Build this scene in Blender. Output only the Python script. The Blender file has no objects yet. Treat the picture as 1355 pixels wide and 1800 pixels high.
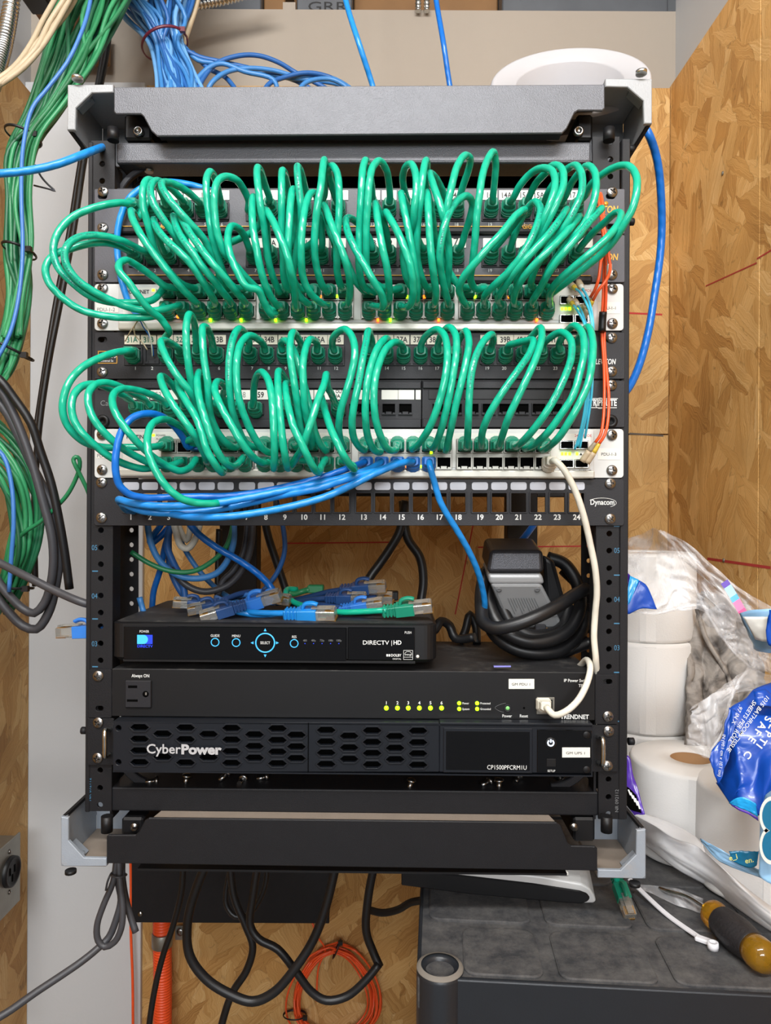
import bpy, bmesh, math, random
from mathutils import Vector, Matrix
random.seed(7)
sc = bpy.context.scene
COL = sc.collection
R_ = math.radians
# ---------------- camera, light, exposure ----------------
FPX, CX, CY = 1250.0, 677.5, 900.0
CAMZ = 1.35
ROLL = R_(-0.30)
CAMM = Matrix.Translation((0, 0, CAMZ)) @ Matrix.Rotation(R_(90), 4, 'X') @ Matrix.Rotation(-ROLL, 4, 'Z')
cd = bpy.data.cameras.new('camera'); cam = bpy.data.objects.new('camera', cd); COL.objects.link(cam)
cam.matrix_world = CAMM; cd.sensor_fit = 'HORIZONTAL'; cd.sensor_width = 36; cd.lens = 36 * FPX / 1355
cd.clip_start = 0.02; sc.camera = cam
w = bpy.data.worlds.new('world'); sc.world = w; w.use_nodes = True
w.node_tree.nodes['Background'].inputs[0].default_value = (0.93, 0.96, 1.0, 1)
w.node_tree.nodes['Background'].inputs[1].default_value = 0.30
def area(name, loc, target, sx, sy, power, color):
    l = bpy.data.lights.new(name, 'AREA'); l.shape = 'RECTANGLE'; l.size = sx; l.size_y = sy
    l.energy = power; l.color = color
    o = bpy.data.objects.new(name, l); COL.objects.link(o); o.location = loc
    o.rotation_euler = (Vector(target) - Vector(loc)).to_track_quat('-Z', 'Y').to_euler()
area('tube_or_fill_light', (-0.15, -0.38, 2.38), (0, 0.75, 1.25), 1.2, 0.12, 31, (1, 0.985, 0.96))
area('tube_or_fill_light', (0.1, -2.1, 1.98), (0, 0.75, 1.5), 1.5, 0.5, 43, (0.94, 0.97, 1))  # fill lamp added low behind the camera, not a ceiling tube
sc.view_settings.view_transform = 'Standard'; sc.view_settings.look = 'None'
sc.view_settings.exposure = 0.0; sc.view_settings.gamma = 1; sc.view_settings.use_curve_mapping = False
# ---------------- frames: rack frame (RF) and world (WF) ----------------
RF = Matrix.Translation((0, 0.658, CAMZ)) @ Matrix.Rotation(R_(-0.7), 4, 'Z')
RFI = RF.inverted(); WF = Matrix.Identity(4)
CPOS = CAMM.translation.copy(); CROT = CAMM.to_3x3()
def ray(x, y): return CROT @ Vector(((x - CX) / FPX, -(y - CY) / FPX, -1))
def Q(x, y, w=0.0):
    """photo pixel -> point of the rack frame on the plane w mm in front of the rail plane"""
    o = RFI @ CPOS; d = RFI.to_3x3() @ ray(x, y); t = (-w / 1000.0 - o.y) / d.y
    return o + d * t
def V(x, y, d):
    r = ray(x, y); return CPOS + r * (d / r.y)
def VZ(x, y, z):
    r = ray(x, y); return CPOS + r * ((z - CPOS.z) / r.z)
def VX(x, y, X):
    r = ray(x, y); return CPOS + r * (X / r.x)
# ---------------- materials ----------------
def srgb(r, g, b):
    f = lambda c: (c / 255 / 12.92) if c / 255 <= 0.04045 else ((c / 255 + 0.055) / 1.055) ** 2.4
    return (f(r), f(g), f(b), 1)
class NT:
    def __init__(s, name):
        s.m = bpy.data.materials.new(name); s.m.use_nodes = True; s.t = s.m.node_tree; s.b = s.t.nodes['Principled BSDF']
    def n(s, typ, **kw):
        nd = s.t.nodes.new(typ)
        for k, v in kw.items():
            if k in ('inp',):
                for kk, vv in v.items(): nd.inputs[kk].default_value = vv
            else: setattr(nd, k, v)
        return nd
    def l(s, a, b): s.t.links.new(a, b)
def pm(name, col, rough=0.5, metal=0.0, var=0.12, scale=60, bump=0.0, bscale=900, spec=0.5, coat=0.0, emit=0, trans=0.0, alpha=1.0, dust=None, dustamt=0.5):
    k = NT(name); b = k.b; c = srgb(*col)
    tc = k.n('ShaderNodeTexCoord'); nz = k.n('ShaderNodeTexNoise', inp={'Scale': scale, 'Detail': 4.0})
    k.l(tc.outputs['Object'], nz.inputs['Vector'])
    mx = k.n('ShaderNodeMix', data_type='RGBA'); k.l(nz.outputs['Fac'], mx.inputs[0])
    mx.inputs[6].default_value = [x * (1 - var) for x in c[:3]] + [1]; mx.inputs[7].default_value = [min(1, x * (1 + var)) for x in c[:3]] + [1]
    out = mx.outputs[2]
    if dust:
        n2 = k.n('ShaderNodeTexNoise', inp={'Scale': 34.0, 'Detail': 10.0, 'Roughness': 0.78}); k.l(tc.outputs['Object'], n2.inputs['Vector'])
        rp = k.n('ShaderNodeMapRange', inp={'From Min': 0.62 - dustamt * 0.3, 'From Max': 0.85, 'To Max': 0.8}); k.l(n2.outputs['Fac'], rp.inputs[0])
        m2 = k.n('ShaderNodeMix', data_type='RGBA'); k.l(rp.outputs[0], m2.inputs[0]); k.l(out, m2.inputs[6]); m2.inputs[7].default_value = srgb(*dust)
        out = m2.outputs[2]
    k.l(out, b.inputs['Base Color'])
    b.inputs['Roughness'].default_value = rough; b.inputs['Metallic'].default_value = metal
    b.inputs['Specular IOR Level'].default_value = spec; b.inputs['Coat Weight'].default_value = coat
    b.inputs['Transmission Weight'].default_value = trans; b.inputs['Alpha'].default_value = alpha
    if emit:
        b.inputs['Emission Color'].default_value = c; b.inputs['Emission Strength'].default_value = emit
    if bump:
        n3 = k.n('ShaderNodeTexNoise', inp={'Scale': bscale, 'Detail': 2.0}); k.l(tc.outputs['Object'], n3.inputs['Vector'])
        bp = k.n('ShaderNodeBump', inp={'Strength': bump, 'Distance': 0.0006}); k.l(n3.outputs['Fac'], bp.inputs['Height']); k.l(bp.outputs[0], b.inputs['Normal'])
    return k.m
def cable_mat(name, col, rough=0.3, twist=0.35):
    k = NT(name); b = k.b; c = srgb(*col)
    tc = k.n('ShaderNodeTexCoord'); nz = k.n('ShaderNodeTexNoise', inp={'Scale': 90.0}); k.l(tc.outputs['Object'], nz.inputs['Vector'])
    mx = k.n('ShaderNodeMix', data_type='RGBA'); k.l(nz.outputs['Fac'], mx.inputs[0])
    mx.inputs[6].default_value = [x * 0.85 for x in c[:3]] + [1]; mx.inputs[7].default_value = [min(1, x * 1.12) for x in c[:3]] + [1]
    k.l(mx.outputs[2], b.inputs['Base Color']); b.inputs['Roughness'].default_value = rough
    if twist:   # twisted pairs showing through the jacket (uv: u around, v along in units of 6 mm)
        wv = k.n('ShaderNodeTexWave', wave_type='BANDS', bands_direction='DIAGONAL', inp={'Scale': 0.32, 'Distortion': 0.6}); k.l(tc.outputs['UV'], wv.inputs['Vector'])
        bp = k.n('ShaderNodeBump', inp={'Strength': twist, 'Distance': 0.0006}); k.l(wv.outputs['Fac'], bp.inputs['Height']); k.l(bp.outputs[0], b.inputs['Normal'])
    return k.m
def osb_mat(name, axes, tint=1.0, warm=1.0):
    """oriented strand board: three layers of long flakes laid at different angles; axes picks the board's plane"""
    k = NT(name); b = k.b; tc = k.n('ShaderNodeTexCoord'); sep = k.n('ShaderNodeSeparateXYZ'); k.l(tc.outputs['Object'], sep.inputs[0])
    cmb = k.n('ShaderNodeCombineXYZ'); k.l(sep.outputs[axes[0]], cmb.inputs[0]); k.l(sep.outputs[axes[1]], cmb.inputs[1])
    wn = k.n('ShaderNodeTexNoise', inp={'Scale': 34.0, 'Detail': 4.0}); k.l(cmb.outputs[0], wn.inputs['Vector'])
    wa = k.n('ShaderNodeMix', data_type='RGBA', blend_type='LINEAR_LIGHT', inp={0: 0.010}); k.l(cmb.outputs[0], wa.inputs[6]); k.l(wn.outputs['Color'], wa.inputs[7])
    layers = []
    for ang, sx, sy, off in ((7, 46, 9.0, 0), (-30, 44, 11, 3.3), (52, 50, 13, 7.7), (-5, 34, 7.5, 5.1)):
        mp = k.n('ShaderNodeMapping'); mp.inputs['Rotation'].default_value = (0, 0, R_(ang)); mp.inputs['Location'].default_value = (off, off * 1.7, 0)
        k.l(wa.outputs[2], mp.inputs[0])
        m2 = k.n('ShaderNodeVectorMath', operation='MULTIPLY'); m2.inputs[1].default_value = (sx, sy, 1); k.l(mp.outputs[0], m2.inputs[0])
        vo = k.n('ShaderNodeTexVoronoi', voronoi_dimensions='2D', inp={'Scale': 1.0, 'Randomness': 1.0}); k.l(m2.outputs[0], vo.inputs['Vector'])
        ve = k.n('ShaderNodeTexVoronoi', voronoi_dimensions='2D', feature='DISTANCE_TO_EDGE', inp={'Scale': 1.0}); k.l(m2.outputs[0], ve.inputs['Vector'])
        gm = k.n('ShaderNodeVectorMath', operation='MULTIPLY'); gm.inputs[1].default_value = (11, 0.35, 1); k.l(m2.outputs[0], gm.inputs[0])
        gn = k.n('ShaderNodeTexNoise', inp={'Scale': 1.3, 'Detail': 5.0, 'Roughness': 0.65}); k.l(gm.outputs[0], gn.inputs['Vector'])
        sp = k.n('ShaderNodeSeparateColor'); k.l(vo.outputs['Color'], sp.inputs[0]); layers.append((sp, ve, gn))
    def mixv(fac, a, bb):
        m = k.n('ShaderNodeMix', data_type='FLOAT'); k.l(fac, m.inputs[0]); k.l(a, m.inputs[2]); k.l(bb, m.inputs[3]); return m.outputs[0]
    def gt(v, th):
        m = k.n('ShaderNodeMath', operation='GREATER_THAN'); k.l(v, m.inputs[0]); m.inputs[1].default_value = th; return m.outputs[0]
    val, edge, grain = layers[3][0].outputs[0], layers[3][1].outputs[0], layers[3][2].outputs['Fac']
    for (sp, ve, gn), th in zip(layers[:3], (0.50, 0.62, 0.66)):
        f = gt(sp.outputs[1], th)
        val = mixv(f, val, sp.outputs[0]); edge = mixv(f, edge, ve.outputs[0]); grain = mixv(f, grain, gn.outputs['Fac'])
    ad = k.n('ShaderNodeMath', operation='MULTIPLY_ADD'); k.l(grain, ad.inputs[0]); ad.inputs[1].default_value = 1.15; vm = k.n('ShaderNodeMath', operation='MULTIPLY', inp={1: 0.42}); k.l(val, vm.inputs[0]); k.l(vm.outputs[0], ad.inputs[2])
    sc_ = k.n('ShaderNodeMath', operation='MULTIPLY_ADD', inp={1: 0.95, 2: -0.20}); k.l(ad.outputs[0], sc_.inputs[0])
    cr = k.n('ShaderNodeValToRGB'); k.l(sc_.outputs[0], cr.inputs[0]); e = cr.color_ramp.elements
    e[0].position = 0.0; e[0].color = srgb(120 * tint, 78 * tint, 38 * tint); e[1].position = 1.0; e[1].color = srgb(238 * tint, 206 * tint, 152 * tint)
    for p, c in ((0.2, (164, 116, 62)), (0.45, (198, 150, 86)), (0.7, (220, 176, 112))):
        q = e.new(p); q.color = srgb(*[x * tint for x in c])
    em = k.n('ShaderNodeMapRange', inp={'From Max': 0.03, 'To Min': 0.80, 'To Max': 1.0}); k.l(edge, em.inputs[0])
    mu = k.n('ShaderNodeMix', data_type='RGBA', blend_type='MULTIPLY', inp={0: 1.0}); k.l(cr.outputs[0], mu.inputs[6])
    cc = k.n('ShaderNodeCombineColor'); [k.l(em.outputs[0], cc.inputs[i]) for i in range(3)]; k.l(cc.outputs[0], mu.inputs[7])
    fm = k.n('ShaderNodeVectorMath', operation='MULTIPLY'); fm.inputs[1].default_value = (55, 30, 1); k.l(wa.outputs[2], fm.inputs[0])
    fn = k.n('ShaderNodeTexNoise', inp={'Scale': 1.0, 'Detail': 4.0, 'Roughness': 0.6, 'Distortion': 1.5}); k.l(fm.outputs[0], fn.inputs['Vector'])
    fr = k.n('ShaderNodeMapRange', inp={'From Min': 0.64, 'From Max': 0.74, 'To Min': 1.0, 'To Max': 0.55}); k.l(fn.outputs['Fac'], fr.inputs[0])
    gn2 = k.n('ShaderNodeTexNoise', inp={'Scale': 9.0, 'Detail': 2.0}); k.l(cmb.outputs[0], gn2.inputs['Vector'])
    gr = k.n('ShaderNodeMapRange', inp={'From Min': 0.3, 'From Max': 0.7, 'To Min': 0.84, 'To Max': 1.08}); k.l(gn2.outputs['Fac'], gr.inputs[0])
    pr = k.n('ShaderNodeMath', operation='MULTIPLY'); k.l(fr.outputs[0], pr.inputs[0]); k.l(gr.outputs[0], pr.inputs[1])
    vs_ = k.n('ShaderNodeVectorMath', operation='SCALE'); k.l(mu.outputs[2], vs_.inputs[0]); k.l(pr.outputs[0], vs_.inputs['Scale'])
    k.l(vs_.outputs[0], b.inputs['Base Color']); b.inputs['Roughness'].default_value = 0.6; b.inputs['Specular IOR Level'].default_value = 0.3
    bp = k.n('ShaderNodeBump', inp={'Strength': 0.35, 'Distance': 0.001}); k.l(sc_.outputs[0], bp.inputs['Height']); k.l(bp.outputs[0], b.inputs['Normal'])
    return k.m
M = {}
M['green'] = cable_mat('green_jacket', (18, 166, 134), 0.22, 0.4)
M['greenplug'] = pm('green_boot', (24, 134, 106), 0.4)
M['blue'] = cable_mat('blue_jacket', (30, 134, 214), 0.3)
M['blue2'] = cable_mat('deep_blue_jacket', (16, 104, 194), 0.3)
M['blueold'] = cable_mat('dull_blue_jacket', (62, 118, 188), 0.4, 0.1)
M['blueboot'] = pm('blue_boot', (50, 120, 205), 0.4)
M['greenold'] = cable_mat('dull_green_jacket', (36, 124, 78), 0.4, 0.1)
M['white_c'] = cable_mat('white_jacket', (226, 222, 208), 0.4, 0.1)
M['cream_c'] = cable_mat('cream_jacket', (184, 166, 138), 0.45, 0.1)
M['black_c'] = cable_mat('black_jacket', (22, 22, 24), 0.42, 0.0)
M['grey_c'] = cable_mat('charcoal_jacket', (62, 62, 66), 0.45, 0.0)
M['orange_c'] = cable_mat('orange_jacket', (236, 88, 40), 0.35, 0.0)
M['aqua_c'] = cable_mat('aqua_jacket', (70, 190, 220), 0.35, 0.0)
M['plugclear'] = pm('clear_connector', (205, 205, 200), 0.12, var=0.05, trans=0.75, spec=0.6)
M['gold'] = pm('gold_contact', (220, 170, 90), 0.3, metal=0.9)
M['rack'] = pm('black_powder_coat', (24, 24, 27), 0.5, var=0.15, bump=0.35, bscale=1500, spec=0.3)
M['rackgrey'] = pm('graphite_powder_coat', (88, 89, 94), 0.42, metal=0.35, var=0.12, bump=0.6, bscale=1300, spec=0.6)
M['panel'] = pm('black_panel_plastic', (34, 34, 38), 0.5, var=0.1, bump=0.2, bscale=1200, spec=0.35)
M['panel2'] = pm('dark_panel_plastic', (74, 74, 80), 0.5, var=0.1, bump=0.2, bscale=1200)
M['dark'] = pm('black_plastic', (18, 18, 20), 0.45, var=0.1, spec=0.35)
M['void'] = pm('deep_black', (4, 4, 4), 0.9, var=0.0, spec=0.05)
M['gloss'] = pm('gloss_black', (8, 8, 10), 0.12, var=0.1, spec=0.35)
M['bezel'] = pm('blue_black_plastic', (24, 27, 33), 0.32, var=0.12, spec=0.4)
M['cast'] = pm('grey_casting', (148, 150, 152), 0.45, metal=0.15, var=0.06, bump=0.25, bscale=700)
M['castd'] = pm('dusty_grey_casting', (150, 158, 168), 0.5, metal=0.1, var=0.08, bump=0.2, bscale=700, dust=(176, 160, 140), dustamt=0.3)
M['dusty'] = pm('dusty_beige_metal', (136, 124, 112), 0.8, var=0.15, scale=40, bump=0.3, bscale=2000)
M['switch'] = pm('white_sheet_metal', (206, 207, 205), 0.38, var=0.03, spec=0.5)
M['lip'] = pm('warm_grey_lip', (196, 194, 184), 0.3, metal=0.2, var=0.04)
M['steel'] = pm('bright_steel', (200, 200, 196), 0.25, metal=1.0, var=0.05)
M['screw'] = pm('screw_steel', (150, 148, 146), 0.28, metal=1.0, var=0.1)
M['zinc'] = pm('galvanised_steel', (150, 148, 140), 0.4, metal=0.8, var=0.15)
M['label'] = pm('label_paper', (226, 225, 218), 0.5, var=0.03)
M['label2'] = pm('cream_label', (214, 208, 190), 0.5, var=0.04)
M['winlab'] = pm('pale_plastic_window', (186, 190, 200), 0.25, var=0.04, spec=0.6)
M['ink'] = pm('black_ink', (22, 20, 20), 0.6, var=0)
M['inkg'] = pm('green_ink', (30, 110, 90), 0.6, var=0)
M['inkb'] = pm('faded_ink', (130, 130, 128), 0.6, var=0)
M['inkr'] = pm('red_ink', (190, 50, 60), 0.6, var=0)
M['inkt'] = pm('teal_print', (10, 92, 96), 0.5, var=0)
M['inkbl'] = pm('navy_print', (20, 60, 130), 0.5, var=0)
M['wprint'] = pm('white_print', (222, 224, 222), 0.5, var=0)
M['gprint'] = pm('grey_print', (110, 112, 114), 0.5, var=0)
M['bprint'] = pm('rack_blue_print', (60, 116, 150), 0.5, var=0)
M['gprint2'] = pm('gold_print', (196, 146, 52), 0.4, metal=0.3, var=0)
M['cyanled'] = pm('cyan_backlit', (60, 170, 240), 0.4, var=0, emit=0.5)
M['blueled'] = pm('blue_backlit', (30, 60, 220), 0.4, var=0, emit=.35)
M['greenled'] = pm('green_led', (160, 255, 20), 0.4, var=0, emit=4)
M['orangeled'] = pm('orange_led', (255, 110, 20), 0.4, var=0, emit=4)
M['whiteled'] = pm('white_led', (220, 235, 255), 0.4, var=0, emit=3)
M['drywall'] = pm('painted_drywall', (194, 195, 196), 0.75, var=0.04, scale=5, bump=0.15, bscale=200)
M['drywallw'] = pm('warm_drywall', (158, 147, 134), 0.78, var=0.05, scale=6, bump=0.15, bscale=200)
M['paper'] = pm('tissue_paper', (240, 238, 235), 0.85, var=0.02, scale=20, bump=0.25, bscale=500, spec=0.15)
M['core'] = pm('cardboard_core', (170, 130, 90), 0.8, var=0.1)
M['cart'] = pm('dusty_black_cart_plastic', (54, 55, 58), 0.55, var=0.15, bump=0.4, bscale=500, dust=(124, 121, 118), dustamt=0.75)
M['cartside'] = pm('black_cart_plastic', (34, 37, 42), 0.38, var=0.1, bump=0.12, bscale=600)
M['wrapwhite'] = pm('white_film', (246, 246, 252), 0.4, var=0.02, scale=12, bump=0.25, bscale=260, spec=0.6)
M['wrapwhite'].node_tree.nodes['Principled BSDF'].inputs['Subsurface Weight'].default_value = 0.6; M['wrapwhite'].node_tree.nodes['Principled BSDF'].inputs['Subsurface Radius'].default_value = (.02, .02, .022)
M['wrapblue'] = pm('deep_blue_film', (14, 72, 172), 0.32, var=0.1, spec=0.5, coat=0.15)
M['wrapcyan'] = pm('cyan_film', (30, 160, 226), 0.22, var=0.05, spec=0.7)
M['wrappale'] = pm('pale_blue_film', (150, 196, 234), 0.25, var=0.05, spec=0.7)
M['wrapteal'] = pm('teal_print_film', (16, 110, 150), 0.25, var=0.05, spec=0.7)
M['purple'] = pm('purple_film', (86, 52, 168), 0.25, var=0.1, spec=0.7)
M['pink'] = pm('pink_film', (240, 110, 160), 0.3, var=0.05)
M['remotew'] = pm('grey_white_plastic', (205, 205, 204), 0.35, var=0.03)
M['adapt'] = pm('silver_grey_plastic', (150, 152, 154), 0.35, metal=0.2, var=0.04)
M['adaptb'] = pm('metallic_black_plastic', (52, 52, 56), 0.3, metal=0.5, var=0.1, bump=0.3, bscale=1500)
M['wood'] = pm('brown_lumber', (128, 92, 54), 0.7, var=0.2, scale=18)
M['tin'] = pm('grey_joist_metal', (92, 94, 98), 0.5, metal=0.4, var=0.3, scale=14)
M['amber'] = pm('amber_handle', (252, 184, 50), 0.1, var=0.08, trans=0.8, spec=0.7)
M['rubber'] = pm('ribbed_black_rubber', (40, 38, 40), 0.5, var=0.15, bump=0.8, bscale=400)
M['nylon'] = pm('white_nylon', (222, 222, 226), 0.35, var=0.03)
M['tieb'] = pm('black_nylon', (24, 24, 26), 0.4, var=0.03)
M['tier'] = pm('maroon_nylon', (96, 26, 44), 0.4, var=0.03)
M['silver'] = pm('silver_letters', (178, 178, 180), 0.35, var=0)
def marble():
    k = NT('grey_crinkled_quilt'); tc = k.n('ShaderNodeTexCoord'); nz = k.n('ShaderNodeTexNoise', inp={'Scale': 34.0, 'Detail': 6.0, 'Distortion': 1.2}); k.l(tc.outputs['Object'], nz.inputs['Vector'])
    cr = k.n('ShaderNodeValToRGB'); k.l(nz.outputs['Fac'], cr.inputs[0]); e = cr.color_ramp.elements
    e[0].position = 0.36; e[0].color = srgb(62, 56, 52); e[1].position = 0.6; e[1].color = srgb(160, 152, 144)
    k.l(cr.outputs[0], k.b.inputs['Base Color']); k.b.inputs['Roughness'].default_value = 0.6
    bp = k.n('ShaderNodeBump', inp={'Strength': 0.6, 'Distance': 0.003}); k.l(nz.outputs['Fac'], bp.inputs['Height']); k.l(bp.outputs[0], k.b.inputs['Normal']); return k.m
M['marble'] = marble()
def clearfilm():
    k = NT('clear_plastic_film'); b = k.b; b.inputs['Base Color'].default_value = (0.9, 0.9, 0.92, 1); b.inputs['Roughness'].default_value = 0.18
    b.inputs['Specular IOR Level'].default_value = 0.8
    tc = k.n('ShaderNodeTexCoord'); nz = k.n('ShaderNodeTexNoise', inp={'Scale': 1.0, 'Detail': 3.0, 'Distortion': 0.8}); vm = k.n('ShaderNodeMapping'); vm.inputs['Rotation'].default_value = (0, R_(40), 0); vm.inputs['Scale'].default_value = (60, 20, 12); k.l(tc.outputs['Object'], vm.inputs[0]); k.l(vm.outputs[0], nz.inputs['Vector'])
    mr = k.n('ShaderNodeMapRange', inp={'From Min': 0.45, 'From Max': 0.72, 'To Min': 0.13, 'To Max': 0.6}); k.l(nz.outputs['Fac'], mr.inputs[0]); k.l(mr.outputs[0], b.inputs['Alpha'])
    bp = k.n('ShaderNodeBump', inp={'Strength': 0.7, 'Distance': 0.003}); k.l(nz.outputs['Fac'], bp.inputs['Height']); k.l(bp.outputs[0], b.inputs['Normal'])
    return k.m
M['clear'] = clearfilm()
M['osb_back'] = osb_mat('osb_back', (0, 2), 0.93); M['osb_side'] = osb_mat('osb_side', (1, 2), 1.03); M['osb_left'] = osb_mat('osb_left', (1, 2), 0.9)
# ---------------- object helpers ----------------
def tag(o, label=None, cat=None, group=None, kind=None):
    if label: o['label'] = label
    if cat: o['category'] = cat
    if group: o['group'] = group
    if kind: o['kind'] = kind
    return o
def thing(name, label, cat, loc=None, frame=None, group=None):
    o = bpy.data.objects.new(name, None); o.empty_display_size = 0.02; COL.objects.link(o)
    F = RF if frame is None else frame
    o.matrix_world = F @ Matrix.Translation(Vector(loc) if loc is not None else Vector((0, 0, 0)))
    o['_loc'] = list(loc) if loc is not None else [0, 0, 0]
    return tag(o, label, cat, group)
LOC = {}
class MB:
    """collects geometry in frame coordinates, then links it as one mesh object"""
    def __init__(s): s.v = []; s.f = []; s.mi = []; s.uv = {}; s.sm = []
    def add(s, vs, fs, mi=0, smooth=False, uvs=None):
        b = len(s.v); s.v += [Vector(v) for v in vs]
        for i, f in enumerate(fs):
            if uvs: s.uv[len(s.f)] = uvs[i]
            s.f.append(tuple(b + j for j in f)); s.mi.append(mi); s.sm.append(smooth)
        return s
    def box(s, x0, x1, y0, y1, z0, z1, mi=0, M4=None):
        vs = [Vector((x, y, z)) for x in (x0, x1) for y in (y0, y1) for z in (z0, z1)]
        if M4: vs = [M4 @ v for v in vs]
        return s.add(vs, [(0, 1, 3, 2), (4, 6, 7, 5), (0, 4, 5, 1), (2, 3, 7, 6), (0, 2, 6, 4), (1, 5, 7, 3)], mi)
    def pbox(s, x0, x1, y0, y1, w0, w1, mi=0):
        """box whose FRONT face (plane w1) covers photo pixels x0..x1, y0..y1; w0 is its back"""
        ym, xm = (y0 + y1) / 2, (x0 + x1) / 2
        a, b = Q(x0, ym, w1).x, Q(x1, ym, w1).x; c, d = Q(xm, y1, w1).z, Q(xm, y0, w1).z
        return s.box(a, b, -w1 / 1000, -w0 / 1000, c, d, mi)
    def lathe(s, prof, M4, n=24, mi=0, smooth=True, cap=True):
        vs = []; fs = []
        for r, h in prof:
            for i in range(n):
                a = 2 * math.pi * i / n; vs.append(M4 @ Vector((r * math.cos(a), r * math.sin(a), h)))
        for j in range(len(prof) - 1):
            for i in range(n):
                k = (i + 1) % n; fs.append((j * n + i, j * n + k, (j + 1) * n + k, (j + 1) * n + i))
        s.add(vs, fs, mi, smooth)
        if cap:
            b = len(s.v) - len(vs)
            if prof[0][0] > 1e-6: s.f.append(tuple(b + i for i in range(n))[::-1]); s.mi.append(mi); s.sm.append(False)
            if prof[-1][0] > 1e-6: s.f.append(tuple(b + (len(prof) - 1) * n + i for i in range(n))); s.mi.append(mi); s.sm.append(False)
        return s
    def tube(s, pts, r, n=10, step=0.004, mi=0, cap=True, raw=False, flat=1.0):
        P = [Vector(p) for p in pts] if raw else spline([Vector(p) for p in pts], step)
        T = [(P[min(i + 1, len(P) - 1)] - P[max(i - 1, 0)]).normalized() for i in range(len(P))]
        nr = T[0].cross(Vector((0, 1, 0)));
        if nr.length < 0.1: nr = T[0].cross(Vector((1, 0, 0)))
        nr.normalize(); vs = []; fs = []; uvs = []; L = 0; Ls = []
        for i, (p, t) in enumerate(zip(P, T)):
            nr = (nr - t * nr.dot(t)).normalized(); bn = t.cross(nr)
            rr = r(i / (len(P) - 1)) if callable(r) else r
            for k in range(n):
                a = 2 * math.pi * k / n; vs.append(p + nr * (rr * math.cos(a)) + bn * (rr * flat * math.sin(a)))
            if i: L += (P[i] - P[i - 1]).length
            Ls.append(L)
        for i in range(len(P) - 1):
            for k in range(n):
                k2 = (k + 1) % n; fs.append((i * n + k, i * n + k2, (i + 1) * n + k2, (i + 1) * n + k))
                u0, u1 = k / n * 3.1, (k + 1) / n * 3.1; a, b = Ls[i] / 0.006, Ls[i + 1] / 0.006; uvs.append(((u0, a), (u1, a), (u1, b), (u0, b)))
        s.add(vs, fs, mi, True, uvs)
        if cap:
            b = len(s.v) - len(vs)
            s.f += [tuple(b + k for k in range(n))[::-1], tuple(b + (len(P) - 1) * n + k for k in range(n))]; s.mi += [mi, mi]; s.sm += [False, False]
        return s
    def mesh(s, name, mats, loc, bevel=0, seg=1):
        L = Vector(loc); me = bpy.data.meshes.new(name)
        me.from_pydata([tuple(v - L) for v in s.v], [], s.f)
        for m in (mats if isinstance(mats, (list, tuple)) else [mats]): me.materials.append(m)
        me.polygons.foreach_set('material_index', s.mi); me.polygons.foreach_set('use_smooth', s.sm)
        if s.uv:
            ul = me.uv_layers.new(name='uv'); pl = me.polygons
            for fi, u in s.uv.items():
                st = pl[fi].loop_start
                for j, c in enumerate(u): ul.data[st + j].uv = c
        if bevel:
            bm = bmesh.new(); bm.from_mesh(me); bmesh.ops.bevel(bm, geom=[e for e in bm.edges if e.calc_face_angle(0) > 0.5], offset=bevel, segments=seg, profile=0.5, affect='EDGES', clamp_overlap=True)
            bm.to_mesh(me); bm.free()
        me.update(); return me
    def build(s, name, mats, parent=None, frame=None, loc=None, bevel=0, seg=1):
        if parent is not None: L = Vector(parent['_loc'])
        elif loc is not None: L = Vector(loc)
        else:
            L = Vector(((min(v.x for v in s.v) + max(v.x for v in s.v)) / 2, (min(v.y for v in s.v) + max(v.y for v in s.v)) / 2, min(v.z for v in s.v)))
        me = s.mesh(name, mats, L, bevel, seg); o = bpy.data.objects.new(name, me); COL.objects.link(o)
        o['_loc'] = list(L)
        if parent is not None: o.parent = parent
        else: o.matrix_world = (RF if frame is None else frame) @ Matrix.Translation(L)
        return o
def spline(P, step=0.004):
    if len(P) == 2: P = [P[0], (P[0] + P[1]) / 2, P[1]]
    P = [P[0] * 2 - P[1]] + P + [P[-1] * 2 - P[-2]]; out = []
    for i in range(1, len(P) - 2):
        p0, p1, p2, p3 = P[i - 1:i + 3]
        t = [0]
        for a, b in ((p0, p1), (p1, p2), (p2, p3)): t.append(t[-1] + max((b - a).length, 1e-5) ** 0.5)
        n = max(2, int((p2 - p1).length / step) + 1)
        for k in range(n):
            u = t[1] + (t[2] - t[1]) * k / n
            A1 = p0.lerp(p1, (u - t[0]) / (t[1] - t[0])); A2 = p1.lerp(p2, (u - t[1]) / (t[2] - t[1])); A3 = p2.lerp(p3, (u - t[2]) / (t[3] - t[2]))
            B1 = A1.lerp(A2, (u - t[0]) / (t[2] - t[0])); B2 = A2.lerp(A3, (u - t[1]) / (t[3] - t[1])); out.append(B1.lerp(B2, (u - t[1]) / (t[2] - t[1])))
    out.append(P[-2]); return out
def grow(mat4): return mat4
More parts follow.
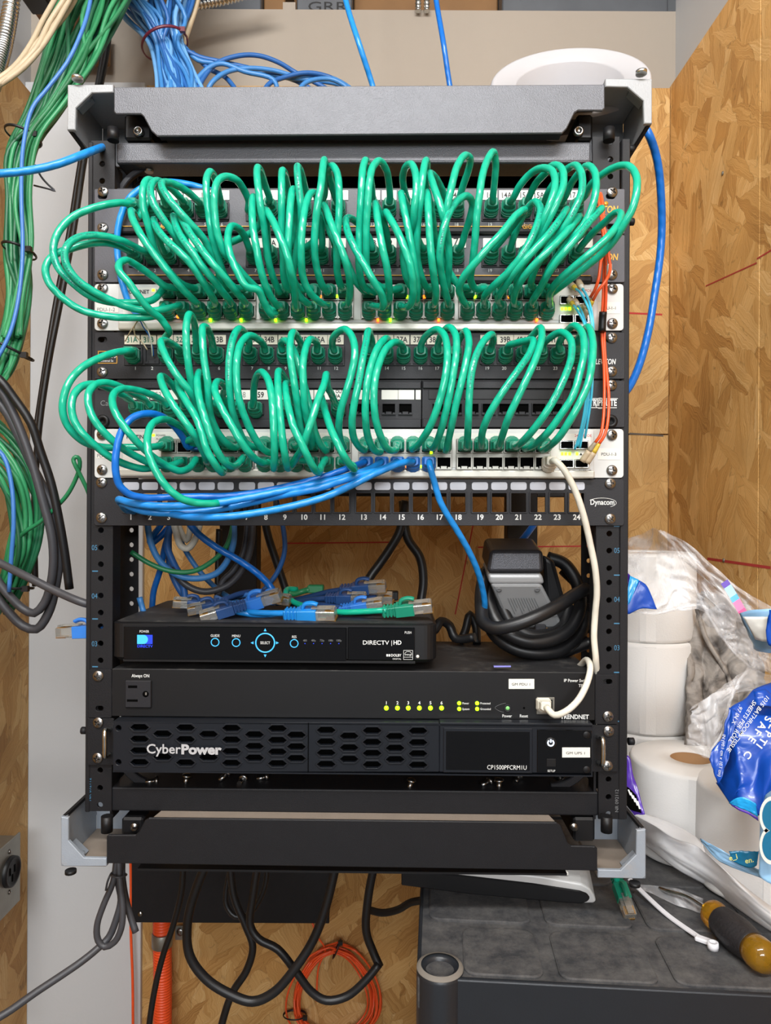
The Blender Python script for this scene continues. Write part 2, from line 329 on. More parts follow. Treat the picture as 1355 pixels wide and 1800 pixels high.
def plate_mesh(outer, holes, thick, loc, yfront, mat, bevel=0.0):
    """flat plate with real holes; outer/holes are (x, z) outlines in frame metres; front face at y=yfront"""
    cu = bpy.data.curves.new('plate', 'CURVE'); cu.dimensions = '2D'; cu.fill_mode = 'BOTH'; cu.extrude = thick / 2 - bevel; cu.bevel_depth = bevel; cu.bevel_resolution = 0; cu.offset = -bevel
    for loop in [outer] + list(holes):
        sp = cu.splines.new('POLY'); sp.points.add(len(loop) - 1); sp.use_cyclic_u = True
        for p, (x, z) in zip(sp.points, loop): p.co = (x, z, 0, 1)
    ob = bpy.data.objects.new('plate', cu); me = bpy.data.meshes.new_from_object(ob); bpy.data.objects.remove(ob); bpy.data.curves.remove(cu)
    me.transform(Matrix.Translation(Vector((0, yfront + thick / 2, 0)) - Vector(loc)) @ Matrix.Rotation(R_(90), 4, 'X'))
    me.materials.clear(); me.materials.append(mat)
    for p in me.polygons: p.use_smooth = False
    return me
def px2(pts, w): return [(lambda q: (q.x, q.z))(Q(x, y, w)) for x, y in pts]
def rrect(x0, x1, y0, y1, r, n=4):
    o = []
    for cx_, cy_, a0 in ((x1 - r, y1 - r, 0), (x0 + r, y1 - r, 90), (x0 + r, y0 + r, 180), (x1 - r, y0 + r, 270)):
        for i in range(n + 1):
            a = R_(a0 + 90 * i / n); o.append((cx_ + r * math.cos(a), cy_ + r * math.sin(a)))
    return o
def circ(x, y, r, n=14, ry=None): return [(x + r * math.cos(2 * math.pi * i / n), y + (ry or r) * math.sin(2 * math.pi * i / n)) for i in range(n)]
def plate(name, parent, outer, holes, w, thick, mat, bevel=0.0002):
    """plate from photo-pixel outlines at plane w mm"""
    L = parent['_loc'] if parent is not None else (0, 0, 0)
    me = plate_mesh(px2(outer, w), [px2(h, w) for h in holes], thick / 1000, L, -w / 1000, mat, bevel)
    o = bpy.data.objects.new(name, me); COL.objects.link(o)
    if parent is not None: o.parent = parent
    else: o.matrix_world = RF.copy()
    o['_loc'] = list(L)
    return o
def text(s, x, y, h, w, mat, parent, align='LEFT', bold=0.0, name='lettering', rot=0, frame=None, sx=1.0, shear=0.0, up=None, pos=None, space=1.0, width=None):
    """flat lettering; (x, y) photo pixel of the baseline anchor, h cap height in pixels, at plane w mm"""
    cu = bpy.data.curves.new('t', 'FONT'); cu.body = s; cu.align_x = align; cu.offset = bold * 0.02; cu.extrude = 0; cu.shear = shear; cu.space_character = space; cu.resolution_u = 3
    ob = bpy.data.objects.new('t', cu); me = bpy.data.meshes.new_from_object(ob); bpy.data.objects.remove(ob); bpy.data.curves.remove(cu)
    if pos is None:
        p = Q(x, y, w); hh = (Q(x, y - h, w) - p).length; k = hh / 0.69
        kx = k * sx
        if width and len(me.vertices):
            xs = [v.co.x for v in me.vertices]; ww = (Q(x + width, y, w) - p).length; kx = ww / (max(xs) - min(xs))
        T = Matrix.Translation(p - Vector(parent['_loc'])) @ Matrix.Rotation(R_(rot), 4, 'Y') @ Matrix.Rotation(R_(90), 4, 'X') @ Matrix.Diagonal((kx, k, 1, 1))
    else: T = pos
    me.transform(T); me.materials.clear(); me.materials.append(mat)
    o = bpy.data.objects.new(name, me); COL.objects.link(o); o.parent = parent; o['_loc'] = list(parent['_loc']); return o
# ---- shared screw ----
def screw_mesh():
    m = MB(); n = 28; rings = [1.0, 0.96, 0.85, 0.66, 0.6, 0.46, 0.3, 0.14]; R = 0.0049
    vs = []; fs = []
    def hh(r, a):
        x, y = r * math.cos(a), r * math.sin(a); h = 0.0024 * math.sqrt(max(0, 1 - (r * 0.95) ** 2)) + 0.0004
        if min(abs(x), abs(y)) < 0.115 and r < 0.64: h -= 0.0022
        return h
    for i in range(n): a = 2 * math.pi * i / n; vs.append((R * math.cos(a), 0, R * math.sin(a)))
    for r in rings:
        for i in range(n): a = 2 * math.pi * i / n; vs.append((R * r * math.cos(a), -hh(r, a), R * r * math.sin(a)))
    vs.append((0, -0.0006, 0))
    for j in range(len(rings)):
        for i in range(n): k = (i + 1) % n; fs.append((j * n + i, j * n + k, (j + 1) * n + k, (j + 1) * n + i))
    b = len(rings) * n
    for i in range(n): fs.append((b + i, b + (i + 1) % n, len(vs) - 1))
    m.add(vs, fs, 0, False); me = m.mesh('screw', M['screw'], (0, 0, 0))
    return me
SCREW = screw_mesh()
def screw(parent, x, y, w=3):
    o = bpy.data.objects.new('screw', SCREW); COL.objects.link(o); o.parent = parent
    o.location = Q(x, y, w) - Vector(parent['_loc']); o.rotation_euler = (R_(random.uniform(-6, 6)), R_(random.uniform(0, 90)), R_(random.uniform(-6, 6))); o['_loc'] = [0, 0, 0]
    return o
def clone(o, parent, delta):
    c = o.copy(); COL.objects.link(c); c.parent = parent; c.location = Vector(delta); return c
# ================= THE SETTING =================
XL, XR, YB = -0.582, 0.469, 1.16
OT = CAMZ + 0.687            # top edge of the strand board
BT = CAMZ + 0.819           # top of the painted band
CE = 2.44
def struct(name, mb, mat, parent=None, bevel=0):
    o = mb.build(name, mat, parent, frame=WF, bevel=bevel)
    if parent is None: o['kind'] = 'structure'
    return o
struct('floor', MB().box(XL - .1, XR + .1, -2.2, YB + .05, -0.05, 0), pm('grey_concrete', (120, 118, 114), 0.8, scale=8))
struct('ceiling', MB().box(XL - .5, XR + .5, -2.2, 1.7, CE, CE + .05), M['drywall'])
wb = struct('wall_back', MB().box(XL - .1, XR + .1, YB, YB + .1, 0, BT), M['drywallw'])
wl = struct('wall_left', MB().box(XL - .1, XL, -0.3, YB, 0, CE), M['drywall'])
wr = struct('wall_right', MB().box(XR, XR + .1, -0.3, YB, 0, CE), M['drywall'])
struct('trim_1', MB().box(XL - .1, XR + .1, 1.45, 1.5, BT - .2, CE), M['wood'])
# painted panel of the back wall left of the strand board
BX0 = V(50, 900, YB - .008).x; BX1 = V(262, 1000, YB - .014).x
struct('painted_panel', MB().box(XL + .0005, V(247, 1650, YB - .02).x, YB - .02, YB - .0005, 0.012, OT), M['drywall'], wb, 0.001)
zs = V(1130, 765, YB).z
struct('osb_panel', MB().box(V(250, 1650, YB - .012).x, XR - .013, YB - .012, YB - .0005, zs + .001, OT), M['osb_back'], wb, 0.0006)
struct('osb_panel', MB().box(V(250, 1650, YB - .012).x, XR - .013, YB - .012, YB - .0005, 0.012, zs - .001), M['osb_back'], wb, 0.0006)
ys = VX(1333, 900, XR - .012).y
struct('osb_panel', MB().box(XR - .012, XR - .0005, ys + .001, YB - .001, 0.012, OT + .004), M['osb_side'], wr, 0.0006)
struct('osb_panel', MB().box(XR - .012, XR - .0005, -0.2, ys - .001, 0.012, OT + .004), M['osb_side'], wr, 0.0006)
struct('osb_panel', MB().box(XL + .0005, XL + .012, -0.2, YB - .021, 0.012, OT - .02), M['osb_left'], wl, 0.0006)
red = pm('red_chalk', (178, 52, 48), 0.8, var=0.1); grey_l = pm('pencil_line', (96, 84, 72), 0.8, var=0.1)
def strip_b(x0, y0, x1, y1, mat, t=0.0022, name='chalk_line'):
    a = V(x0, y0, YB - .0123); b = V(x1, y1, YB - .0123); d = (b - a).normalized(); n = Vector((-d.z, 0, d.x)) * t / 2
    struct(name, MB().add([a - n, b - n, b + n, a + n], [(0, 1, 2, 3)]), mat, wb)
strip_b(505, 955, 700, 953, red); strip_b(840, 962, 1035, 960, red); strip_b(760, 850, 835, 860, red, 0.001); strip_b(1100, 550, 1164, 553, red, 0.003)
strip_b(800, 1080, 832, 920, red, 0.002); strip_b(1106, 762, 1166, 766, grey_l, 0.003, 'seam_line')
def strip_s(x0, y0, x1, y1, mat, t=0.002, name='chalk_line'):
    a = VX(x0, y0, XR - .0123); b = VX(x1, y1, XR - .0123); d = (b - a).normalized(); n = Vector((0, -d.z, d.y)) * t / 2
    struct(name, MB().add([a - n, b - n, b + n, a + n], [(0, 1, 2, 3)]), mat, wr)
strip_s(1240, 503, 1330, 462, red, 0.0018); strip_s(1243, 982, 1354, 998, red, 0.0035); strip_s(1355, 440, 1330, 455, red, 0.002)
for x, y in ((1272, 985), (1270, 305)):
    a = VX(x, y, XR - .0123); s_ = MB().lathe([(0.003, 0), (0.0028, 0.001), (0, 0.0014)], Matrix.Translation(a) @ Matrix.Rotation(R_(-90), 4, 'Y'), 10)
    struct('nail_head', s_, M['zinc'], wr)
# joist space above the painted band
t2 = struct('trim_2', MB().box(V(320, 0, YB).x, V(455, 0, YB).x, YB + .02, YB + .16, BT - .03, BT + .05), M['tin'], None, .002)
struct('trim_3', MB().box(V(455, 0, YB).x + .001, V(495, 0, YB).x, YB + .04, YB + .16, BT - .03, BT + .2), M['wood'], None, .002)
t4 = struct('trim_4', MB().box(V(520, 0, YB).x, V(618, 0, YB).x, YB + .01, YB + .14, BT - .02, BT + .2), M['tin'], None, .002)
struct('trim_5', MB().box(V(618, 0, YB).x + .001, V(885, 0, YB).x, YB + .06, YB + .18, BT - .03, BT + .2), M['wood'], None, .002)
struct('trim_6', MB().box(V(885, 0, YB).x + .001, V(1183, 0, YB).x, YB + .02, YB + .16, BT - .03, BT + .2), M['tin'], None, .002)
struct('trim_7', MB().box(V(497, 0, YB).x, V(519, 0, YB).x, YB + .001, YB + .01, BT - .03, V(500, 3, YB).z), M['drywallw'])
# stencilled letters on the joist
p = V(540, 19, YB + .0095)
text('GRR', 0, 0, 0, 0, M['ink'], t4, pos=Matrix.Translation(p - Vector(t4['_loc'])) @ Matrix.Rotation(R_(90), 4, 'X') @ Matrix.Diagonal((0.034, 0.022, 1, 1)), name='stencil_letters')
# dark bracket in the top left corner
struct('trim_8', MB().box(V(50, 0, 1.0).x, V(128, 0, 1.0).x, .96, YB - .021, V(60, 10, 1.0).z, V(60, -60, 1.0).z), M['wood'], None, .002)
struct('trim_9', MB().box(V(57, 0, 1.0).x, V(100, 0, 1.0).x, .965, 1.0, V(60, 27, 1.0).z, V(60, 9, 1.0).z), M['dark'], None, .002)

# conduits
def corrug(name, pts, r, amp, pitch, mat, label, cat, frame=WF, n=14, group=None):
    P = spline([Vector(q) for q in pts], pitch / 4); m = MB(); T = MB(); cnt = [0]
    N = len(P) - 1
    m.tube(P, lambda u: r + amp * math.sin(u * N * math.pi / 2), n, raw=True)
    return tag(m.build(name, mat, frame=frame), label, cat, group)
corrug('metal_conduit', [V(26, -40, .9), V(18, 20, .9), V(8, 75, .88), V(-14, 150, .82)], .0088, .0012, .006, M['steel'], 'corrugated steel conduit curving down at the upper left corner', 'conduit')
corrug('metal_conduit', [V(330, 12, 1.08), V(360, 6, 1.085), V(400, -2, 1.09), V(470, -22, 1.09)], .0070, .0012, .006, M['steel'], 'corrugated steel conduit lying over the top of the blue cable bundle', 'conduit')
for x, s_ in ((735, 'left one'), (750, 'right one')):
    corrug('metal_conduit', [V(x, 20, 1.15), V(x, -5, 1.15), V(x, -40, 1.15)], .0045, .0008, .006, M['steel'], 'short steel conduit standing in the joist gap, ' + s_ + ' of the pair', 'conduit')
oc = corrug('orange_conduit', [V(285, 1560, 1.11), V(285, 1640, 1.11), V(286, 1720, 1.11), V(285, 1860, 1.11), V(285, 2100, 1.11)], .0135, .0009, .0045, pm('orange_conduit_plastic', (236, 84, 36), .4), 'orange corrugated conduit running down below the black box', 'conduit')
cl = thing('conduit_clamp', 'grey metal strap clamp holding the orange conduit', 'clamp', V(284, 1650, 1.11), WF)
m = MB(); c = V(285, 1663, 1.11); m.lathe([(.0150, 0), (.0158, .001), (.0158, .021), (.0150, .022)], Matrix.Translation(c), 20); m.build('strap', M['zinc'], cl, bevel=0)
m = MB(); m.box(c.x + .0156, c.x + .038, 1.126, 1.1285, c.z, c.z + .022); m.build('ear', M['zinc'], cl)
m = MB(); m.lathe([(.0065, 0), (.006, .002), (.002, .003), (.0, .0025)], Matrix.Translation(V(317, 1638, 1.125)) @ Matrix.Rotation(R_(90), 4, 'X'), 14); m.build('screw', M['screw'], cl)

# wall box bottom left (round receptacle)
bx = XL + .012; 
def L(x, y, X=bx + .03): return VX(x, y, X)
a = L(0, 1480); b = L(35, 1470)
ob = thing('receptacle_box', 'grey steel wall box with one round black receptacle on the left board', 'socket', VX(20, 1600, bx), WF)
y0, y1 = L(-40, 1500).y, L(35, 1500).y; z1, z0 = L(35, 1462).z, L(35, 1582).z
MB().box(bx + .0005, bx + .028, y0, y1 - .004, z0 + .003, z1 - .003).build('box_body', M['zinc'], ob, bevel=.002)
MB().box(bx + .028, bx + .031, y0 - .002, y1, z0, z1).build('cover_plate', M['zinc'], ob, bevel=.001)
c = L(17, 1532, bx + .031); m = MB(); Mx = Matrix.Translation(c) @ Matrix.Rotation(R_(90), 4, 'Y')
m.lathe([(.0, .004), (.016, .004), (.018, .006), (.021, .006), (.0215, 0)], Mx, 26, cap=False); m.build('receptacle', M['dark'], ob)
m = MB(); [m.box(c.x + .004, c.x + .0046, c.y + dy - .0015, c.y + dy + .0015, c.z + dz - .005, c.z + dz + .005) for dy, dz in ((-.006, .002), (.006, .002), (0, -.009))]; m.build('slot', M['void'], ob)
for yy in (1497, 1568):
    q = L(17, yy, bx + .031); m = MB(); m.lathe([(.0035, 0), (.003, .0015), (0, .002)], Matrix.Translation(q) @ Matrix.Rotation(R_(90), 4, 'Y'), 12); m.build('screw', M['screw'], ob)

# black box under the rack, on the back board
bb = thing('junction_box', 'large flat black metal box mounted low on the back board', 'box', V(400, 1620, 1.09), WF)
x0, x1 = V(234, 1580, 1.05).x, V(578, 1580, 1.05).x; z1, z0 = V(400, 1480, 1.05).z, V(400, 1619, 1.05).z
MB().box(x0, x1, 1.05, YB - .021, z0, z1).build('box_body', M['dark'], bb, bevel=.003)
MB().box(x0 - .001, x1 + .001, 1.046, 1.0498, z0 - .001, z1 + .001).build('lid', M['rack'], bb, bevel=.001)
for xx, yy in ((247, 1606), (566, 1610)):
    q = V(xx, yy, 1.046); MB().lathe([(.004, 0), (.0035, .002), (0, .0025)], Matrix.Translation(q) @ Matrix.Rotation(R_(90), 4, 'X'), 12).build('screw', M['screw'], bb)

# ================= THE RACK =================
rk = thing('equipment_rack', 'open black wall-mount equipment rack with grey cast corners holding the network gear', 'rack', Q(622, 1520, 0))
holesL = [258, 288, 318, 337, 401, 483, 507, 569, 597, 654, 677, 740, 764, 826, 848, 910, 932, 963, 992, 1017, 1047, 1077, 1101, 1131, 1161, 1188, 1245, 1270, 1331, 1354, 1385, 1415]
holesR = [249, 280, 310, 338, 401, 483, 508, 569, 594, 653, 677, 741, 765, 827, 850, 912, 938, 968, 999, 1024, 1055, 1085, 1110, 1141, 1172, 1198, 1259, 1285, 1346, 1370, 1401, 1431]
def hx(y, l): return (177.5 - 0.0035 * (y - 900)) if l else (1071 - 0.003 * (y - 900))
pl = plate('front_rail', rk, [(161, 247), (203, 247), (197, 1425), (151, 1425)][:0] + [(160, 247), (202, 247), (196, 1426), (154, 1426)], [circ(hx(y, 1), y, 4.9) for y in holesL], 0, 2.6, M['rackgrey' if 0 else 'rack'])
pr = plate('front_rail', rk, [(1041, 240), (1089, 240), (1088, 1440), (1052, 1440)], [circ(hx(y, 0), y, 4.9) for y in holesR], 0, 2.6, M['rack'])
# outer side channels of the rails
MB().pbox(152, 160.5, 249, 1428, -62, .8).build('side_channel', M['rack'], rk, bevel=.0008)
MB().pbox(1090, 1105, 243, 1441, -62, .8).build('side_channel', M['rack'], rk, bevel=.0008)
MB().pbox(154, 1098, 1433, 1437, -60, -59).build('rear_lip', M['rack'], rk)
# inner returns + rear rails with holes
rl = plate('rear_rail', rk, [(196, 290), (243, 290), (242, 1178), (196, 1178)], [circ(230.5, 932 + 25.8 * i, 4.2) for i in range(9)] , -72, 2.5, M['rack'])
rr = plate('rear_rail', rk, [(1022, 290), (1064, 290), (1064, 1190), (1022, 1190)], [circ(1035, 933 + i * 26.3, 4.0) for i in range(10)], -72, 2.5, M['rack'])
MB().pbox(196, 200, 290, 1440, -20, -2.7).build('rail_return', M['rack'], rk)
MB().pbox(1046, 1050, 290, 1440, -20, -2.7).build('rail_return', M['rack'], rk)
# rear uprights far behind
MB().pbox(386, 452, 520, 1230, -330, -300).build('rear_post', M['rack'], rk, bevel=.001)
MB().pbox(892, 945, 520, 1240, -330, -300).build('rear_post', M['rack'], rk, bevel=.001)
MB().pbox(330, 1000, 830, 872, -328, -302).build('rear_beam', M['rack'], rk, bevel=.001)
for xx in (Q(166, 900, 0).x, Q(1086, 900, 0).x):
    for zz_ in (Q(600, 262, 0).z, Q(600, 1405, 0).z): MB().box(xx - .012, xx + .012, .062, .480, zz_ - .012, zz_ + .012).build('wall_arm', M['rack'], rk, bevel=.001)
MB().pbox(330, 1000, 1225, 1262, -328, -302).build('rear_beam', M['rack'], rk, bevel=.001)
# upper crossbar and shaded inner head
MB().pbox(203, 1040, 249, 286, -30, -1).build('crossbar', M['rackgrey'], rk, bevel=.0025, seg=2)
MB().pbox(210, 1035, 234, 335, -100, -97).build('head_shade_plate', M['void'], rk, bevel=.001)  # deep black colour stands in for the shadow inside the head
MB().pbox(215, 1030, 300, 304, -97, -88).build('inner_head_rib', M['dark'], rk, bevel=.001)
# lower crossbar
MB().pbox(193, 1052, 1388, 1430, -60, -2).build('crossbar', M['rack'], rk, bevel=.0015, seg=2)
MB().pbox(200, 1048, 1362, 1392, -110, -106).build('foot_shade_plate', M['void'], rk)  # black sheet painting in the shade of the gap above the crossbar
# corner gussets (quarter rings) in the four corners
def gusset(cx_, cy_, r0, r1, a0, w, name='corner_gusset'):
    o = [(cx_ + r1 * math.cos(R_(a0 + 90 * i / 12)), cy_ + r1 * math.sin(R_(a0 + 90 * i / 12))) for i in range(13)]
    i_ = [(cx_ + r0 * math.cos(R_(a0 + 90 * i / 12)), cy_ + r0 * math.sin(R_(a0 + 90 * i / 12))) for i in range(12, -1, -1)]
    return plate(name, rk, o + i_, [], w, 6, M['panel'], .0008)
gusset(275, 362, 66, 76, 180, -14); gusset(292, 372, 66, 74, 180, -30); gusset(280, 1310, 66, 80, 90, -14); gusset(968, 1312, 66, 80, 0, -14)
MB().lathe([(.004, 0), (.004, .004), (.002, .005)], Matrix.Translation(Q(262, 303, -16)) @ Matrix.Rotation(0, 4, 'X'), 12).build('screw', M['screw'], rk)
# ---- top and bottom face bars ----
top = plate('top_face_bar', rk, [(200, 153), (1063, 148), (1063, 190), (1059, 194), (1016, 194), (1010, 198), (996, 226), (988, 234), (276, 239), (266, 230), (252, 204), (247, 200), (204, 200), (200, 196)], [], 18, 3, M['rackgrey'], .0008)
m = MB(); q0, q1 = Q(202, 153, 15), Q(1061, 149, 15); m.box(q0.x, q1.x, -.0149, .13, q0.z - .003, q0.z - .0002); m.build('top_plate', M['rackgrey'], rk)
q0, q1 = Q(278, 236, 15), Q(986, 233, 15); m = MB(); m.box(q0.x, q1.x, -.0149, -.006, q0.z - .001, q0.z + .002); m.build('top_bar_return', M['dark'], rk)
q0, q1 = Q(187, 1470, 45), Q(1050, 1470, 45)
bot = plate('bottom_face_bar', rk, [(187, 1471), (190, 1468), (238, 1468), (244, 1463), (254, 1443), (262, 1438), (978, 1446), (986, 1452), (998, 1482), (1004, 1487), (1046, 1488), (1050, 1492), (1050, 1531), (187, 1518)], [], 18, 3, M['rack'], .0008)
qa, qb = Q(264, 1441, 17), Q(980, 1449, 17); m = MB()
a_ = [Vector((qa.x, -.0172, qa.z)), Vector((qb.x, -.0172, qb.z)), Vector((qb.x - .004, .004, qb.z)), Vector((qa.x + .004, .004, qa.z))]
m.add(a_ + [v - Vector((0, 0, .002)) for v in a_], [(0, 1, 2, 3), (7, 6, 5, 4), (0, 4, 5, 1), (1, 5, 6, 2), (2, 6, 7, 3), (3, 7, 4, 0)]); m.build('dusty_shelf', M['dusty'], rk)
m = MB(); q = Q(240, 1475, 15); q2 = Q(998, 1485, 15); m.box(q.x, q2.x, -.0125, .09, q.z - .03, q.z - .028); m.build('bottom_plate', M['dark'], rk)
# ---- cast corners ----
def corner(right, bottom):
    if not bottom:
        o = [(119, 154), (124, 149), (199, 148), (199, 162), (161, 163), (133, 190), (132, 228), (118, 228)]
        if right: o = [(1146, 143), (1140, 139), (1064, 138), (1064, 152), (1103, 153), (1131, 177), (1132, 217), (1146, 217)]
    else:
        o = [(107, 1436), (120, 1438), (120, 1478), (147, 1508), (187, 1509), (187, 1523), (112, 1523), (107, 1518)]
        if right: o = [(1135, 1458), (1119, 1460), (1118, 1503), (1091, 1530), (1051, 1529), (1051, 1543), (1130, 1545), (1135, 1540)]
    mat = M['castd'] if bottom else M['cast']
    plate('cast_corner_rim', rk, o, [], 17.5, 4, mat, .0006)
    xe = 1140 if right else 118; s = 1 if right else -1
    YBK = .055
    # side wall, shelf wall and chamfer web, going back
    xo = Q(xe if not (bottom) else (1129 if right else 112), o[0][1], 14).x; zt = Q(150, o[0][1] if bottom else o[-1][1], 14).z
    P = px2(o, 14); m = MB()
    edge = [P[i] for i in ((3, 4, 5, 6) if not bottom else (1, 2, 3, 4))]
    xs = [p[0] for p in P]; xo = max(xs) if right else min(xs); xi = min(xs) if right else max(xs); zz = [p[1] for p in P]; zo = min(zz) if bottom else max(zz); zi = max(zz) if bottom else min(zz)
    t = .004
    m.box(min(xo, xo - s * t), max(xo, xo - s * t), -.0136, YBK, min(zo, zi), max(zo, zi)); 
    m.build('cast_corner_side', mat, rk, bevel=.0005)
    m = MB(); zq = (zo, zo + t) if bottom else (zo - t, zo); m.box(min(xi, xo - s * t * 1.01), max(xi, xo - s * t * 1.01), -.0136, YBK, zq[0], zq[1]); m.build('cast_corner_shelf', M['dusty'] if bottom else mat, rk, bevel=.0005)
    # diagonal rib with boss
    cxx = xo - s * .0135; cz = zo + (.0135 if bottom else -.0135); d = 1 if bottom else -1
    m = MB(); vs = [(xo - s * t, -.006, cz + d * .002), (xo - s * .016, -.006, zo + d * t), (xo - s * .016, .006, zo + d * t), (xo - s * t, .006, cz + d * .002)]
    n_ = Vector((-s * .0012, 0, d * .0012)); m.add([Vector(v) for v in vs] + [Vector(v) + n_ for v in vs], [(0, 1, 2, 3), (7, 6, 5, 4), (0, 4, 5, 1), (1, 5, 6, 2), (2, 6, 7, 3), (3, 7, 4, 0)])
    m.build('cast_corner_rib', mat, rk)
    m = MB(); m.lathe([(.0045, 0), (.004, .004), (.001, .005)], Matrix.Translation(Vector((cxx, -.004, zo + d * t))) @ Matrix.Rotation(0 if bottom else math.pi, 4, 'X'), 14); m.build('boss_screw', mat, rk)
    m = MB(); m.box(min(xi, xo - s * t), max(xi, xo - s * t), YBK, YBK + .003, min(zo, zi), max(zo, zi)); m.build('cast_corner_back', mat, rk)
    # black outer edge strip running back to the rail
    zb = zt = zi; m = MB(); xb = Q(1107 if right else 150, 262, -5).x
    m.add([(xo, -.0136, zb), (xo, -.0136, zb - d * .003), (xo - s * .012, .06, zb + (.012 if bottom else -.022)), (xo - s * .012, .06, zb + (.009 if bottom else -.025)),
           (xo - s * .003, -.0136, zb), (xo - s * .003, -.0136, zb - d * .003), (xo - s * .015, .06, zb + (.012 if bottom else -.022)), (xo - s * .015, .06, zb + (.009 if bottom else -.025))],
          [(0, 1, 3, 2), (4, 6, 7, 5), (0, 4, 5, 1), (1, 5, 7, 3), (2, 3, 7, 6), (0, 2, 6, 4)]); m.build('edge_trim', M['dark'], rk)
    # pivot post, bolt
    px_ = (1070 if not bottom else 1066) if right else (199 if not bottom else 188); za, zb2 = (Q(px_, 1400, 8).z, Q(px_, 1470, 8).z) if bottom else (Q(px_, 262, 8).z, Q(px_, 205, 8).z)
    c = Q(px_, 240 if not bottom else 1440, 12); z0_, z1_ = (Q(px_, 1462, 12).z, Q(px_, 1434, 12).z) if bottom else (Q(px_, 248, 12).z, Q(px_, 226, 12).z)
    m = MB(); m.lathe([(.0052, z0_), (.0052, z1_)], Matrix.Translation(Vector((c.x, c.y, 0))), 16); m.build('pivot_post', M['dark'], rk)
    bx_ = (1140 if right else 148); m = MB(); m.lathe([(.005, 0), (.005, .003), (.003, .004)], Matrix.Translation(Vector((xo - s * .012, -.02, zo if not bottom else zo))) @ Matrix.Rotation(math.pi if bottom else 0, 4, 'X'), 12)
    m.build('bolt', M['dark'] if bottom else M['steel'], rk)
for r in (0, 1):
    for b_ in (0, 1): corner(r, b_)
# black inner brackets beside the top bar with a bolt, bright washers
for xx, s in ((232, 1), (1028, -1)):
    hk = MB().pbox(xx - 14, xx + 34 if s > 0 else xx + 14, 200, 245, -60, -2).build('hinge_block', M['dark'], rk, bevel=.002)
    c = Q(xx + 12 * s, 232, 0); MB().lathe([(.005, 0), (.0045, .003), (.0025, .0032), (.0025, .002), (0, .002)], Matrix.Translation(c) @ Matrix.Rotation(R_(90), 4, 'X'), 16).build('bolt', M['screw'], hk)
for xx, s in ((225, 1), (1020, -1)):
    MB().pbox(xx - 12, xx + 26, 1438, 1480, -60, -2).build('hinge_block', M['dark'], rk, bevel=.002)
    c = Q(xx + 12 * s, 1452, 0); MB().lathe([(.004, 0), (.0035, .003), (0, .0032)], Matrix.Translation(c) @ Matrix.Rotation(R_(90), 4, 'X'), 16).build('bolt', M['screw'], rk)
# little bolt heads outside the rails
for x, y in ((1109, 1303), (1110, 390), (147, 1284), (1109, 262)):
    s = 1 if x > 600 else -1; c = Q(1104 if s > 0 else 153, y, -14); MB().lathe([(.0035, 0), (.0035, .005), (.003, .0055)], Matrix.Translation(c) @ Matrix.Rotation(R_(90) * s, 4, 'Y'), 14).build('side_bolt', M['rack'], rk)
# printing on the rails
for s_, y in (('05', 963), ('04', 1048), ('03', 1132)): text(s_, 161, y + 4, 9, .3, M['bprint'], pl, name='rail_number', sx=.8)
for y in (1004, 1088, 1172): MB().pbox(162, 172, y - 1, y + 1, 0, .25).build('rail_mark', M['bprint'], pl)
for s_, y in (('05', 972), ('04', 1058), ('03', 1143)): text(s_, 1079, y, 9, .3, M['bprint'], pr, name='rail_number', sx=.8)
for y in (925, 1011, 1096, 1182, 1268): MB().pbox(1079, 1089, y - 1, y + 1, 0, .25).build('rail_mark', M['bprint'], pr)
text('NR 092112', 160, 1408, 6, .3, M['bprint'], pl, name='rail_number', rot=-90); text('NR 092112', 1087, 1428, 6, .3, M['gprint'], pr, name='rail_number', rot=-90)
# loose screws lying on the lower crossbar
for i, (x, w_, a, tilt) in enumerate(((255, -14, 20, 0), (325, -16, 0, 80), (385, -18, 40, 35), (420, -12, 80, 5), (450, -24, 10, 10), (718, -10, 0, 75), (845, -14, 30, 10), (877, -12, 0, 90), (905, -22, 60, 15), (990, -16, 100, 30))):
    z = Q(600, 1388, -12).z; c = Q(x, 1388, w_); sn = ['lying at the left end', 'standing near the left end', 'leaning', 'lying flat second of the left group', 'lying far back', 'standing below the middle of the vent grille', 'lying below the display', 'standing upright below the display', 'lying just right of the upright one', 'leaning near the right end'][i]
    Mx = Matrix.Translation(Vector((c.x, c.y, z + (.0045 if tilt < 60 else .0))) ) @ Matrix.Rotation(R_(a), 4, 'Z') @ Matrix.Rotation(R_(90 - tilt), 4, 'Y')
    t = thing('loose_screw', 'loose dark rack screw on the lower crossbar, ' + sn, 'screw', Vector((c.x, c.y, z)), group='loose rack screws on the lower crossbar')
    MB().lathe([(.0024, 0.0002), (.0024, .009)], Mx, 10).build('shank', M['screw'], t); MB().lathe([(.0024, .009), (.0046, .0092), (.0042, .0115), (.001, .0122)], Mx, 14).build('head', M['screw'], t)
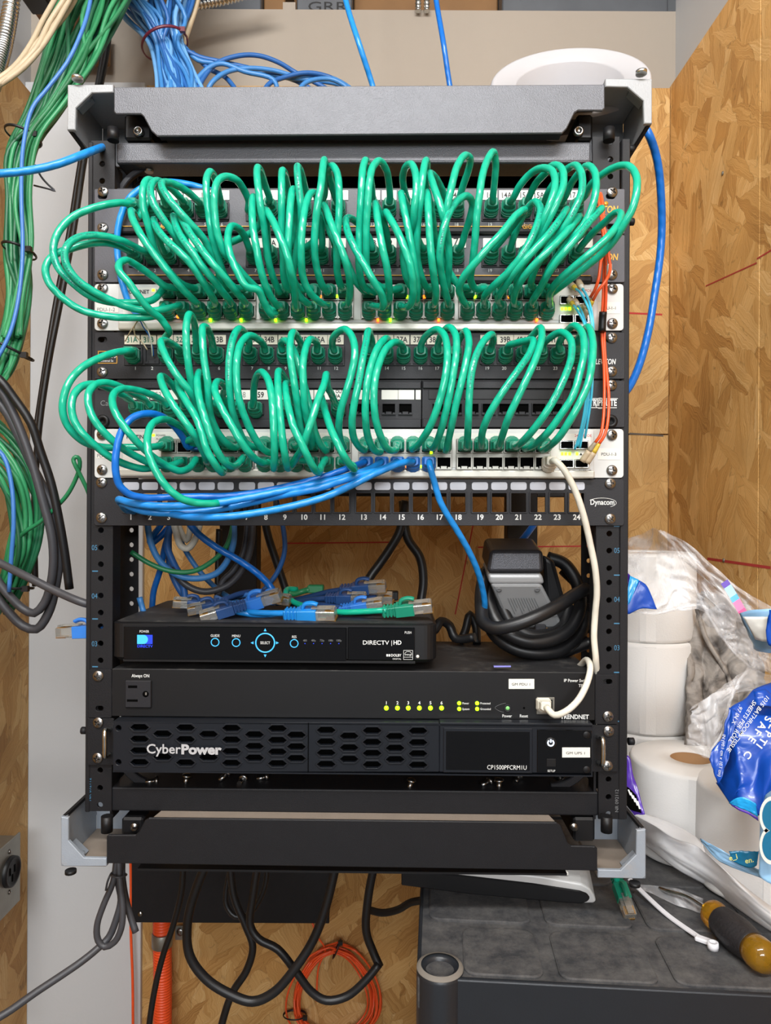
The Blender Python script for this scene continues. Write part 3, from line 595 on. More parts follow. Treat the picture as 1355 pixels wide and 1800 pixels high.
# ================= DEVICES IN THE RACK =================
J1 = [449 - 206 + 29.4 * i for i in range(6)] + [449 + 29.4 * i for i in range(6)] + [655 + 29.4 * i for i in range(6)] + [861 + 29.4 * i for i in range(6)]
J3 = [238 + 29.4 * i for i in range(6)] + [443 + 29.5 * i for i in range(6)] + [650 + 29.5 * i for i in range(6)] + [856 + 30 * i for i in range(6)]
JT = [247 + 29.2 * i for i in range(8)] + [508 + 29.2 * i for i in range(8)] + [771 + 29.3 * i for i in range(8)]
S1 = [300 + 27.2 * i for i in range(6)] + [471 + 27.3 * i for i in range(6)] + [649 + 27.2 * i for i in range(6)] + [820 + 27.6 * i for i in range(6)]
S2 = [297 + 27.2 * i for i in range(6)] + [467 + 27.3 * i for i in range(6)] + [644 + 27.2 * i for i in range(6)] + [816 + 27.4 * i for i in range(6)]
def slot_holes(ys, lx, rx): return [rrect(lx - 8, lx + 8, y - 4.6, y + 4.6, 4.4) for y in ys] + [rrect(rx - 8, rx + 8, y - 4.6, y + 4.6, 4.4) for y in ys]
def jack_mesh(w, h, rim, mat_rim, mat_in):
    """square jack: a raised frame around a recessed socket with a stepped latch notch; millimetres"""
    m = MB(); W, H = w / 2000, h / 2000; r = rim / 1000
    for b in ((-W, W, H - r, H), (-W, W, -H, -H + r), (-W, -W + r, -H + r, H - r), (W - r, W, -H + r, H - r)): m.box(b[0], b[1], -.0012, .004, b[2], b[3], 0)
    m.box(-W + r, W - r, .0004, .0008, -H + r, H - r, 1)
    k = W - r
    m.box(-k * .45, k * .45, -.0004, .002, -H + r, -H + r + .0022, 0); m.box(-k, -k * .62, -.0004, .002, -H + r, -H + r + .0014, 0); m.box(k * .62, k, -.0004, .002, -H + r, -H + r + .0014, 0)
    return m.mesh('jack', [mat_rim, mat_in], (0, 0, 0))
JK = jack_mesh(13.2, 15.5, 1.0, M['panel'], M['void'])
JT_ = jack_mesh(12.8, 10.5, .6, M['panel'], M['void'])
JS = jack_mesh(13.4, 11.6, .75, M['zinc'], M['void'])
def put(me, name, parent, x, y, w):
    o = bpy.data.objects.new(name, me); COL.objects.link(o); o.parent = parent; o.location = Q(x, y, w) - Vector(parent['_loc']); return o
def patch_panel(y0, y1, label, mat, jacks, jy, jm, laby, labtxt, numy, screwsL, screwsR, gold=None, frames=None, kind=0):
    t = thing('patch_bay', label, 'patch panel', Q(632, y1, 0))
    ym = (y0 + y1) / 2
    MB().pbox(206, 1038, y0 - .2, y1 + .4, -40, .3).build('panel_body', M['dark'], t)
    fp = plate('face_plate', t, rrect(166, 1098, y0 + 1, y1 - 1, 2.5), slot_holes([y0 + 14, y1 - 14], 180, 1073), 3, 2.6, mat, .0003)
    if frames:
        for a, b in frames:
            # raised frame around each group
            c0, c1 = jy - 22, jy + 23
            for q in ((a, b, c0 - 3, c0), (a, b, c1, c1 + 2), (a, a + 4, c0, c1), (b - 4, b, c0, c1)): MB().pbox(q[0], q[1], q[2], q[3], 3.05, 6).build('jack_frame', mat, t, bevel=.0004)
    for i, x in enumerate(jacks):
        put(jm, 'jack', t, x, jy, 4.2)
    for i, (x, wd, s_, mt) in enumerate(labtxt):
        ls_ = MB().pbox(x - wd / 2, x + wd / 2, laby - 8.5, laby + 8.5, 3.1, 3.9).build('label_strip', mt, t, bevel=.0002)
        if s_:
            inkm = M['inkg'] if s_[0] == '~' else (M['inkb'] if s_[0] == '^' else M['ink']); s_ = s_.lstrip('~^')
            text(s_, x, laby + 4.5, 9.5, 4.1, inkm, ls_, 'CENTER', bold=.9 if inkm is not M['inkb'] else 0, rot=random.uniform(-3, 3), sx=.85, name='handwriting')
    for i, x in enumerate(jacks):
        text(str(i + 1), x, numy + 3, 5.5 if kind < 2 else 8.5, 3.2 if kind < 2 else 3.3, M['wprint'], fp, 'CENTER', name='port_number', bold=.3)
    for y in screwsL: screw(t, 181 - 0.0035 * (y - 500), y)
    for y in screwsR: screw(t, 1075 - 0.003 * (y - 500), y)
    return t
LW = M['label']; LC = M['label2']
pA = patch_panel(331, 412, 'graphite 24-port patch panel with gold trim line, topmost of the four', M['panel2'], J1, 371, JK, 343,
   [(258, 30, '12', LW), (290, 28, '12', LW), (318, 28, '13', LW), (364, 78, '11 C', LW), (470, 36, '', LW), (499, 20, '', LW), (540, 30, '', LW), (568, 26, '', LW), (598, 28, '', LW), (655, 26, '1A', LW), (684, 26, '13', LW), (716, 32, '', LW), (745, 24, '', LW), (800, 34, '4', LW), (861, 26, '1C', LW), (890, 26, '14A', LW), (918, 26, '15', LW), (947, 26, '15A', LW), (976, 26, '', LW), (1006, 26, '17', LW)], 394, [337, 401], [338])
pB = patch_panel(412, 497, 'graphite 24-port patch panel with gold trim line, second from the top', M['panel2'], J1, 452, JK, 427,
   [(258, 30, '', LW), (300, 40, '', LW), (345, 40, '', LW), (449, 28, '', LW), (478, 26, '2A', LW), (508, 24, '', LW), (538, 24, '1', LW), (567, 22, '6', LW), (595, 26, 'A', LW), (655, 26, '5B', LW), (684, 26, '12', LW), (745, 50, '', LW), (801, 36, '', LW), (861, 24, '', LW), (920, 26, '', LW), (1029, 26, '', LW)], 475, [483], [483])
text('27', 796, 432, 14, 4.1, M['ink'], pB, 'CENTER', name='handwriting')
for t, y in ((pA, 398), (pB, 484)):
    MB().pbox(205, 1042, y - 1, y + 12, 3.05, 8).build('lower_ridge', M['dark'], t, bevel=.002, seg=2)
    MB().pbox(208, 1038, y - .9, y + .3, 8.02, 8.3).build('gold_line', M['gprint2'], t)
for a, b in ((226, 402), (432, 608), (640, 816), (846, 1026)):
    for t, jy in ((pA, 371), (pB, 452)):
        MB().pbox(a, b, jy - 17, jy + 18, 3.0, 3.9).build('jack_frame', M['dark'], t, bevel=.0004)
text('LEVITON', 1036, 374, 12, 3.3, M['gprint2'], pA, bold=1.2, name='maker_name', shear=.15, width=50); text('Cat 5e', 1062, 381, 4, 3.3, M['gprint2'], pA, name='maker_name')
MB().lathe([(.0021, 0), (.0021, .0003), (0, .0003)], Matrix.Translation(Q(1065, 358, 3)) @ Matrix.Rotation(R_(90), 4, 'X'), 16).build('maker_dot', M['gprint2'], pA)
text('LEVITON', 1036, 457, 11, 3.3, M['gprint2'], pB, bold=1.2, name='maker_name', shear=.15, width=50)
text('GIGAMAX', 918, 402, 7.5, 8.5, M['gprint2'], pA, bold=1, name='maker_name', width=44); text('GIGAMAX', 264, 402, 7.5, 8.5, M['gprint2'], pA, bold=1, name='maker_name', width=44)
lab3 = [(232, 27, '~31A', LC), (260 + 1, 27, '~31B', LC), (290, 28, '~32A', LC), (318, 26, '~32B', LC), (346, 26, '33A', LC), (383, 28, '33B', LC), (443, 28, '34A', LC), (473, 29, '34B', LC), (503, 28, '34C', LC), (532, 27, '34D', LC), (561, 29, '35A', LC), (590, 28, '35B', LC),
        (650, 27, '36A', LC), (678, 27, '36B', LC), (706, 27, '37A', LC), (735, 27, '37B', LC), (764, 27, '38A', LC), (857, 26, '39A', LC), (888, 29, '39B', LC), (917, 28, '40A', LC), (946, 27, '40B', LC), (976, 27, '41A', LC), (1005, 27, '41B', LC)]
pC = patch_panel(583, 667, 'black patch panel with cream handwritten labels under the upper white switch', M['panel'], J3, 625, JK, 597, lab3, 647, [654], [594, 653])
for a, b in ((218, 400), (426, 606), (634, 815), (846, 1023)):
    MB().pbox(a, b, 606, 643, 3.0, 3.9).build('jack_frame', M['dark'], pC, bevel=.0004)
text('LEVITON', 1046, 640, 9, 3.3, M['wprint'], pC, bold=1, shear=.2, name='maker_name', width=36)
m = MB()
for q in ((172, 206, 617, 618.2), (172, 206, 637.8, 639), (172, 173.2, 618, 638), (204.8, 206, 618, 638)): m.pbox(*q, 3.0, 3.4)
m.build('gold_badge_frame', M['gprint2'], pC); text('GIGAMAX', 175, 629, 6, 3.3, M['wprint'], pC, name='maker_name', sx=.8); text('Universal 5e', 176, 636, 4, 3.3, M['wprint'], pC, name='maker_name', sx=.8)
labT = [(248, 28, '^52', LW), (278, 28, '^53', LW), (306, 26, '^', LW), (335, 28, '^', LW), (364, 28, '^', LW), (394, 28, '^57', LW), (426, 30, '^58', LW), (458, 30, '59', LW), (508, 28, '', LW), (537, 28, '9E', LW), (566, 28, 'E', LW), (597, 28, '', LW), (640, 28, '', LW), (685, 29, '', LW), (714, 28, '', LW), (735, 9, '', LW)]
pD = patch_panel(668, 752, 'black patch panel with empty right half above the lower white switch', M['panel'], JT, 719, JT_, 694, labT, 743, [], [677], kind=2)
text('OUT', 597, 691, 6, 4.1, M['ink'], pD, 'CENTER', bold=1, name='handwriting', sx=.8); text('UA', 592, 699, 6, 4.1, M['ink'], pD, 'CENTER', bold=1, name='handwriting')
for a, b in ((222, 480), (484, 740), (743, 1004)):
    MB().pbox(a, b, 670, 683, 3.05, 5.2).build('upper_ridge', M['panel'], pD, bevel=.0006); MB().pbox(a, b, 736, 751, 3.05, 4.2).build('lower_ridge', M['panel'], pD, bevel=.0004)
    MB().pbox(b + .3, b + 2.2, 669, 751, 2.8, 3.2).build('module_gap', M['void'], pD)
for a, b in ((753, 813), (815, 990)): MB().pbox(a, b, 685, 702, 3.0, 3.8).build('label_window', M['dark'], pD, bevel=.0003)
text('TRIPP LITE', 1036, 713, 11, 3.4, M['wprint'], pD, bold=1.5, name='maker_name', width=48)
m = MB(); m.pbox(1034, 1084, 716, 717.2, 3, 3.35); m.pbox(1038, 1086, 700, 701, 3, 3.35); m.build('maker_rule', M['wprint'], pD)
cc = Q(1055, 709, 3.05); m = MB(); m.lathe([(.0052, 0), (.0052, .0002), (.0046, .0002), (.0046, 0)], Matrix.Translation(cc) @ Matrix.Rotation(R_(90), 4, 'X'), 24, cap=False); m.build('maker_ring', M['wprint'], pD)
for x in (181, 1073): 
    MB().lathe([(.0062, 0), (.0062, .0016), (.0045, .0022), (.0028, .0022), (.0026, 0), (0, 0)], Matrix.Translation(Q(x, 741, 3)) @ Matrix.Rotation(R_(90), 4, 'X'), 20).build('mount_bushing', M['dark'], pD)
text('Cat 6', 176, 713, 9, 3.2, M['gprint'], pD, name='embossed_text')
# ---- white switches ----
def switch(y0, y1, cols, yt, yb, label, tagL, tagR, sl, sr, leds, fort=1):
    t = thing('network_switch', label, 'network switch', Q(632, y1, 0))
    plate('ear_plate', t, rrect(166, 1096, y0 + 1, y1 - 1, 6), [], 2.5, 2.2, M['switch'], .0003)
    MB().pbox(208, 1044, y0 + 2, y1 - 3, -150, 6).build('body', M['switch'], t, bevel=.0006)
    MB().pbox(207, 1046, y1 - 16, y1 - 2, 6.02, 10).build('lower_lip', M['lip'], t, bevel=.0015, seg=2)
    fs_ = MB().pbox(216, 1038, y0 + 8, y1 - 20, 6.02, 6.6).build('face_sheet', M['label'], t, bevel=.0002)
    for g in range(4):
        a, b = cols[g * 6] - 14.5, cols[g * 6 + 5] + 14.5
        MB().pbox(a, b, yt - 13.5, yb + 13, 6.7, 8.0).build('port_cage', M['zinc'], t, bevel=.0004)
    for i, x in enumerate(cols):
        for r, y in ((0, yt), (1, yb)):
            o = put(JS, 'port', t, x, y, 9.4)
            if r == 0: o.rotation_euler = (0, math.pi, 0)
        if fort == 2: text(str(2 * i + 2), x, yb + 17, 4, 6.8, M['inkr'], fs_, 'CENTER', name='port_number', bold=1)
    text('FORTINET', 222, y0 + 18, 6.5, 6.8, M['ink'], fs_, name='maker_name', bold=1.2, width=40)
    MB().pbox(267, 272, y0 + 10, y0 + 14, 6.6, 6.9).build('status_lamp', M['greenled'], t)
    text('POWER', 274, y0 + 14, 3.4, 6.8, M['ink'], fs_, name='small_print'); text('ALARM', 274, y0 + 20, 3.4, 6.8, M['ink'], fs_, name='small_print'); text('MODE', 274, y0 + 27, 3.4, 6.8, M['ink'], fs_, name='small_print')
    text('SPEED', 262, y0 + 62, 3.4, 6.8, M['ink'], fs_, name='small_print')
    # module bays at the right
    for k, xx in enumerate((984, 1010)):
        for yy, w_ in ((y0 + 22, 13), (y0 + 55, 14)):
            MB().pbox(xx, xx + 25, yy - 1, yy + 15, 6.7, 9.5).build('module_cage', M['steel'], t, bevel=.0004); MB().pbox(xx + 2, xx + 23, yy + 1, yy + 13, 9.52, 9.7).build('module_bay', M['void'], t)
    for xx in (986, 992, 999, 1012): MB().pbox(xx, xx + 4.5, y0 + 42, y0 + 47, 6.7, 7.2).build('module_lamp', M['greenled'], t)
    for xx in (1021, 1028): 
        c = Q(xx, y0 + 45, 6.9); MB().add([c + Vector((-.0012, 0, -.0011)), c + Vector((.0012, 0, -.0011)), c + Vector((0, 0, .0013))], [(0, 1, 2)]).build('arrow_mark', M['ink'], fs_)
    text('49/50', 996, y0 + 77, 4, 6.8, M['ink'], fs_, 'CENTER', name='small_print', bold=1); text('51/52', 1024, y0 + 77, 4, 6.8, M['ink'], fs_, 'CENTER', name='small_print', bold=1)
    for xx, s in ((983, 1), (1008, -1), (1011, 1), (1037, -1)):
        c = Q(xx, y0 + 75.3, 6.9); MB().add([c + Vector((-.0012, 0, -.0011 * s)), c + Vector((.0012, 0, -.0011 * s)), c + Vector((0, 0, .0013 * s))], [(0, 1, 2)]).build('arrow_mark', M['ink'], fs_)
    text('248E-FPOE', 1040, y0 + 15, 4.5, 6.8, M['inkr'], fs_, 'RIGHT', name='model_print')
    tl_ = MB().pbox(169, 212, (y0 + y1) / 2 - 9, (y0 + y1) / 2 + 9, 2.55, 2.8).build('tape_label', M['label'], t); text(tagL, 170, (y0 + y1) / 2 + 7, 6.2, 3.0, M['gprint'], tl_, name='tag_text')
    tr_ = MB().pbox(1051, 1090, (y0 + y1) / 2 - 9, (y0 + y1) / 2 + 11, 2.55, 2.8).build('tape_label', M['label'], t); text(tagR, 1070, (y0 + y1) / 2 + 4, 5.2, 3.0, M['ink'], tr_, 'CENTER', name='tag_text')
    for y in sl: screw(t, 181 - 0.0035 * (y - 500), y, 2.7)
    for y in sr: screw(t, 1076 - 0.003 * (y - 500), y, 2.7)
    for x, y, c in leds: MB().pbox(x - 2.2, x + 2.2, y - 2.5, y + 2.5, 8.5, 11.2).build('port_lamp', M['greenled' if c == 'g' else 'orangeled'], t, bevel=.0003)
    return t
sw1 = switch(498, 582, S1, 517, 548, 'upper white 48-port network switch packed with green cables in both rows', 'PDU-1-2', 'PDU-1-1', [507, 569], [508, 569],
   [(369, 562, 'g'), (423, 562, 'g'), (484, 562, 'g'), (538, 562, 'g'), (592, 520, 'g'), (664, 562, 'o'), (686, 562, 'g'), (771, 562, 'o'), (715, 521, 'g'), (563, 521, 'o'), (746, 521, 'o'), (835, 521, 'g'), (944, 562, 'o'), (895, 521, 'o'), (312, 556, 'o')])
sw2 = switch(753, 841, S2, 785, 814, 'lower white network switch with empty ports at its lower right', 'PDU-1-2', 'PDU-1-3', [764, 826], [765, 827],
   [(657, 820, 'g'), (715, 820, 'o'), (739, 820, 'g'), (744, 820, 'o'), (943, 777, 'o'), (962, 813, 'g'), (962, 819, 'g'), (758, 795, 'g'), (512, 822, 'o'), (435, 820, 'g')], 2)
# ---- empty keystone panel ----
kx = [230 + 33.3 * i for i in range(6)] + [434 + 33.3 * i for i in range(6)] + [639 + 33.2 * i for i in range(6)] + [843.5 + 34 * i for i in range(6)]
ks = thing('keystone_panel', 'black empty keystone panel with numbered open square windows', 'patch panel', Q(632, 924, 0))
kf = plate('face_plate', ks, rrect(165, 1097, 842, 924, 5), [rrect(x - 12.8, x + 12.8, 867, 900, 1) for x in kx], 3, 2.4, M['panel'], .0003)
for x in kx:
    plate('window_divider', ks, rrect(x - 15.5, x + 15.5, 864.5, 902.5, 2), [rrect(x - 12.8, x + 12.8, 867, 900, 1)], 4.2, 1.1, M['panel'], .0002)
    plate('label_window', ks, rrect(x - 14.3, x + 14.3, 847.5, 861.5, 4), [], 4.0, .8, M['winlab'], .0002)
for i, x in enumerate(kx): text(str(i + 1), x, 913.5, 9, 3.3, M['wprint'], kf, 'CENTER', bold=1.2, name='port_number')
text('Dynacom', 1037, 887, 9, 3.3, M['wprint'], kf, bold=1, name='maker_name', width=42)
m = MB(); A = [Q(1058 + 25 * math.cos(R_(a)), 884 + 8.5 * math.sin(R_(a)), 3.4) for a in range(-150, 60, 12)]; m.tube(A, .00025, 5, .002); m.build('maker_swoosh', M['wprint'], kf)
for y in (848, 910): screw(ks, 179, y, 3.2); screw(ks, 1072, y + 2, 3.2)
# ---- satellite receiver on the lower unit ----
sr = thing('satellite_receiver', 'low black satellite receiver box with touch buttons, loose cable plugs lying on top', 'receiver', Q(480, 1166, -60))
# body: rounded in plan
x0, x1 = Q(193, 1130, 6).x, Q(768, 1130, 6).x; zt, zb = Q(480, 1096, 6).z, Q(480, 1164, 6).z; yf, yb_ = -.006, .150
def planrr(x0, x1, y0, y1, r, n=6):
    o = []
    for cx_, cy_, a0 in ((x1 - r, y1 - r, 0), (x0 + r, y1 - r, 90), (x0 + r, y0 + r, 180), (x1 - r, y0 + r, 270)):
        for i in range(n + 1): a = R_(a0 + 90 * i / n); o.append((cx_ + r * math.cos(a), cy_ + r * math.sin(a)))
    return o
def stack(m, loops, mi=0, smooth=False):
    n = len(loops[0][0]); vs = []; fs = []
    for lp, z in loops: vs += [(x, y, z) for x, y in lp]
    for j in range(len(loops) - 1):
        for i in range(n): k = (i + 1) % n; fs.append((j * n + i, j * n + k, (j + 1) * n + k, (j + 1) * n + i))
    fs.append(tuple(range(n))[::-1]); fs.append(tuple((len(loops) - 1) * n + i for i in range(n))); return m.add(vs, fs, mi, smooth)
m = MB(); A = planrr(x0, x1, yf, yb_, .012); B = planrr(x0 + .002, x1 - .002, yf + .002, yb_ - .002, .010); C_ = planrr(x0 + .004, x1 - .004, yf + .004, yb_ - .004, .008)
stack(m, [(C_, zb), (B, zb + .002), (A, zb + .0035), (A, zt - .004), (A, zt - .001), (B, zt)]); m.build('case', M['dark'], sr)
dt = pm('dusty_black_plastic', (34, 34, 36), .6, var=.15, dust=(110, 106, 100), dustamt=.35)
m = MB(); stack(m, [(planrr(x0 + .003, x1 - .003, yf + .003, yb_ - .003, .009), zt + .0002), (planrr(x0 + .006, x1 - .006, yf + .008, yb_ - .003, .009), zt + .0016)]); m.build('lid', dt, sr)
fpn = MB().pbox(217, 609, 1102, 1161, 6.05, 8).build('front_panel', M['gloss'], sr, bevel=.0006); cdr = MB().pbox(611, 729, 1103, 1161, 6.05, 8.3).build('card_door', M['gloss'], sr, bevel=.0006)
MB().pbox(216, 730, 1160.5, 1165, 6.05, 7.6).build('lower_trim', M['dark'], sr, bevel=.0003)
W = 8.1
text('POWER', 245, 1112, 4.2, W, M['wprint'], fpn, name='lettering', sx=.8)
DX = 241; MB().pbox(DX, DX + 27, 1116, 1132, 8, 8.15).build('maker_logo_ground', M['blueled'], fpn)
o_ = [(DX, 1116)] + [(DX + 11 + 8 * math.sin(R_(a)), 1124 - 8 * math.cos(R_(a))) for a in range(0, 181, 20)] + [(DX, 1132)]
plate('maker_logo', fpn, o_, [], 8.4, .15, M['cyanled'], 0); text('DIRECTV', DX, 1138, 4.6, W, M['blueled'], fpn, bold=1, width=27)
def ringm(x, y, r, w_, name='touch_ring', t=.0004):
    c = Q(x, y, W); R0 = (Q(x + r, y, W) - c).length; n = 40
    MB().lathe([(R0 - t, 0), (R0 - t, .0002), (R0 + t, .0002), (R0 + t, 0)], Matrix.Translation(c) @ Matrix.Rotation(R_(90), 4, 'X'), n, cap=False).build(name, M['cyanled'], fpn)
for x, s_ in ((378, 'GUIDE'), (415, 'MENU'), (517, 'RES')): ringm(x, 1129 + (x - 378) * .015, 6.8, W); text(s_, x, 1119.5 + (x - 378) * .015, 4.4, W, M['wprint'], fpn, 'CENTER', sx=.85)
ringm(466, 1130, 16.5, W, t=.0006); text('SELECT', 466, 1132.2, 4.6, W, M['wprint'], fpn, 'CENTER', sx=.8)
for dx, dy in ((0, -23), (0, 23), (-23, 0), (21.5, 0)):
    c = Q(466 + dx, 1130 + dy, W + .2); u = Vector((dx, 0, -dy)).normalized() * .0013; v_ = Vector((-u.z, 0, u.x)); MB().add([c - u + v_, c - u - v_, c + u], [(0, 1, 2)]).build('arrow_mark', M['cyanled'], fpn)
for x, s_ in ((536, '480i'), (551, '480p'), (566, '720p'), (581, '1080i'), (595.5, '1080p')):
    text(s_, x, 1127.5, 3.4, W, M['gprint'], fpn, 'CENTER', sx=.8); MB().pbox(x - .8, x + .8, 1130.5, 1132, 8, 8.2).build('resolution_lamp', M['blueled'], fpn)
text('DIRECTV', 637, 1133, 7.2, 8.4, M['wprint'], cdr, bold=.3, width=46); text('|', 687, 1133, 7.2, 8.4, M['wprint'], cdr); text('HD', 691, 1133, 7.2, 8.4, M['wprint'], cdr, bold=1.2, width=14)
text('PUSH', 711, 1114, 4.4, 8.4, M['wprint'], cdr, sx=.8); text('DOLBY', 687, 1154, 4.4, 8.4, M['wprint'], cdr, bold=1, width=18); text('DIGITAL', 690, 1159.5, 2.6, 8.4, M['wprint'], cdr, width=15)
m = MB(); m.pbox(679, 682, 1150, 1154, 8.3, 8.45); m.pbox(682.8, 685.8, 1150, 1154, 8.3, 8.45)
for q in ((709, 725.5, 1143, 1143.6), (709, 725.5, 1159, 1159.6), (709, 709.6, 1143, 1159), (725, 725.6, 1143, 1159), (709, 725.5, 1155, 1155.5)): m.pbox(*q, 8.3, 8.45)
m.build('badge_frame', M['wprint'], cdr); text('energy', 711, 1152, 3.5, 8.4, M['wprint'], cdr, name='badge_text', width=13, shear=.3)
m = MB(); m.tube([Q(711, 1150, 8.5), Q(714, 1146, 8.5), Q(721, 1146, 8.5), Q(724, 1150, 8.5)], .0002, 5, .001); m.build('badge_arc', M['wprint'], cdr)
MB().lathe([(.0016, 0), (.0013, .0006), (0, .0007)], Matrix.Translation(Q(734, 1154, 6)) @ Matrix.Rotation(R_(90), 4, 'X'), 10).build('paint_speck', M['label'], sr)
m = MB(); [m.box(xx - .004, xx + .004, yy - .004, yy + .004, zb - .004, zb + .001) for xx in (x0 + .02, x1 - .02) for yy in (.02, .13)]; m.build('rubber_foot', M['dark'], sr)
# ---- power distribution unit ----
pd = thing('power_distribution_unit', 'flat black power distribution unit with green lamps and one front outlet', 'power strip', Q(632, 1264, 0))
MB().pbox(196, 1046, 1179, 1263, -150, 3).build('case', dt, pd, bevel=.0008)
MB().pbox(197, 1045, 1180, 1262, 3.02, 3.6).build('face', M['dark'], pd, bevel=.0002)
plate('ear_left', pd, rrect(155, 196, 1177, 1262, 3), [rrect(168, 182, 1241, 1250, 4.2)], 3, 2.6, M['rack'], .0003); plate('ear_right', pd, rrect(1046, 1086, 1186, 1273, 3), [rrect(1061, 1076, 1194, 1203, 4.2)], 3, 2.6, M['rack'], .0003)
screw(pd, 173, 1188, 3.1); screw(pd, 1068, 1259, 3.1)
text('Always ON', 247, 1190.5, 5.4, 3.8, M['wprint'], pd, 'CENTER', bold=.5, sx=.85)
obd = MB().pbox(220, 266, 1196, 1245, 3.62, 5.2).build('outlet_body', M['dark'], pd, bevel=.0006); MB().pbox(220, 265, 1197, 1244, 5.22, 6.2).build('outlet_face', M['panel'], obd, bevel=.0006)
m = MB(); m.pbox(225, 241, 1205, 1209.5, 6.2, 6.35); m.pbox(223, 242, 1229.5, 1233.5, 6.2, 6.35); m.build('outlet_slot', M['void'], obd); 
MB().lathe([(.0029, 0), (.0029, .0002), (0, .0002)], Matrix.Translation(Q(256, 1220, 6.2)) @ Matrix.Rotation(R_(90), 4, 'X'), 16).build('outlet_slot', M['void'], obd); MB().pbox(255, 258, 1217, 1222, 6.45, 6.6).build('ground_contact', M['steel'], obd)
for i, x in enumerate((679, 698.5, 717.5, 737, 756.5, 776)):
    text(str(i + 1), x, 1238 + .2, 5.4, 3.8, M['wprint'], pd, 'CENTER', bold=1); c = Q(x, 1244.5, 3.6)
    MB().lathe([(.0021, 0), (.0021, .0006), (.0012, .0014), (0, .0016)], Matrix.Translation(c) @ Matrix.Rotation(R_(90), 4, 'X'), 14).build('outlet_lamp', M['greenled'], pd)
for x, y, s_ in ((807, 1236, 'Power'), (838.5, 1236, 'Protected'), (807, 1246, 'System'), (838.5, 1246, 'Grounded')):
    MB().lathe([(.0018, 0), (.0018, .0006), (.001, .0013), (0, .0015)], Matrix.Translation(Q(x, y, 3.6)) @ Matrix.Rotation(R_(90), 4, 'X'), 14).build('status_lamp', M['greenled'], pd); text(s_, x + 5.5, y + 2, 3.6, 3.8, M['wprint'], pd, bold=.4, sx=.85)
c = Q(892, 1244.5, 3.6); MB().lathe([(.0034, 0), (.0034, .001), (.0026, .001), (.0026, .0006)], Matrix.Translation(c) @ Matrix.Rotation(R_(90), 4, 'X'), 20).build('button_ring', M['panel'], pd); MB().lathe([(.0018, 0), (.0018, .0008), (0, .001)], Matrix.Translation(c) @ Matrix.Rotation(R_(90), 4, 'X'), 14).build('power_button', pm('green_lit_button', (120, 190, 110), .4, emit=.5), pd)
text('Power', 891, 1261, 5.2, 3.8, M['wprint'], pd, 'CENTER', bold=.4, sx=.85); text('Reset', 920.5, 1261, 5.2, 3.8, M['wprint'], pd, 'CENTER', bold=.4, sx=.85)
MB().lathe([(.001, 0), (.001, .0001), (0, .0001)], Matrix.Translation(Q(921, 1244.5, 3.7)) @ Matrix.Rotation(R_(90), 4, 'X'), 10).build('reset_hole', M['void'], pd)
m = MB(); m.tube([Q(889, 1236, 3.7), Q(880, 1238, 3.7), Q(870, 1244, 3.7), Q(878, 1250, 3.7), Q(885, 1252, 3.7)], .00015, 4, .001); m.build('print_outline', M['gprint'], pd)
nst = plate('name_sticker', pd, rrect(894, 939, 1193.5, 1211, .5), [], 4.0, .3, M['label'], 0); text('GM PDU 1', 916, 1205, 4.4, 4.2, M['ink'], nst, 'CENTER', width=32)
text('IP Power Switch', 1036, 1199, 5.2, 3.8, M['wprint'], pd, 'RIGHT', bold=.6, width=None, sx=.9); text('TPI-06', 1035, 1208, 5.2, 3.8, M['wprint'], pd, 'RIGHT', bold=.6, sx=.9); text('TRENDNET', 985, 1264 - 0.5, 7.5, 3.8, M['wprint'], pd, bold=1.4, width=50)
nsk = MB().pbox(943, 975, 1226, 1256, 3.62, 5).build('network_socket', M['zinc'], pd, bevel=.0004); MB().pbox(947, 971, 1230, 1252, 5.02, 5.2).build('socket_opening', M['void'], nsk); MB().pbox(945, 950, 1228, 1234, 5.02, 6).build('socket_lamp', M['greenled'], nsk)
# ---- battery backup unit ----
up = thing('battery_backup_unit', 'black battery backup unit with hexagonal vent grille and blank display', 'power supply', Q(632, 1360, 0))
plate('ear_left', up, rrect(153, 200, 1263, 1345, 3), [], 3, 2.6, M['rack'], .0003); plate('ear_right', up, rrect(1040, 1086, 1275, 1357, 3), [], 3, 2.6, M['rack'], .0003)
screw(up, 173, 1270, 3.1); screw(up, 172, 1332, 3.1); screw(up, 1069, 1285, 3.1); screw(up, 1067, 1346, 3.1)
MB().pbox(206, 1036, 1268, 1355, -160, 5).build('case', M['dark'], up)
# bezel plate with real hexagonal openings in staggered columns
def hexa(cx_, cy_, a, b, c): return [(cx_ - a, cy_), (cx_ - a + c, cy_ - b), (cx_ + a - c, cy_ - b), (cx_ + a, cy_), (cx_ + a - c, cy_ + b), (cx_ - a + c, cy_ + b)]
hol = []; 
for i in range(13):
    x = 245 + 40.4 * i + (5 if i > 7 else (-7 if i == 7 else 0))
    ys_ = (1279, 1299.5, 1320, 1340.5) if i % 2 == 0 else (1290, 1330.5) if i < 4 else (1290, 1310.5, 1331)
    if i >= 8: ys_ = (1281, 1301.5, 1321, 1341) if i % 2 == 0 else (1291, 1311.5, 1331.5)
    for y in ys_:
        if i < 5 and 1300 < y < 1325 and i in (1, 2, 3): continue
        hol.append(hexa(x, y + (i * .35), 16.5, 5.8, 7))
        o_ = hexa(x, y + (i * .35), 19.5, 8.2, 8)
        plate('vent_rim', up, o_, [hexa(x, y + i * .35, 16.5, 5.8, 7)], 18.6, 1.2, M['bezel'], .0002)
plate('bezel', up, rrect(199, 772, 1270, 1357, 2), [circ(208, 1280, 5), circ(208, 1340, 5)] + hol, 17.4, 5, M['bezel'], .0004)
MB().pbox(200, 770, 1272, 1355, 5.1, 8).build('bezel_back', M['void'], up)
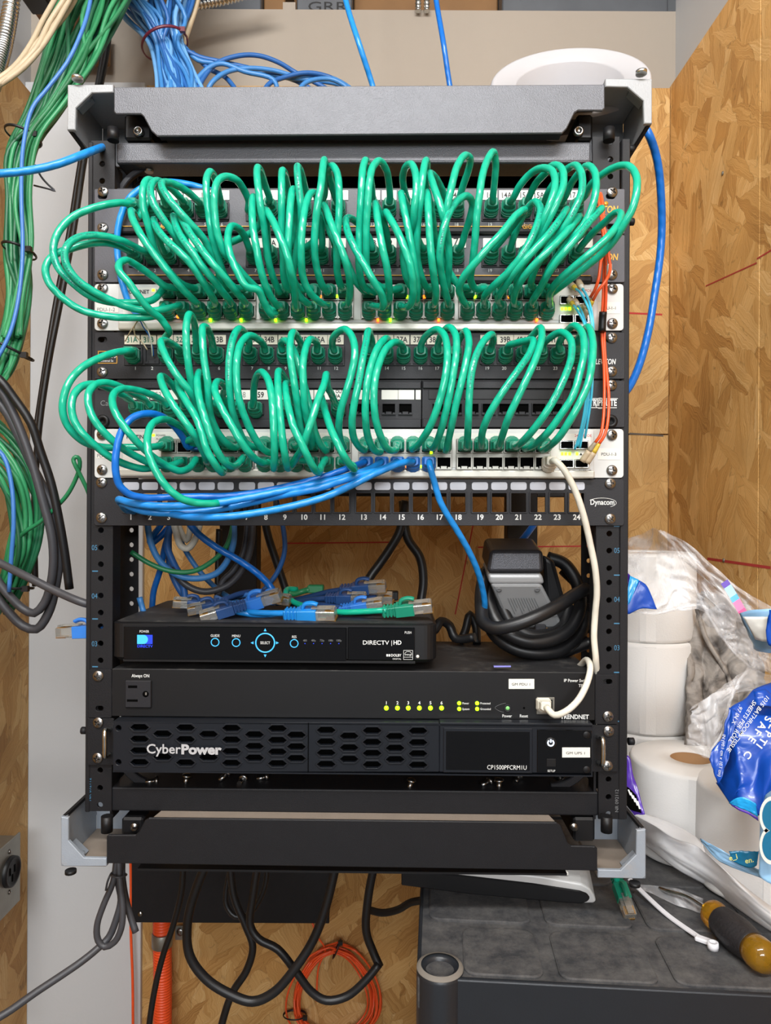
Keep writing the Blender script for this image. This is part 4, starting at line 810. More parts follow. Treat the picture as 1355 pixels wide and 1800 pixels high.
m = MB(); q0, q1 = Q(199, 1268, 17.4), Q(1042, 1268, 17.4); qb = Q(300, 1356, 17.4)
m.box(q0.x, q1.x, -.0174, -.003, q0.z - .0014, q0.z); m.box(q0.x, q1.x, -.0174, -.003, qb.z - .0012, qb.z); m.box(q0.x, q0.x + .0012, -.0172, -.003, qb.z, q0.z - .0014); m.box(q1.x - .0012, q1.x, -.0172, -.003, qb.z, q0.z - .0014); m.build('bezel_edge', M['bezel'], up)
MB().pbox(541, 542.2, 1271, 1357, 17.2, 18.7).build('bezel_joint', M['void'], up)
MB().pbox(772, 1042, 1271, 1359, 6, 17.4).build('display_bezel', M['bezel'], up, bevel=.0008); MB().pbox(779, 936, 1280, 1359, 17.5, 18.6).build('display_frame', M['bezel'], up, bevel=.001)
dsp = MB().pbox(784, 931, 1286, 1354, 18.62, 19).build('display', M['gloss'], up, bevel=.0003); text('CP1500PFCRM1U', 926, 1353, 7.5, 19.2, M['wprint'], dsp, 'RIGHT', width=None, sx=.86)
btp = MB().pbox(944, 1040, 1283, 1358, 17.5, 18.3).build('button_panel', M['gloss'], up, bevel=.0005)
c = Q(968, 1306, 18.3); Mx = Matrix.Translation(c) @ Matrix.Rotation(R_(90), 4, 'X')
MB().lathe([(.0052, 0), (.0052, .0007), (.0048, .001), (0, .001)], Mx, 24).build('power_button', M['dark'], btp)
c = Q(968, 1306, 19.5); pts = [c + Vector((.0026 * math.sin(R_(a)), 0, .0026 * math.cos(R_(a)))) for a in range(35, 326, 15)]
m = MB(); m.tube(pts, .00055, 6, .001); m.tube([c + Vector((0, 0, .0005)), c + Vector((0, 0, .0031))], .00055, 6, .001); m.build('power_symbol', M['whiteled'], btp)
MB().pbox(960.5, 977, 1334, 1348, 18.3, 18.8).build('setup_button', M['dark'], btp, bevel=.0003); text('SETUP', 969, 1357, 3.8, 18.5, M['wprint'], btp, 'CENTER', sx=.9)
for y in (1294, 1355 - 0): MB().lathe([(.0034, 0), (.003, .0003), (0, .0003)], Matrix.Translation(Q(1031, y - 2, 18.3)) @ Matrix.Rotation(R_(90), 4, 'X'), 20).build('bezel_plug', M['dark'], up)
ust = plate('name_sticker', up, rrect(988, 1037, 1314, 1331.5, .5), [], 18.9, .3, M['label'], 0); text('GM UPS 1', 1012, 1326, 4.4, 19.1, M['ink'], ust, 'CENTER', width=33)
text('Cyber', 257, 1324, 16, 20.5, M['silver'], up, bold=.8, name='maker_name', width=60); text('Power', 318, 1325, 16, 20.5, M['silver'], up, bold=2.2, name='maker_name', width=71)
for x, y0_, y1_, s in ((184, 1283, 1326, -1), (1060, 1297, 1340, 1)):
    a, b = Q(x - s * 9, y0_, 3), Q(x - s * 9, y1_, 3); c1, c2 = Q(x, y0_ + 5, 18), Q(x, y1_ - 5, 18)
    m = MB(); m.tube([a, a.lerp(c1, .6) + Vector((0, -.004, .002)), c1 + Vector((0, 0, -.003)), (c1 + c2) / 2, c2 + Vector((0, 0, .003)), b.lerp(c2, .6) + Vector((0, -.004, -.002)), b], .0021, 10, .002); m.build('handle', M['steel'], up)
# ================= PATCH CABLES =================
def plug_mesh(flip, mat):
    secs = [(20, 5.6, 4, -5, -8.6), (15, 6.3, 4.5, -5.5, -9.3), (12.2, 6.3, 5, -5, -8.4), (12, 5.7, 4.6, -4.6, -7.6), (11.2, 5.7, 4.6, -4.6, -7.4), (11, 6.3, 5, -4.6, -7.8), (10, 6.3, 5, -4.2, -7.2), (9.8, 5.6, 4.6, -4, -6.6), (9, 5.6, 4.6, -3.8, -6.2), (8.8, 6.2, 5, -3.8, -6.6), (7, 6.1, 5, -3.4, -6), (6, 5.4, 4.7, -2.6, -4.6), (1.2, 4.5, 4.4, -2.2, -3.8), (0.6, 4.0, 3.9, -2.0, -3.4)]
    m = MB(); vs = []; fs = []; n = 10
    for y, a, zt, zm, zb in secs:
        for x, z in ((-a * .8, zt), (a * .8, zt), (a, zt * .7), (a, zm), (a * .72, zb * .86), (a * .3, zb), (-a * .3, zb), (-a * .72, zb * .86), (-a, zm), (-a, zt * .7)): vs.append((x / 1000, y / 1000, z / 1000 * (-1 if flip else 1)))
    for j in range(len(secs) - 1):
        for i in range(n): k = (i + 1) % n; f = (j * n + i, j * n + k, (j + 1) * n + k, (j + 1) * n + i); fs.append(f if not flip else f[::-1])
    fs.append(tuple(range(n))); fs.append(tuple((len(secs) - 1) * n + i for i in range(n))); m.add(vs, fs); me = m.mesh('plug', mat, (0, 0, 0)); return me
PG = [plug_mesh(0, M['greenplug']), plug_mesh(1, M['greenplug'])]; PB = [plug_mesh(0, M['blueboot']), plug_mesh(1, M['blueboot'])]; PW = [plug_mesh(0, M['white_c']), plug_mesh(1, M['white_c'])]
ORG = {'a': (60, 280), 'b': (200, 280), 'c': (400, 260), 'd': (600, 260), 'e': (780, 260), 'f': (900, 260), 'A': (60, 560), 'B': (200, 560), 'C': (400, 560), 'D': (600, 560), 'E': (780, 560), 'F': (900, 560)}
KZ = 5.2115
def cpts(s, wk=1.0):
    """'b 160 480 60, 200 600 70 ...' -> rack-frame points; the letter names the photo crop the numbers were read from"""
    out = []; o = None
    for tok in s.split(','):
        q = tok.split()
        if q[0].isalpha(): o = ORG[q[0]]; q = q[1:]
        x, y, w_ = map(float, q); out.append(Q(o[0] + x / KZ, o[1] + y / KZ, w_ * wk))
    return out
PN = {'1': (J1, 371, 'topmost patch panel'), '2': (J1, 452, 'second patch panel'), '3': (J3, 625, 'patch panel with cream labels'), 'T': (JT, 719, 'half-empty lowest patch panel')}
SN = {'u': (S1, 519, 1, 'upper row of the upper white switch'), 'v': (S1, 548, 0, 'lower row of the upper white switch'), 'x': (S2, 785, 1, 'upper row of the lower white switch'), 'y': (S2, 814, 0, 'lower row of the lower white switch')}
ORDN = 'first second third fourth fifth sixth seventh eighth ninth tenth eleventh twelfth thirteenth fourteenth fifteenth sixteenth seventeenth eighteenth nineteenth twentieth twenty-first twenty-second twenty-third twenty-fourth'.split()
def endp(code):
    k, n = code[0], int(code[1:])
    if k in PN: c, y, d = PN[k]; return Q(c[n - 1], y, 0) + Vector((0, -.020, 0)), 0, 'the %s jack of the %s' % (ORDN[n - 1], d)
    c, y, fl, d = SN[k]; return Q(c[n - 1], y, 4) + Vector((0, -.020, 0)), fl, 'port column %d in the %s' % (n, d)
CT = """
1.1 u1 a 900 405 35,760 400 50,560 440 60,350 530 66,215 680 72,175 850 76,225 1000 76,350 1130 72,500 1245 66,680 1305 58,900 1315 50,1080 1290 40
2.2 v2 a 1010 845 28,900 790 38,800 745 48,640 705 58,480 700 68,360 740 76,285 830 82,290 950 82,380 1090 78,520 1195 72,700 1290 64,900 1365 56,1080 1390 48,1250 1360 38
2.1 v1 a 870 840 28,780 795 40,650 765 50,500 775 58,330 820 64,180 880 72,105 990 76,130 1120 76,250 1260 72,430 1380 66,680 1440 60,900 1450 52,1100 1435 42
3.3 u2 A 1190 190 34,1235 130 44,b 500 1560 54,430 1460 62,330 1380 72,230 1260 80,130 1120 84,60 1040 84,45 970 80,110 925 70,230 985 56,350 1070 46,470 1160 38
1.2 v3 b 215 540 26,180 490 44,160 475 58,170 540 68,225 650 76,290 760 78,400 910 76,520 1060 72,640 1200 62,750 1310 46
1.3 u3 b 480 420 24,430 290 40,380 215 55,310 190 66,270 260 74,270 430 76,310 590 72,350 740 66,400 880 58,500 1020 50,620 1140 38
1.4 u4 b 640 390 26,530 270 42,430 205 56,370 205 68,335 270 76,360 400 80,440 530 78,540 670 72,640 810 64,730 950 54,800 1100 42
1.5 u5 b 780 390 26,680 300 42,560 230 56,460 210 68,440 250 76,510 370 80,610 490 80,710 600 76,810 710 68,880 830 60,950 980 50,980 1120 38
1.6 u6 b 975 400 24,950 260 40,915 150 54,880 115 64,850 180 70,850 330 72,870 500 70,900 700 66,950 880 58,1010 1050 48,1100 1170 36
2.3 v4 b 460 850 24,420 750 38,375 610 54,365 555 66,400 640 76,480 740 82,600 850 84,700 950 82,790 1080 76,870 1210 64,925 1310 46
2.4 v5 b 590 850 26,560 650 42,545 535 58,550 530 68,580 640 76,650 760 82,720 850 84,800 970 82,900 1090 76,1000 1220 62,1070 1310 46
2.5 v6 b 690 860 26,640 620 44,600 510 60,620 545 72,700 680 80,800 820 84,900 950 86,1000 1065 82,1110 1200 70,1200 1310 48
1.7 u7 b 1230 470 24,1235 380 34,1180 260 46,1110 180 58,1010 160 66,945 215 72,920 340 76,925 500 76,950 680 74,1010 850 68,c 60 1060 58,180 1200 48,300 1310 36
2.7 v7 b 1245 830 28,1200 710 40,1140 630 52,1075 615 62,1045 700 70,1060 850 76,1130 1030 78,1220 1170 76,c 275 1300 72,340 1430 62,400 1530 52,435 1510 40
1.8 u8 c 385 470 26,340 330 42,305 220 56,275 180 66,270 260 72,285 400 76,305 560 76,335 720 70,355 900 62,385 1080 54,430 1220 44,475 1320 32
2.6 v8 c 300 700 40,255 500 56,235 450 66,225 560 74,235 750 80,265 920 82,300 1100 78,355 1280 68,425 1410 54,480 1460 40
2.8 v9 c 370 900 26,360 700 44,345 580 60,360 580 70,420 680 80,480 820 86,540 970 86,580 1120 82,610 1270 70,620 1400 54,625 1470 40
1.9 u9 c 560 470 26,545 330 42,520 230 56,500 210 66,495 320 72,495 500 74,495 650 70,495 800 66,510 1000 60,515 1180 50,550 1290 40
1.10 u10 c 725 470 26,700 330 42,670 220 56,640 170 66,640 230 72,655 380 74,670 530 72,675 680 66,650 850 58,620 1030 50,600 1180 42,660 1290 32
2.9 v10 c 600 880 26,615 600 42,620 400 58,595 385 68,575 520 76,565 700 80,555 880 80,560 1050 72,590 1230 64,660 1360 54,740 1430 40
2.10 v11 c 790 850 28,830 600 44,810 430 58,760 420 68,715 530 76,690 680 82,675 850 84,675 1010 80,690 1180 70,750 1320 60,830 1400 48,890 1440 36
1.11 u11 c 885 440 26,890 300 42,895 170 56,885 110 66,870 200 76,855 350 82,825 520 84,805 700 80,795 880 76,810 1070 66,855 1230 54,910 1320 38
1.12 u12 c 985 450 26,950 320 40,930 210 52,960 165 64,1005 240 72,1022 400 76,1020 600 74,1005 800 70,1000 980 64,1005 1140 54,1035 1260 42
2.11 u13 c 865 900 26,862 720 36,870 600 44,900 640 44,950 800 44,d 30 1000 44,120 1200 44,210 1310 34
2.12 v12 c 985 900 28,930 680 46,880 530 62,900 560 72,950 700 80,1010 850 84,1070 1010 84,1110 1160 76,1120 1310 60,1105 1420 44
2.13 v13 d 280 900 22,240 800 26,140 680 38,60 640 52,40 690 64,80 830 76,150 970 80,220 1090 82,300 1230 80,370 1350 72,385 1450 62,330 1455 48
1.13 u14 d 285 450 26,265 260 44,240 150 56,220 115 66,195 200 74,185 350 78,175 550 76,165 750 70,160 950 66,165 1120 60,200 1260 48,290 1320 34
1.14 u15 d 445 460 24,435 320 38,410 200 52,350 120 64,290 170 72,260 290 78,245 460 80,230 680 76,228 900 70,235 1100 60,300 1230 50,430 1300 36
2.14 v14 d 430 900 26,410 760 42,350 600 56,310 510 66,320 580 74,345 740 80,380 930 84,415 1090 80,435 1250 70,435 1390 52
2.15 v15 d 560 880 26,480 700 46,410 590 62,440 640 74,520 780 82,580 930 86,630 1080 86,655 1230 80,655 1370 70,620 1450 58,570 1460 42
2.16 v16 d 720 880 26,620 600 44,550 420 60,555 470 70,590 640 76,620 790 78,645 930 76,670 1090 72,690 1240 64,690 1380 52
1.15 u16 d 600 470 24,575 380 34,562 270 44,590 175 56,640 150 66,680 240 74,685 390 78,670 540 78,655 700 70,610 850 56,570 1000 48,590 1170 42,640 1270 34
1.16 u17 d 765 460 26,780 280 42,785 160 56,775 115 66,755 190 74,735 350 78,720 520 76,700 700 68,690 880 62,700 1050 54,740 1200 46,790 1290 34
1.17 u18 d 945 460 24,900 340 38,850 260 52,810 235 64,835 320 74,880 450 80,925 600 82,950 720 76,980 860 66,985 1020 58,980 1160 48,970 1280 36
2.17 v17 d 870 880 26,830 600 46,790 410 64,790 450 74,800 650 82,810 820 84,825 1000 82,845 1160 74,865 1320 60,855 1420 44
1.18 u19 d 1085 440 26,1120 330 34,1165 200 44,1180 100 54,1130 70 64,1060 170 74,1015 330 80,980 490 82,950 640 78,920 800 66,920 960 56,980 1120 48,e 130 1250 40
2.18 v18 d 1095 900 26,1130 790 34,1175 650 44,1200 510 52,1150 440 62,1060 490 72,990 590 80,950 700 84,915 850 84,900 1000 80,915 1150 70,945 1290 58,975 1410 42
1.19 u20 e 450 450 26,465 300 38,475 150 48,455 40 58,400 110 68,350 270 78,325 450 82,300 640 80,285 850 74,265 1050 64,245 1200 50,290 1290 36
2.19 v19 e 500 880 26,640 700 46,740 570 64,660 620 76,530 780 84,410 910 86,290 1050 84,190 1170 78,140 1280 68,160 1370 56,205 1440 42
2.20 v20 e 620 880 26,670 740 36,750 580 48,830 495 60,885 560 72,855 700 80,790 850 84,710 990 84,600 1130 78,470 1250 68,380 1350 52
1.20 u21 e 640 450 28,700 340 38,800 230 48,900 185 60,990 210 70,1020 330 78,980 490 82,920 640 80,860 800 72,740 970 62,600 1120 52,520 1250 40
1.21 u22 e 785 440 28,840 330 38,920 240 48,1000 160 60,1080 190 70,1095 330 78,1040 490 82,975 630 80,900 780 74,820 930 66,720 1080 56,670 1220 44
1.22 u23 e 945 430 28,1020 310 38,1110 210 50,1200 160 62,1262 240 74,1262 400 80,1200 560 82,1130 690 80,1040 810 74,940 940 66,850 1080 58,800 1220 46
2.21 v21 e 960 860 26,1060 680 50,1125 565 66,1060 660 78,970 780 84,860 900 86,740 1030 84,640 1150 78,560 1270 66,500 1370 50
2.22 v22 e 1060 880 26,1180 740 50,1245 630 66,1150 740 80,1050 850 86,930 970 88,810 1090 84,720 1200 76,660 1310 62,640 1410 46
1.23 u24 f 490 440 28,540 330 38,620 220 50,690 165 62,755 220 72,768 380 80,735 540 82,665 690 80,560 820 76,450 950 68,350 1090 58,290 1230 44
2.23 v23 f 600 830 30,720 660 54,820 555 70,760 620 80,680 710 86,600 810 90,500 930 90,400 1050 86,320 1170 78,250 1300 62,190 1400 46
2.24 v24 f 650 880 28,740 780 38,850 680 50,940 600 62,995 600 72,975 690 82,900 790 88,800 890 90,680 995 88,560 1095 82,430 1210 72,350 1320 54
1.24 u24b f 675 430 28,720 340 38,830 240 52,950 175 64,1060 165 76,1135 250 86,1140 400 92,1100 560 92,1020 710 88,930 850 80,820 970 72,700 1070 66,560 1180 60,430 1280 50,360 1330 38
3.1 x1 A 900 290 34,750 310 50,600 360 62,450 440 72,335 560 80,275 700 84,262 850 84,305 980 80,400 1090 74,500 1150 66,650 1180 56,820 1180 48,1000 1178 42,1130 1170 34
T.1 y1 A 890 760 26,800 700 40,700 645 52,560 600 64,440 620 74,360 710 82,345 850 86,390 980 86,480 1090 84,580 1180 78,700 1270 72,850 1340 64,1000 1375 54,1120 1355 42
T.2 y2 A 1020 750 26,930 700 38,800 630 54,680 590 66,570 600 76,500 680 84,500 800 88,540 910 90,620 1020 88,710 1110 84,810 1190 76,930 1260 66,1080 1330 54,1230 1350 44,1340 1310 34
T.3 y3 A 1170 750 26,1080 700 38,930 655 54,800 645 68,725 700 80,725 810 90,790 940 94,880 1060 94,970 1160 88,1080 1260 78,B 470 1340 66,600 1395 56,690 1370 46,750 1290 34
3.4 x4 B 590 270 30,540 235 40,470 200 54,430 215 66,455 300 74,520 430 80,600 550 80,690 660 76,740 760 68,780 880 60,790 1000 50,740 1090 40,650 1130 30
3.5 x5 B 755 230 28,745 90 42,725 0 56,690 -40 66,665 60 74,665 250 78,685 430 76,710 580 70,760 740 62,830 900 54,890 1040 44,960 1120 34
3.6 x6 B 905 230 28,880 140 42,850 85 56,815 80 66,815 230 74,830 400 76,860 580 76,870 740 72,890 900 64,950 1040 58,1030 1140 50,1110 1180 38
T.4 y4 B 620 730 28,560 640 42,480 550 54,430 530 66,450 620 78,530 770 86,620 900 88,720 1040 86,790 1160 76,845 1270 64,850 1310 48
T.5 y5 B 720 700 30,640 600 44,590 560 58,600 640 70,670 770 80,750 900 86,810 1060 90,850 1200 90,930 1340 86,990 1410 74,1010 1370 58,1030 1300 44
T.6 y6 B 840 740 28,815 590 44,785 490 60,765 560 72,780 720 82,820 870 88,870 1020 92,930 1180 90,1010 1310 82,1090 1355 68,1150 1320 52,1190 1270 38
T.7 y7 B 1000 730 26,1020 640 40,990 590 54,945 580 66,925 650 78,960 760 86,1020 880 90,1090 1000 92,1160 1120 92,1240 1230 86,C 260 1290 76,340 1330 60,370 1310 44
3.7 x7 B 1240 210 28,1190 120 42,1145 95 56,1095 170 68,1060 350 76,1055 550 78,1070 730 74,1095 880 68,1140 1010 60,C 160 1130 52,250 1180 42
3.8 x8 C 330 240 28,280 190 42,200 155 56,120 230 68,85 380 78,82 560 80,105 740 80,165 920 74,240 1080 66,320 1190 56,400 1230 44
T.8 y8 C 238 750 26,240 640 36,260 540 48,310 490 60,370 560 72,405 720 82,418 900 88,425 1080 88,430 1250 82,420 1370 70,440 1340 52
T.9 y9 C 600 700 28,530 560 44,470 480 60,460 560 72,468 740 82,485 930 86,505 1120 88,530 1280 82,550 1370 68,590 1340 50
T.10 y11 C 610 770 26,590 680 38,555 610 52,530 600 64,535 700 76,565 850 86,610 1010 92,670 1130 94,730 1260 92,790 1370 84,835 1410 70,860 1350 54,900 1290 38
T.12 y10 C 980 760 26,950 690 38,915 620 52,905 510 62,885 600 74,830 740 84,780 900 90,730 1050 92,690 1180 86,640 1260 72,590 1340 58,620 1300 42
T.11 y12 C 860 730 28,850 700 44,870 760 58,900 870 74,950 1020 86,1000 1130 92,1060 1250 92,1120 1340 84,1160 1385 70,1140 1340 52
3.9 x11 C 490 230 26,520 200 36,570 230 46,620 330 54,660 450 58,690 560 58,730 720 58,770 880 56,800 1040 52,850 1150 46,900 1210 38
3.10 x9 C 675 240 28,640 170 42,600 125 56,575 200 68,575 350 76,600 520 78,625 680 76,645 830 70,665 980 62,690 1110 52,640 1180 40
3.11 x10 C 820 230 28,790 200 42,750 195 56,710 290 68,690 430 76,695 600 78,705 780 74,730 930 66,770 1080 54,770 1170 40
3.12 x12 C 960 240 28,965 180 38,1010 125 48,1080 100 60,1145 180 70,1165 330 78,1130 520 80,1080 690 80,1035 850 76,1018 1000 68,1035 1120 54,1065 1190 40
3.13 x13 D 280 230 28,265 150 44,245 115 58,225 220 68,190 400 78,160 580 82,120 770 82,98 940 78,110 1080 68,160 1170 54,210 1205 40
3.14 x14 D 430 240 28,425 190 44,395 190 58,330 270 70,270 430 78,235 600 84,220 780 84,222 930 80,240 1070 70,290 1190 58,350 1225 44
3.15 x15 D 560 250 28,530 225 42,475 220 56,400 290 68,340 430 78,305 590 84,298 760 86,315 930 82,360 1080 74,420 1190 62,490 1205 46
3.16 x16 D 730 240 26,770 165 36,870 100 52,945 160 66,970 310 76,955 510 82,910 710 82,860 870 80,800 1010 74,720 1130 60,650 1195 44
3.17 x17 D 885 240 26,915 150 38,985 80 54,1045 150 66,1052 300 74,1025 500 80,985 720 80,945 900 76,900 1060 66,845 1180 48
3.18 x18 D 1060 250 26,1085 180 40,1140 115 56,1168 220 68,1140 400 76,1095 600 80,1050 780 78,1015 950 72,985 1090 60,960 1210 42
3.19 x19 E 440 240 26,455 190 38,435 145 52,355 220 66,285 370 76,248 540 80,232 730 80,225 920 76,218 1080 62,212 1180 44
3.20 x20 E 590 250 28,660 225 40,750 205 52,820 200 62,785 320 72,690 460 80,590 600 84,490 750 84,405 900 80,355 1030 70,345 1160 48
3.21 x21 E 750 240 26,810 160 42,885 85 58,895 190 70,840 370 80,755 560 86,665 750 86,590 910 82,540 1060 68,505 1170 46
3.22 x22 E 910 240 26,960 185 38,1070 125 54,1160 190 68,1168 350 78,1105 540 86,1010 740 88,895 920 86,775 1070 76,670 1170 52
3.23 x23 F 430 230 26,490 130 40,570 65 56,640 130 68,660 300 78,620 500 84,555 710 88,455 870 86,330 1040 80,210 1150 62,120 1190 44
3.24 x24 F 590 230 26,640 130 42,700 80 60,740 220 74,730 420 84,690 610 90,610 790 92,520 950 90,430 1085 82,340 1170 64,280 1205 46
"""
used = set(); allc = {}
for ln in CT.strip().split('\n'):
    a, b, s = ln.split(' ', 2); a = a.replace('.', ''); dup = b.endswith('b'); b = b.rstrip('b') if dup else b
    pa, fa, da = endp(a); pb_, fb, db = endp(b)
    if dup: b = 'u24'; pb_, fb, db = endp('u24'); pb_ = pb_ + Vector((.0045, -.004, .003))
    root = thing('patch_cable', 'green patch cable from %s' % da if not dup else 'green patch cable bulging outermost past the right rail, from the topmost patch panel', 'cable', pa, group='green patch cables')
    P = [pa] + cpts(s) + [pb_]
    m = MB(); m.tube(P, .0031, 12, .0035, cap=False); jk_ = m.build('jacket', M['green'], root); allc[a] = (jk_, P)
    for p, f in ((pa, fa), (pb_, fb)):
        if dup and p is pb_: continue
        o = bpy.data.objects.new('plug', PG[f]); COL.objects.link(o); o.parent = root; o.location = p - pa
# ---- printing along the jackets ----
def jacket_text(key, s, t0, size=.0026, side=0.0, rev=False):
    root, P = allc[key]; C = spline(P, .0015); Ls = [0]
    for i in range(1, len(C)): Ls.append(Ls[-1] + (C[i] - C[i - 1]).length)
    cu = bpy.data.curves.new('t', 'FONT'); cu.body = s; cu.resolution_u = 1; cu.space_character = 1.15; ob = bpy.data.objects.new('t', cu); me = bpy.data.meshes.new_from_object(ob); bpy.data.objects.remove(ob); bpy.data.curves.remove(cu)
    st = Ls[-1] * t0; L0 = Vector(root['_loc']); eye = RFI @ CPOS; j = 1
    import bisect
    for v in me.vertices:
        L_ = st + v.co.x * size * 1.25; L_ = min(max(L_, 0), Ls[-1] - 1e-6); i = min(len(C) - 2, max(0, bisect.bisect(Ls, L_) - 1)); f = (L_ - Ls[i]) / max(Ls[i + 1] - Ls[i], 1e-9)
        c = C[i].lerp(C[i + 1], f); t = (C[i + 1] - C[i]).normalized(); out = Vector((0, -1, 0)); out = (out - t * out.dot(t)).normalized(); bn = out.cross(t)
        ang = (v.co.y - .34) * size / .0031 + side; v.co = c + (out * math.cos(ang) + bn * math.sin(ang)) * .00322 - L0
    me.materials.append(M['inkt']); o = bpy.data.objects.new('jacket_print', me); COL.objects.link(o); o.parent = root
PR = 'ISO/IEC 11801 8 2.0 EN 50288-6-2 ETL CONFORMS ANSI/TIA-568-C.2'
for k, s, t in (('15', 'ED.2 8 EN 50288-6-2 ISO/IEC', .30), ('25', 'ISO/IEC 11801 8 TIA-568-C.2', .33), ('24', 'ANSI/TIA-568-C.2 8 ISO/IEC', .32), ('23', 'ANSI/TIA-568-C.2 8 ISO', .34), ('14', 'COMPLIANCE ISO/IEC', .36), ('213', '568-C.2 8 ISO/IEC 11801', .36), ('220', 'ANSI/TIA ETL CONFORMS ISO/IEC', .32),
                ('122', 'CONFORMS TO TIA-568', .36), ('221', 'ISO/IEC 8 2.0 EN', .38), ('223', '568-C.2 8 EN 50288', .36), ('313', 'ANSI/TIA-568-C.2 8 ISO/IEC 11801', .22), ('319', 'ISO/IEC 8 EN 50288-6-2', .34), ('320', 'ISO/IEC 8 2.0 EN 50288', .34), ('322', 'ISO/IEC 11801 ED.2 8 EN 50288-6-2', .32),
                ('22', 'COMPLIANCE V10277 HWN 26AWGX4P', .26), ('11', 'ISO/IEC 11801 CONFORMS', .45), ('37', 'EN 50288 8 ISO/IEC 11801', .3), ('218', 'UL LISTED CONFORMS TO', .42), ('110', 'ANSI/TIA-568 8 ISO', .3)):
    jacket_text(k, s, t)
# ---- blue and other cables plugged into the switches ----
def px(s):
    out = []
    for tok in s.split(','):
        x, y, w_ = map(float, tok.split()); out.append(Q(x, y, w_))
    return out
def cable(name, label, mat, P, r=.003, cat='cable', group=None, plugs=(), n=12, part='jacket', frame=None, step=.004):
    if plugs:
        root = thing(name, label, cat, P[0], group=group); MB().tube(P, r, n, step).build(part, mat, root)
        for me, p in plugs: o = bpy.data.objects.new('plug', me); COL.objects.link(o); o.parent = root; o.location = p - P[0]
        return root
    o = MB().tube(P, r, n, step).build(name, mat, frame=frame); return tag(o, label, cat, group)
e = lambda c: endp(c)[0]
p = e('x3'); cable('patch_cable', 'blue patch cable making the big left loop over the green cables', M['blue2'], [p] + px('330 786 28,322 770 36,305 748 48,284 732 62,258 727 76,232 735 86,214 758 92,205 790 95,203 825 94,210 853 90,228 869 84,258 875 76,300 874 68,350 873 62,400 872 58,450 866 54,510 854 50,570 838 46,615 822 38') + [e('y13')], plugs=((PB[1], p), (PB[0], e('y13'))))
for i, (c, s, d) in enumerate((('y14', '655 822 36,610 838 48,560 850 56,500 862 64,440 874 70,380 884 74,320 889 76,270 889 76,230 884 72,210 878 64,214 886 40,226 892 10,240 896 -30', 'turning back at the leftmost window'),
                               ('y15', '680 822 38,645 832 50,600 845 58,560 858 64,490 872 62,430 886 60,370 897 62,300 902 66,250 898 66,218 886 58,222 896 30,236 899 0,250 905 -40', 'second lowest of the bundle'),
                               ('y16', '705 814 38,660 832 50,620 852 58,575 872 66,520 888 70,460 900 72,400 908 74,340 909 72,300 903 66,262 896 54,250 898 20,262 893 -10,275 900 -50', 'lowest, sagging onto the numbers'))):
    p = e(c); cable('patch_cable', 'light blue patch cable along the keystone panel, ' + d, M['blue'], [p] + px(s), .0031, plugs=((PB[0], p),))
p = e('T4') + Vector((0, .0, 0)); cable('patch_cable', 'green patch cable looping low across the left end of the keystone panel', M['green'], px('332 770 20,314 748 46,290 737 64,268 745 80,259 770 92,262 800 98,276 832 100,295 858 98,318 876 94,345 884 86,375 885 78,400 881 62,416 876 40,426 872 10,430 880 -20'), .0031)
p = e('y17'); cable('patch_cable', 'blue cable dropping from the lower white switch to the power adapter coil', M['blue'], [p] + px('756 822 34,764 850 30,773 880 26,786 905 22,803 932 16,822 965 6,838 1000 -6,848 1035 -20,852 1062 -30,848 1090 -44'), .0029, plugs=((PB[0], p),))
p = e('y24') + Vector((.004, -.003, .0)); cable('patch_cable', 'white cable dropping from the lower white switch down the right rail', M['white_c'], [p] + px('976 810 36,990 824 40,1004 848 40,1016 876 38,1028 915 32,1037 955 26,1046 1000 20,1049 1040 14,1046 1080 8,1044 1120 6,1047 1155 4,1049 1187 -6'), .0029, plugs=((PW[0], p),))
q = Q(960, 1243, 20); cable('patch_cable', 'short white cable plugged into the power unit and curling up to its top', M['white_c'], [q] + px('975 1257 30,995 1250 34,1015 1232 32,1030 1205 24,1037 1180 14,1036 1166 2,1030 1160 -14,1020 1170 -30,1012 1175 -44'), .0029, plugs=((PW[0], q),))
pl_ = PW
# ---- fibre cables at the right ----
def fib(label, mat, s, col, r=.0011, cat='fibre cable', boot=None, group=None):
    P = px(s); t = thing('fibre_cable', label, cat, P[0], group=group); MB().tube(P, r, 8, .003).build('jacket', mat, t)
    if boot:
        bm_, L_ = boot; d = (P[0] - P[1]).normalized(); MB().tube([P[0] + d * .0, P[0] + d * L_], lambda u: .0017 + .0009 * u, 10, .003, raw=False).build('boot', bm_, t)
        MB().tube([P[0] + d * L_, P[0] + d * (L_ + .011)], .0029, 8, .004).build('connector', M['cream_c'], t)
yb = pm('yellow_boot', (206, 178, 60), .4); gb = pm('beige_boot', (150, 136, 116), .4); wb_ = pm('white_boot', (220, 216, 204), .4)
for i, (s, d, b) in enumerate((('1012 508 22,1020 515 34,1029 530 44,1036 548 50,1041 575 54,1040 610 52,1038 650 48,1034 690 44,1028 730 38,1020 765 30,1015 785 26', 'outermost', yb), ('1024 508 22,1031 520 34,1038 540 44,1042 565 50,1043 600 48,1042 640 46,1040 690 42,1034 735 36,1028 770 26', 'second', wb_),
                               ('1008 537 22,1014 545 32,1022 558 42,1029 575 48,1034 600 50,1034 650 46,1030 700 42,1023 745 36,1015 775 28,1010 790 24', 'third', yb), ('1016 538 22,1021 545 32,1027 560 40,1033 580 46,1038 610 46,1037 660 42,1032 720 38,1024 760 30,1019 788 24', 'innermost', wb_))):
    fib('aqua fibre cable joining the module bays of both white switches, %s of four' % d, M['aqua_c'], s, None, boot=(b, .006))
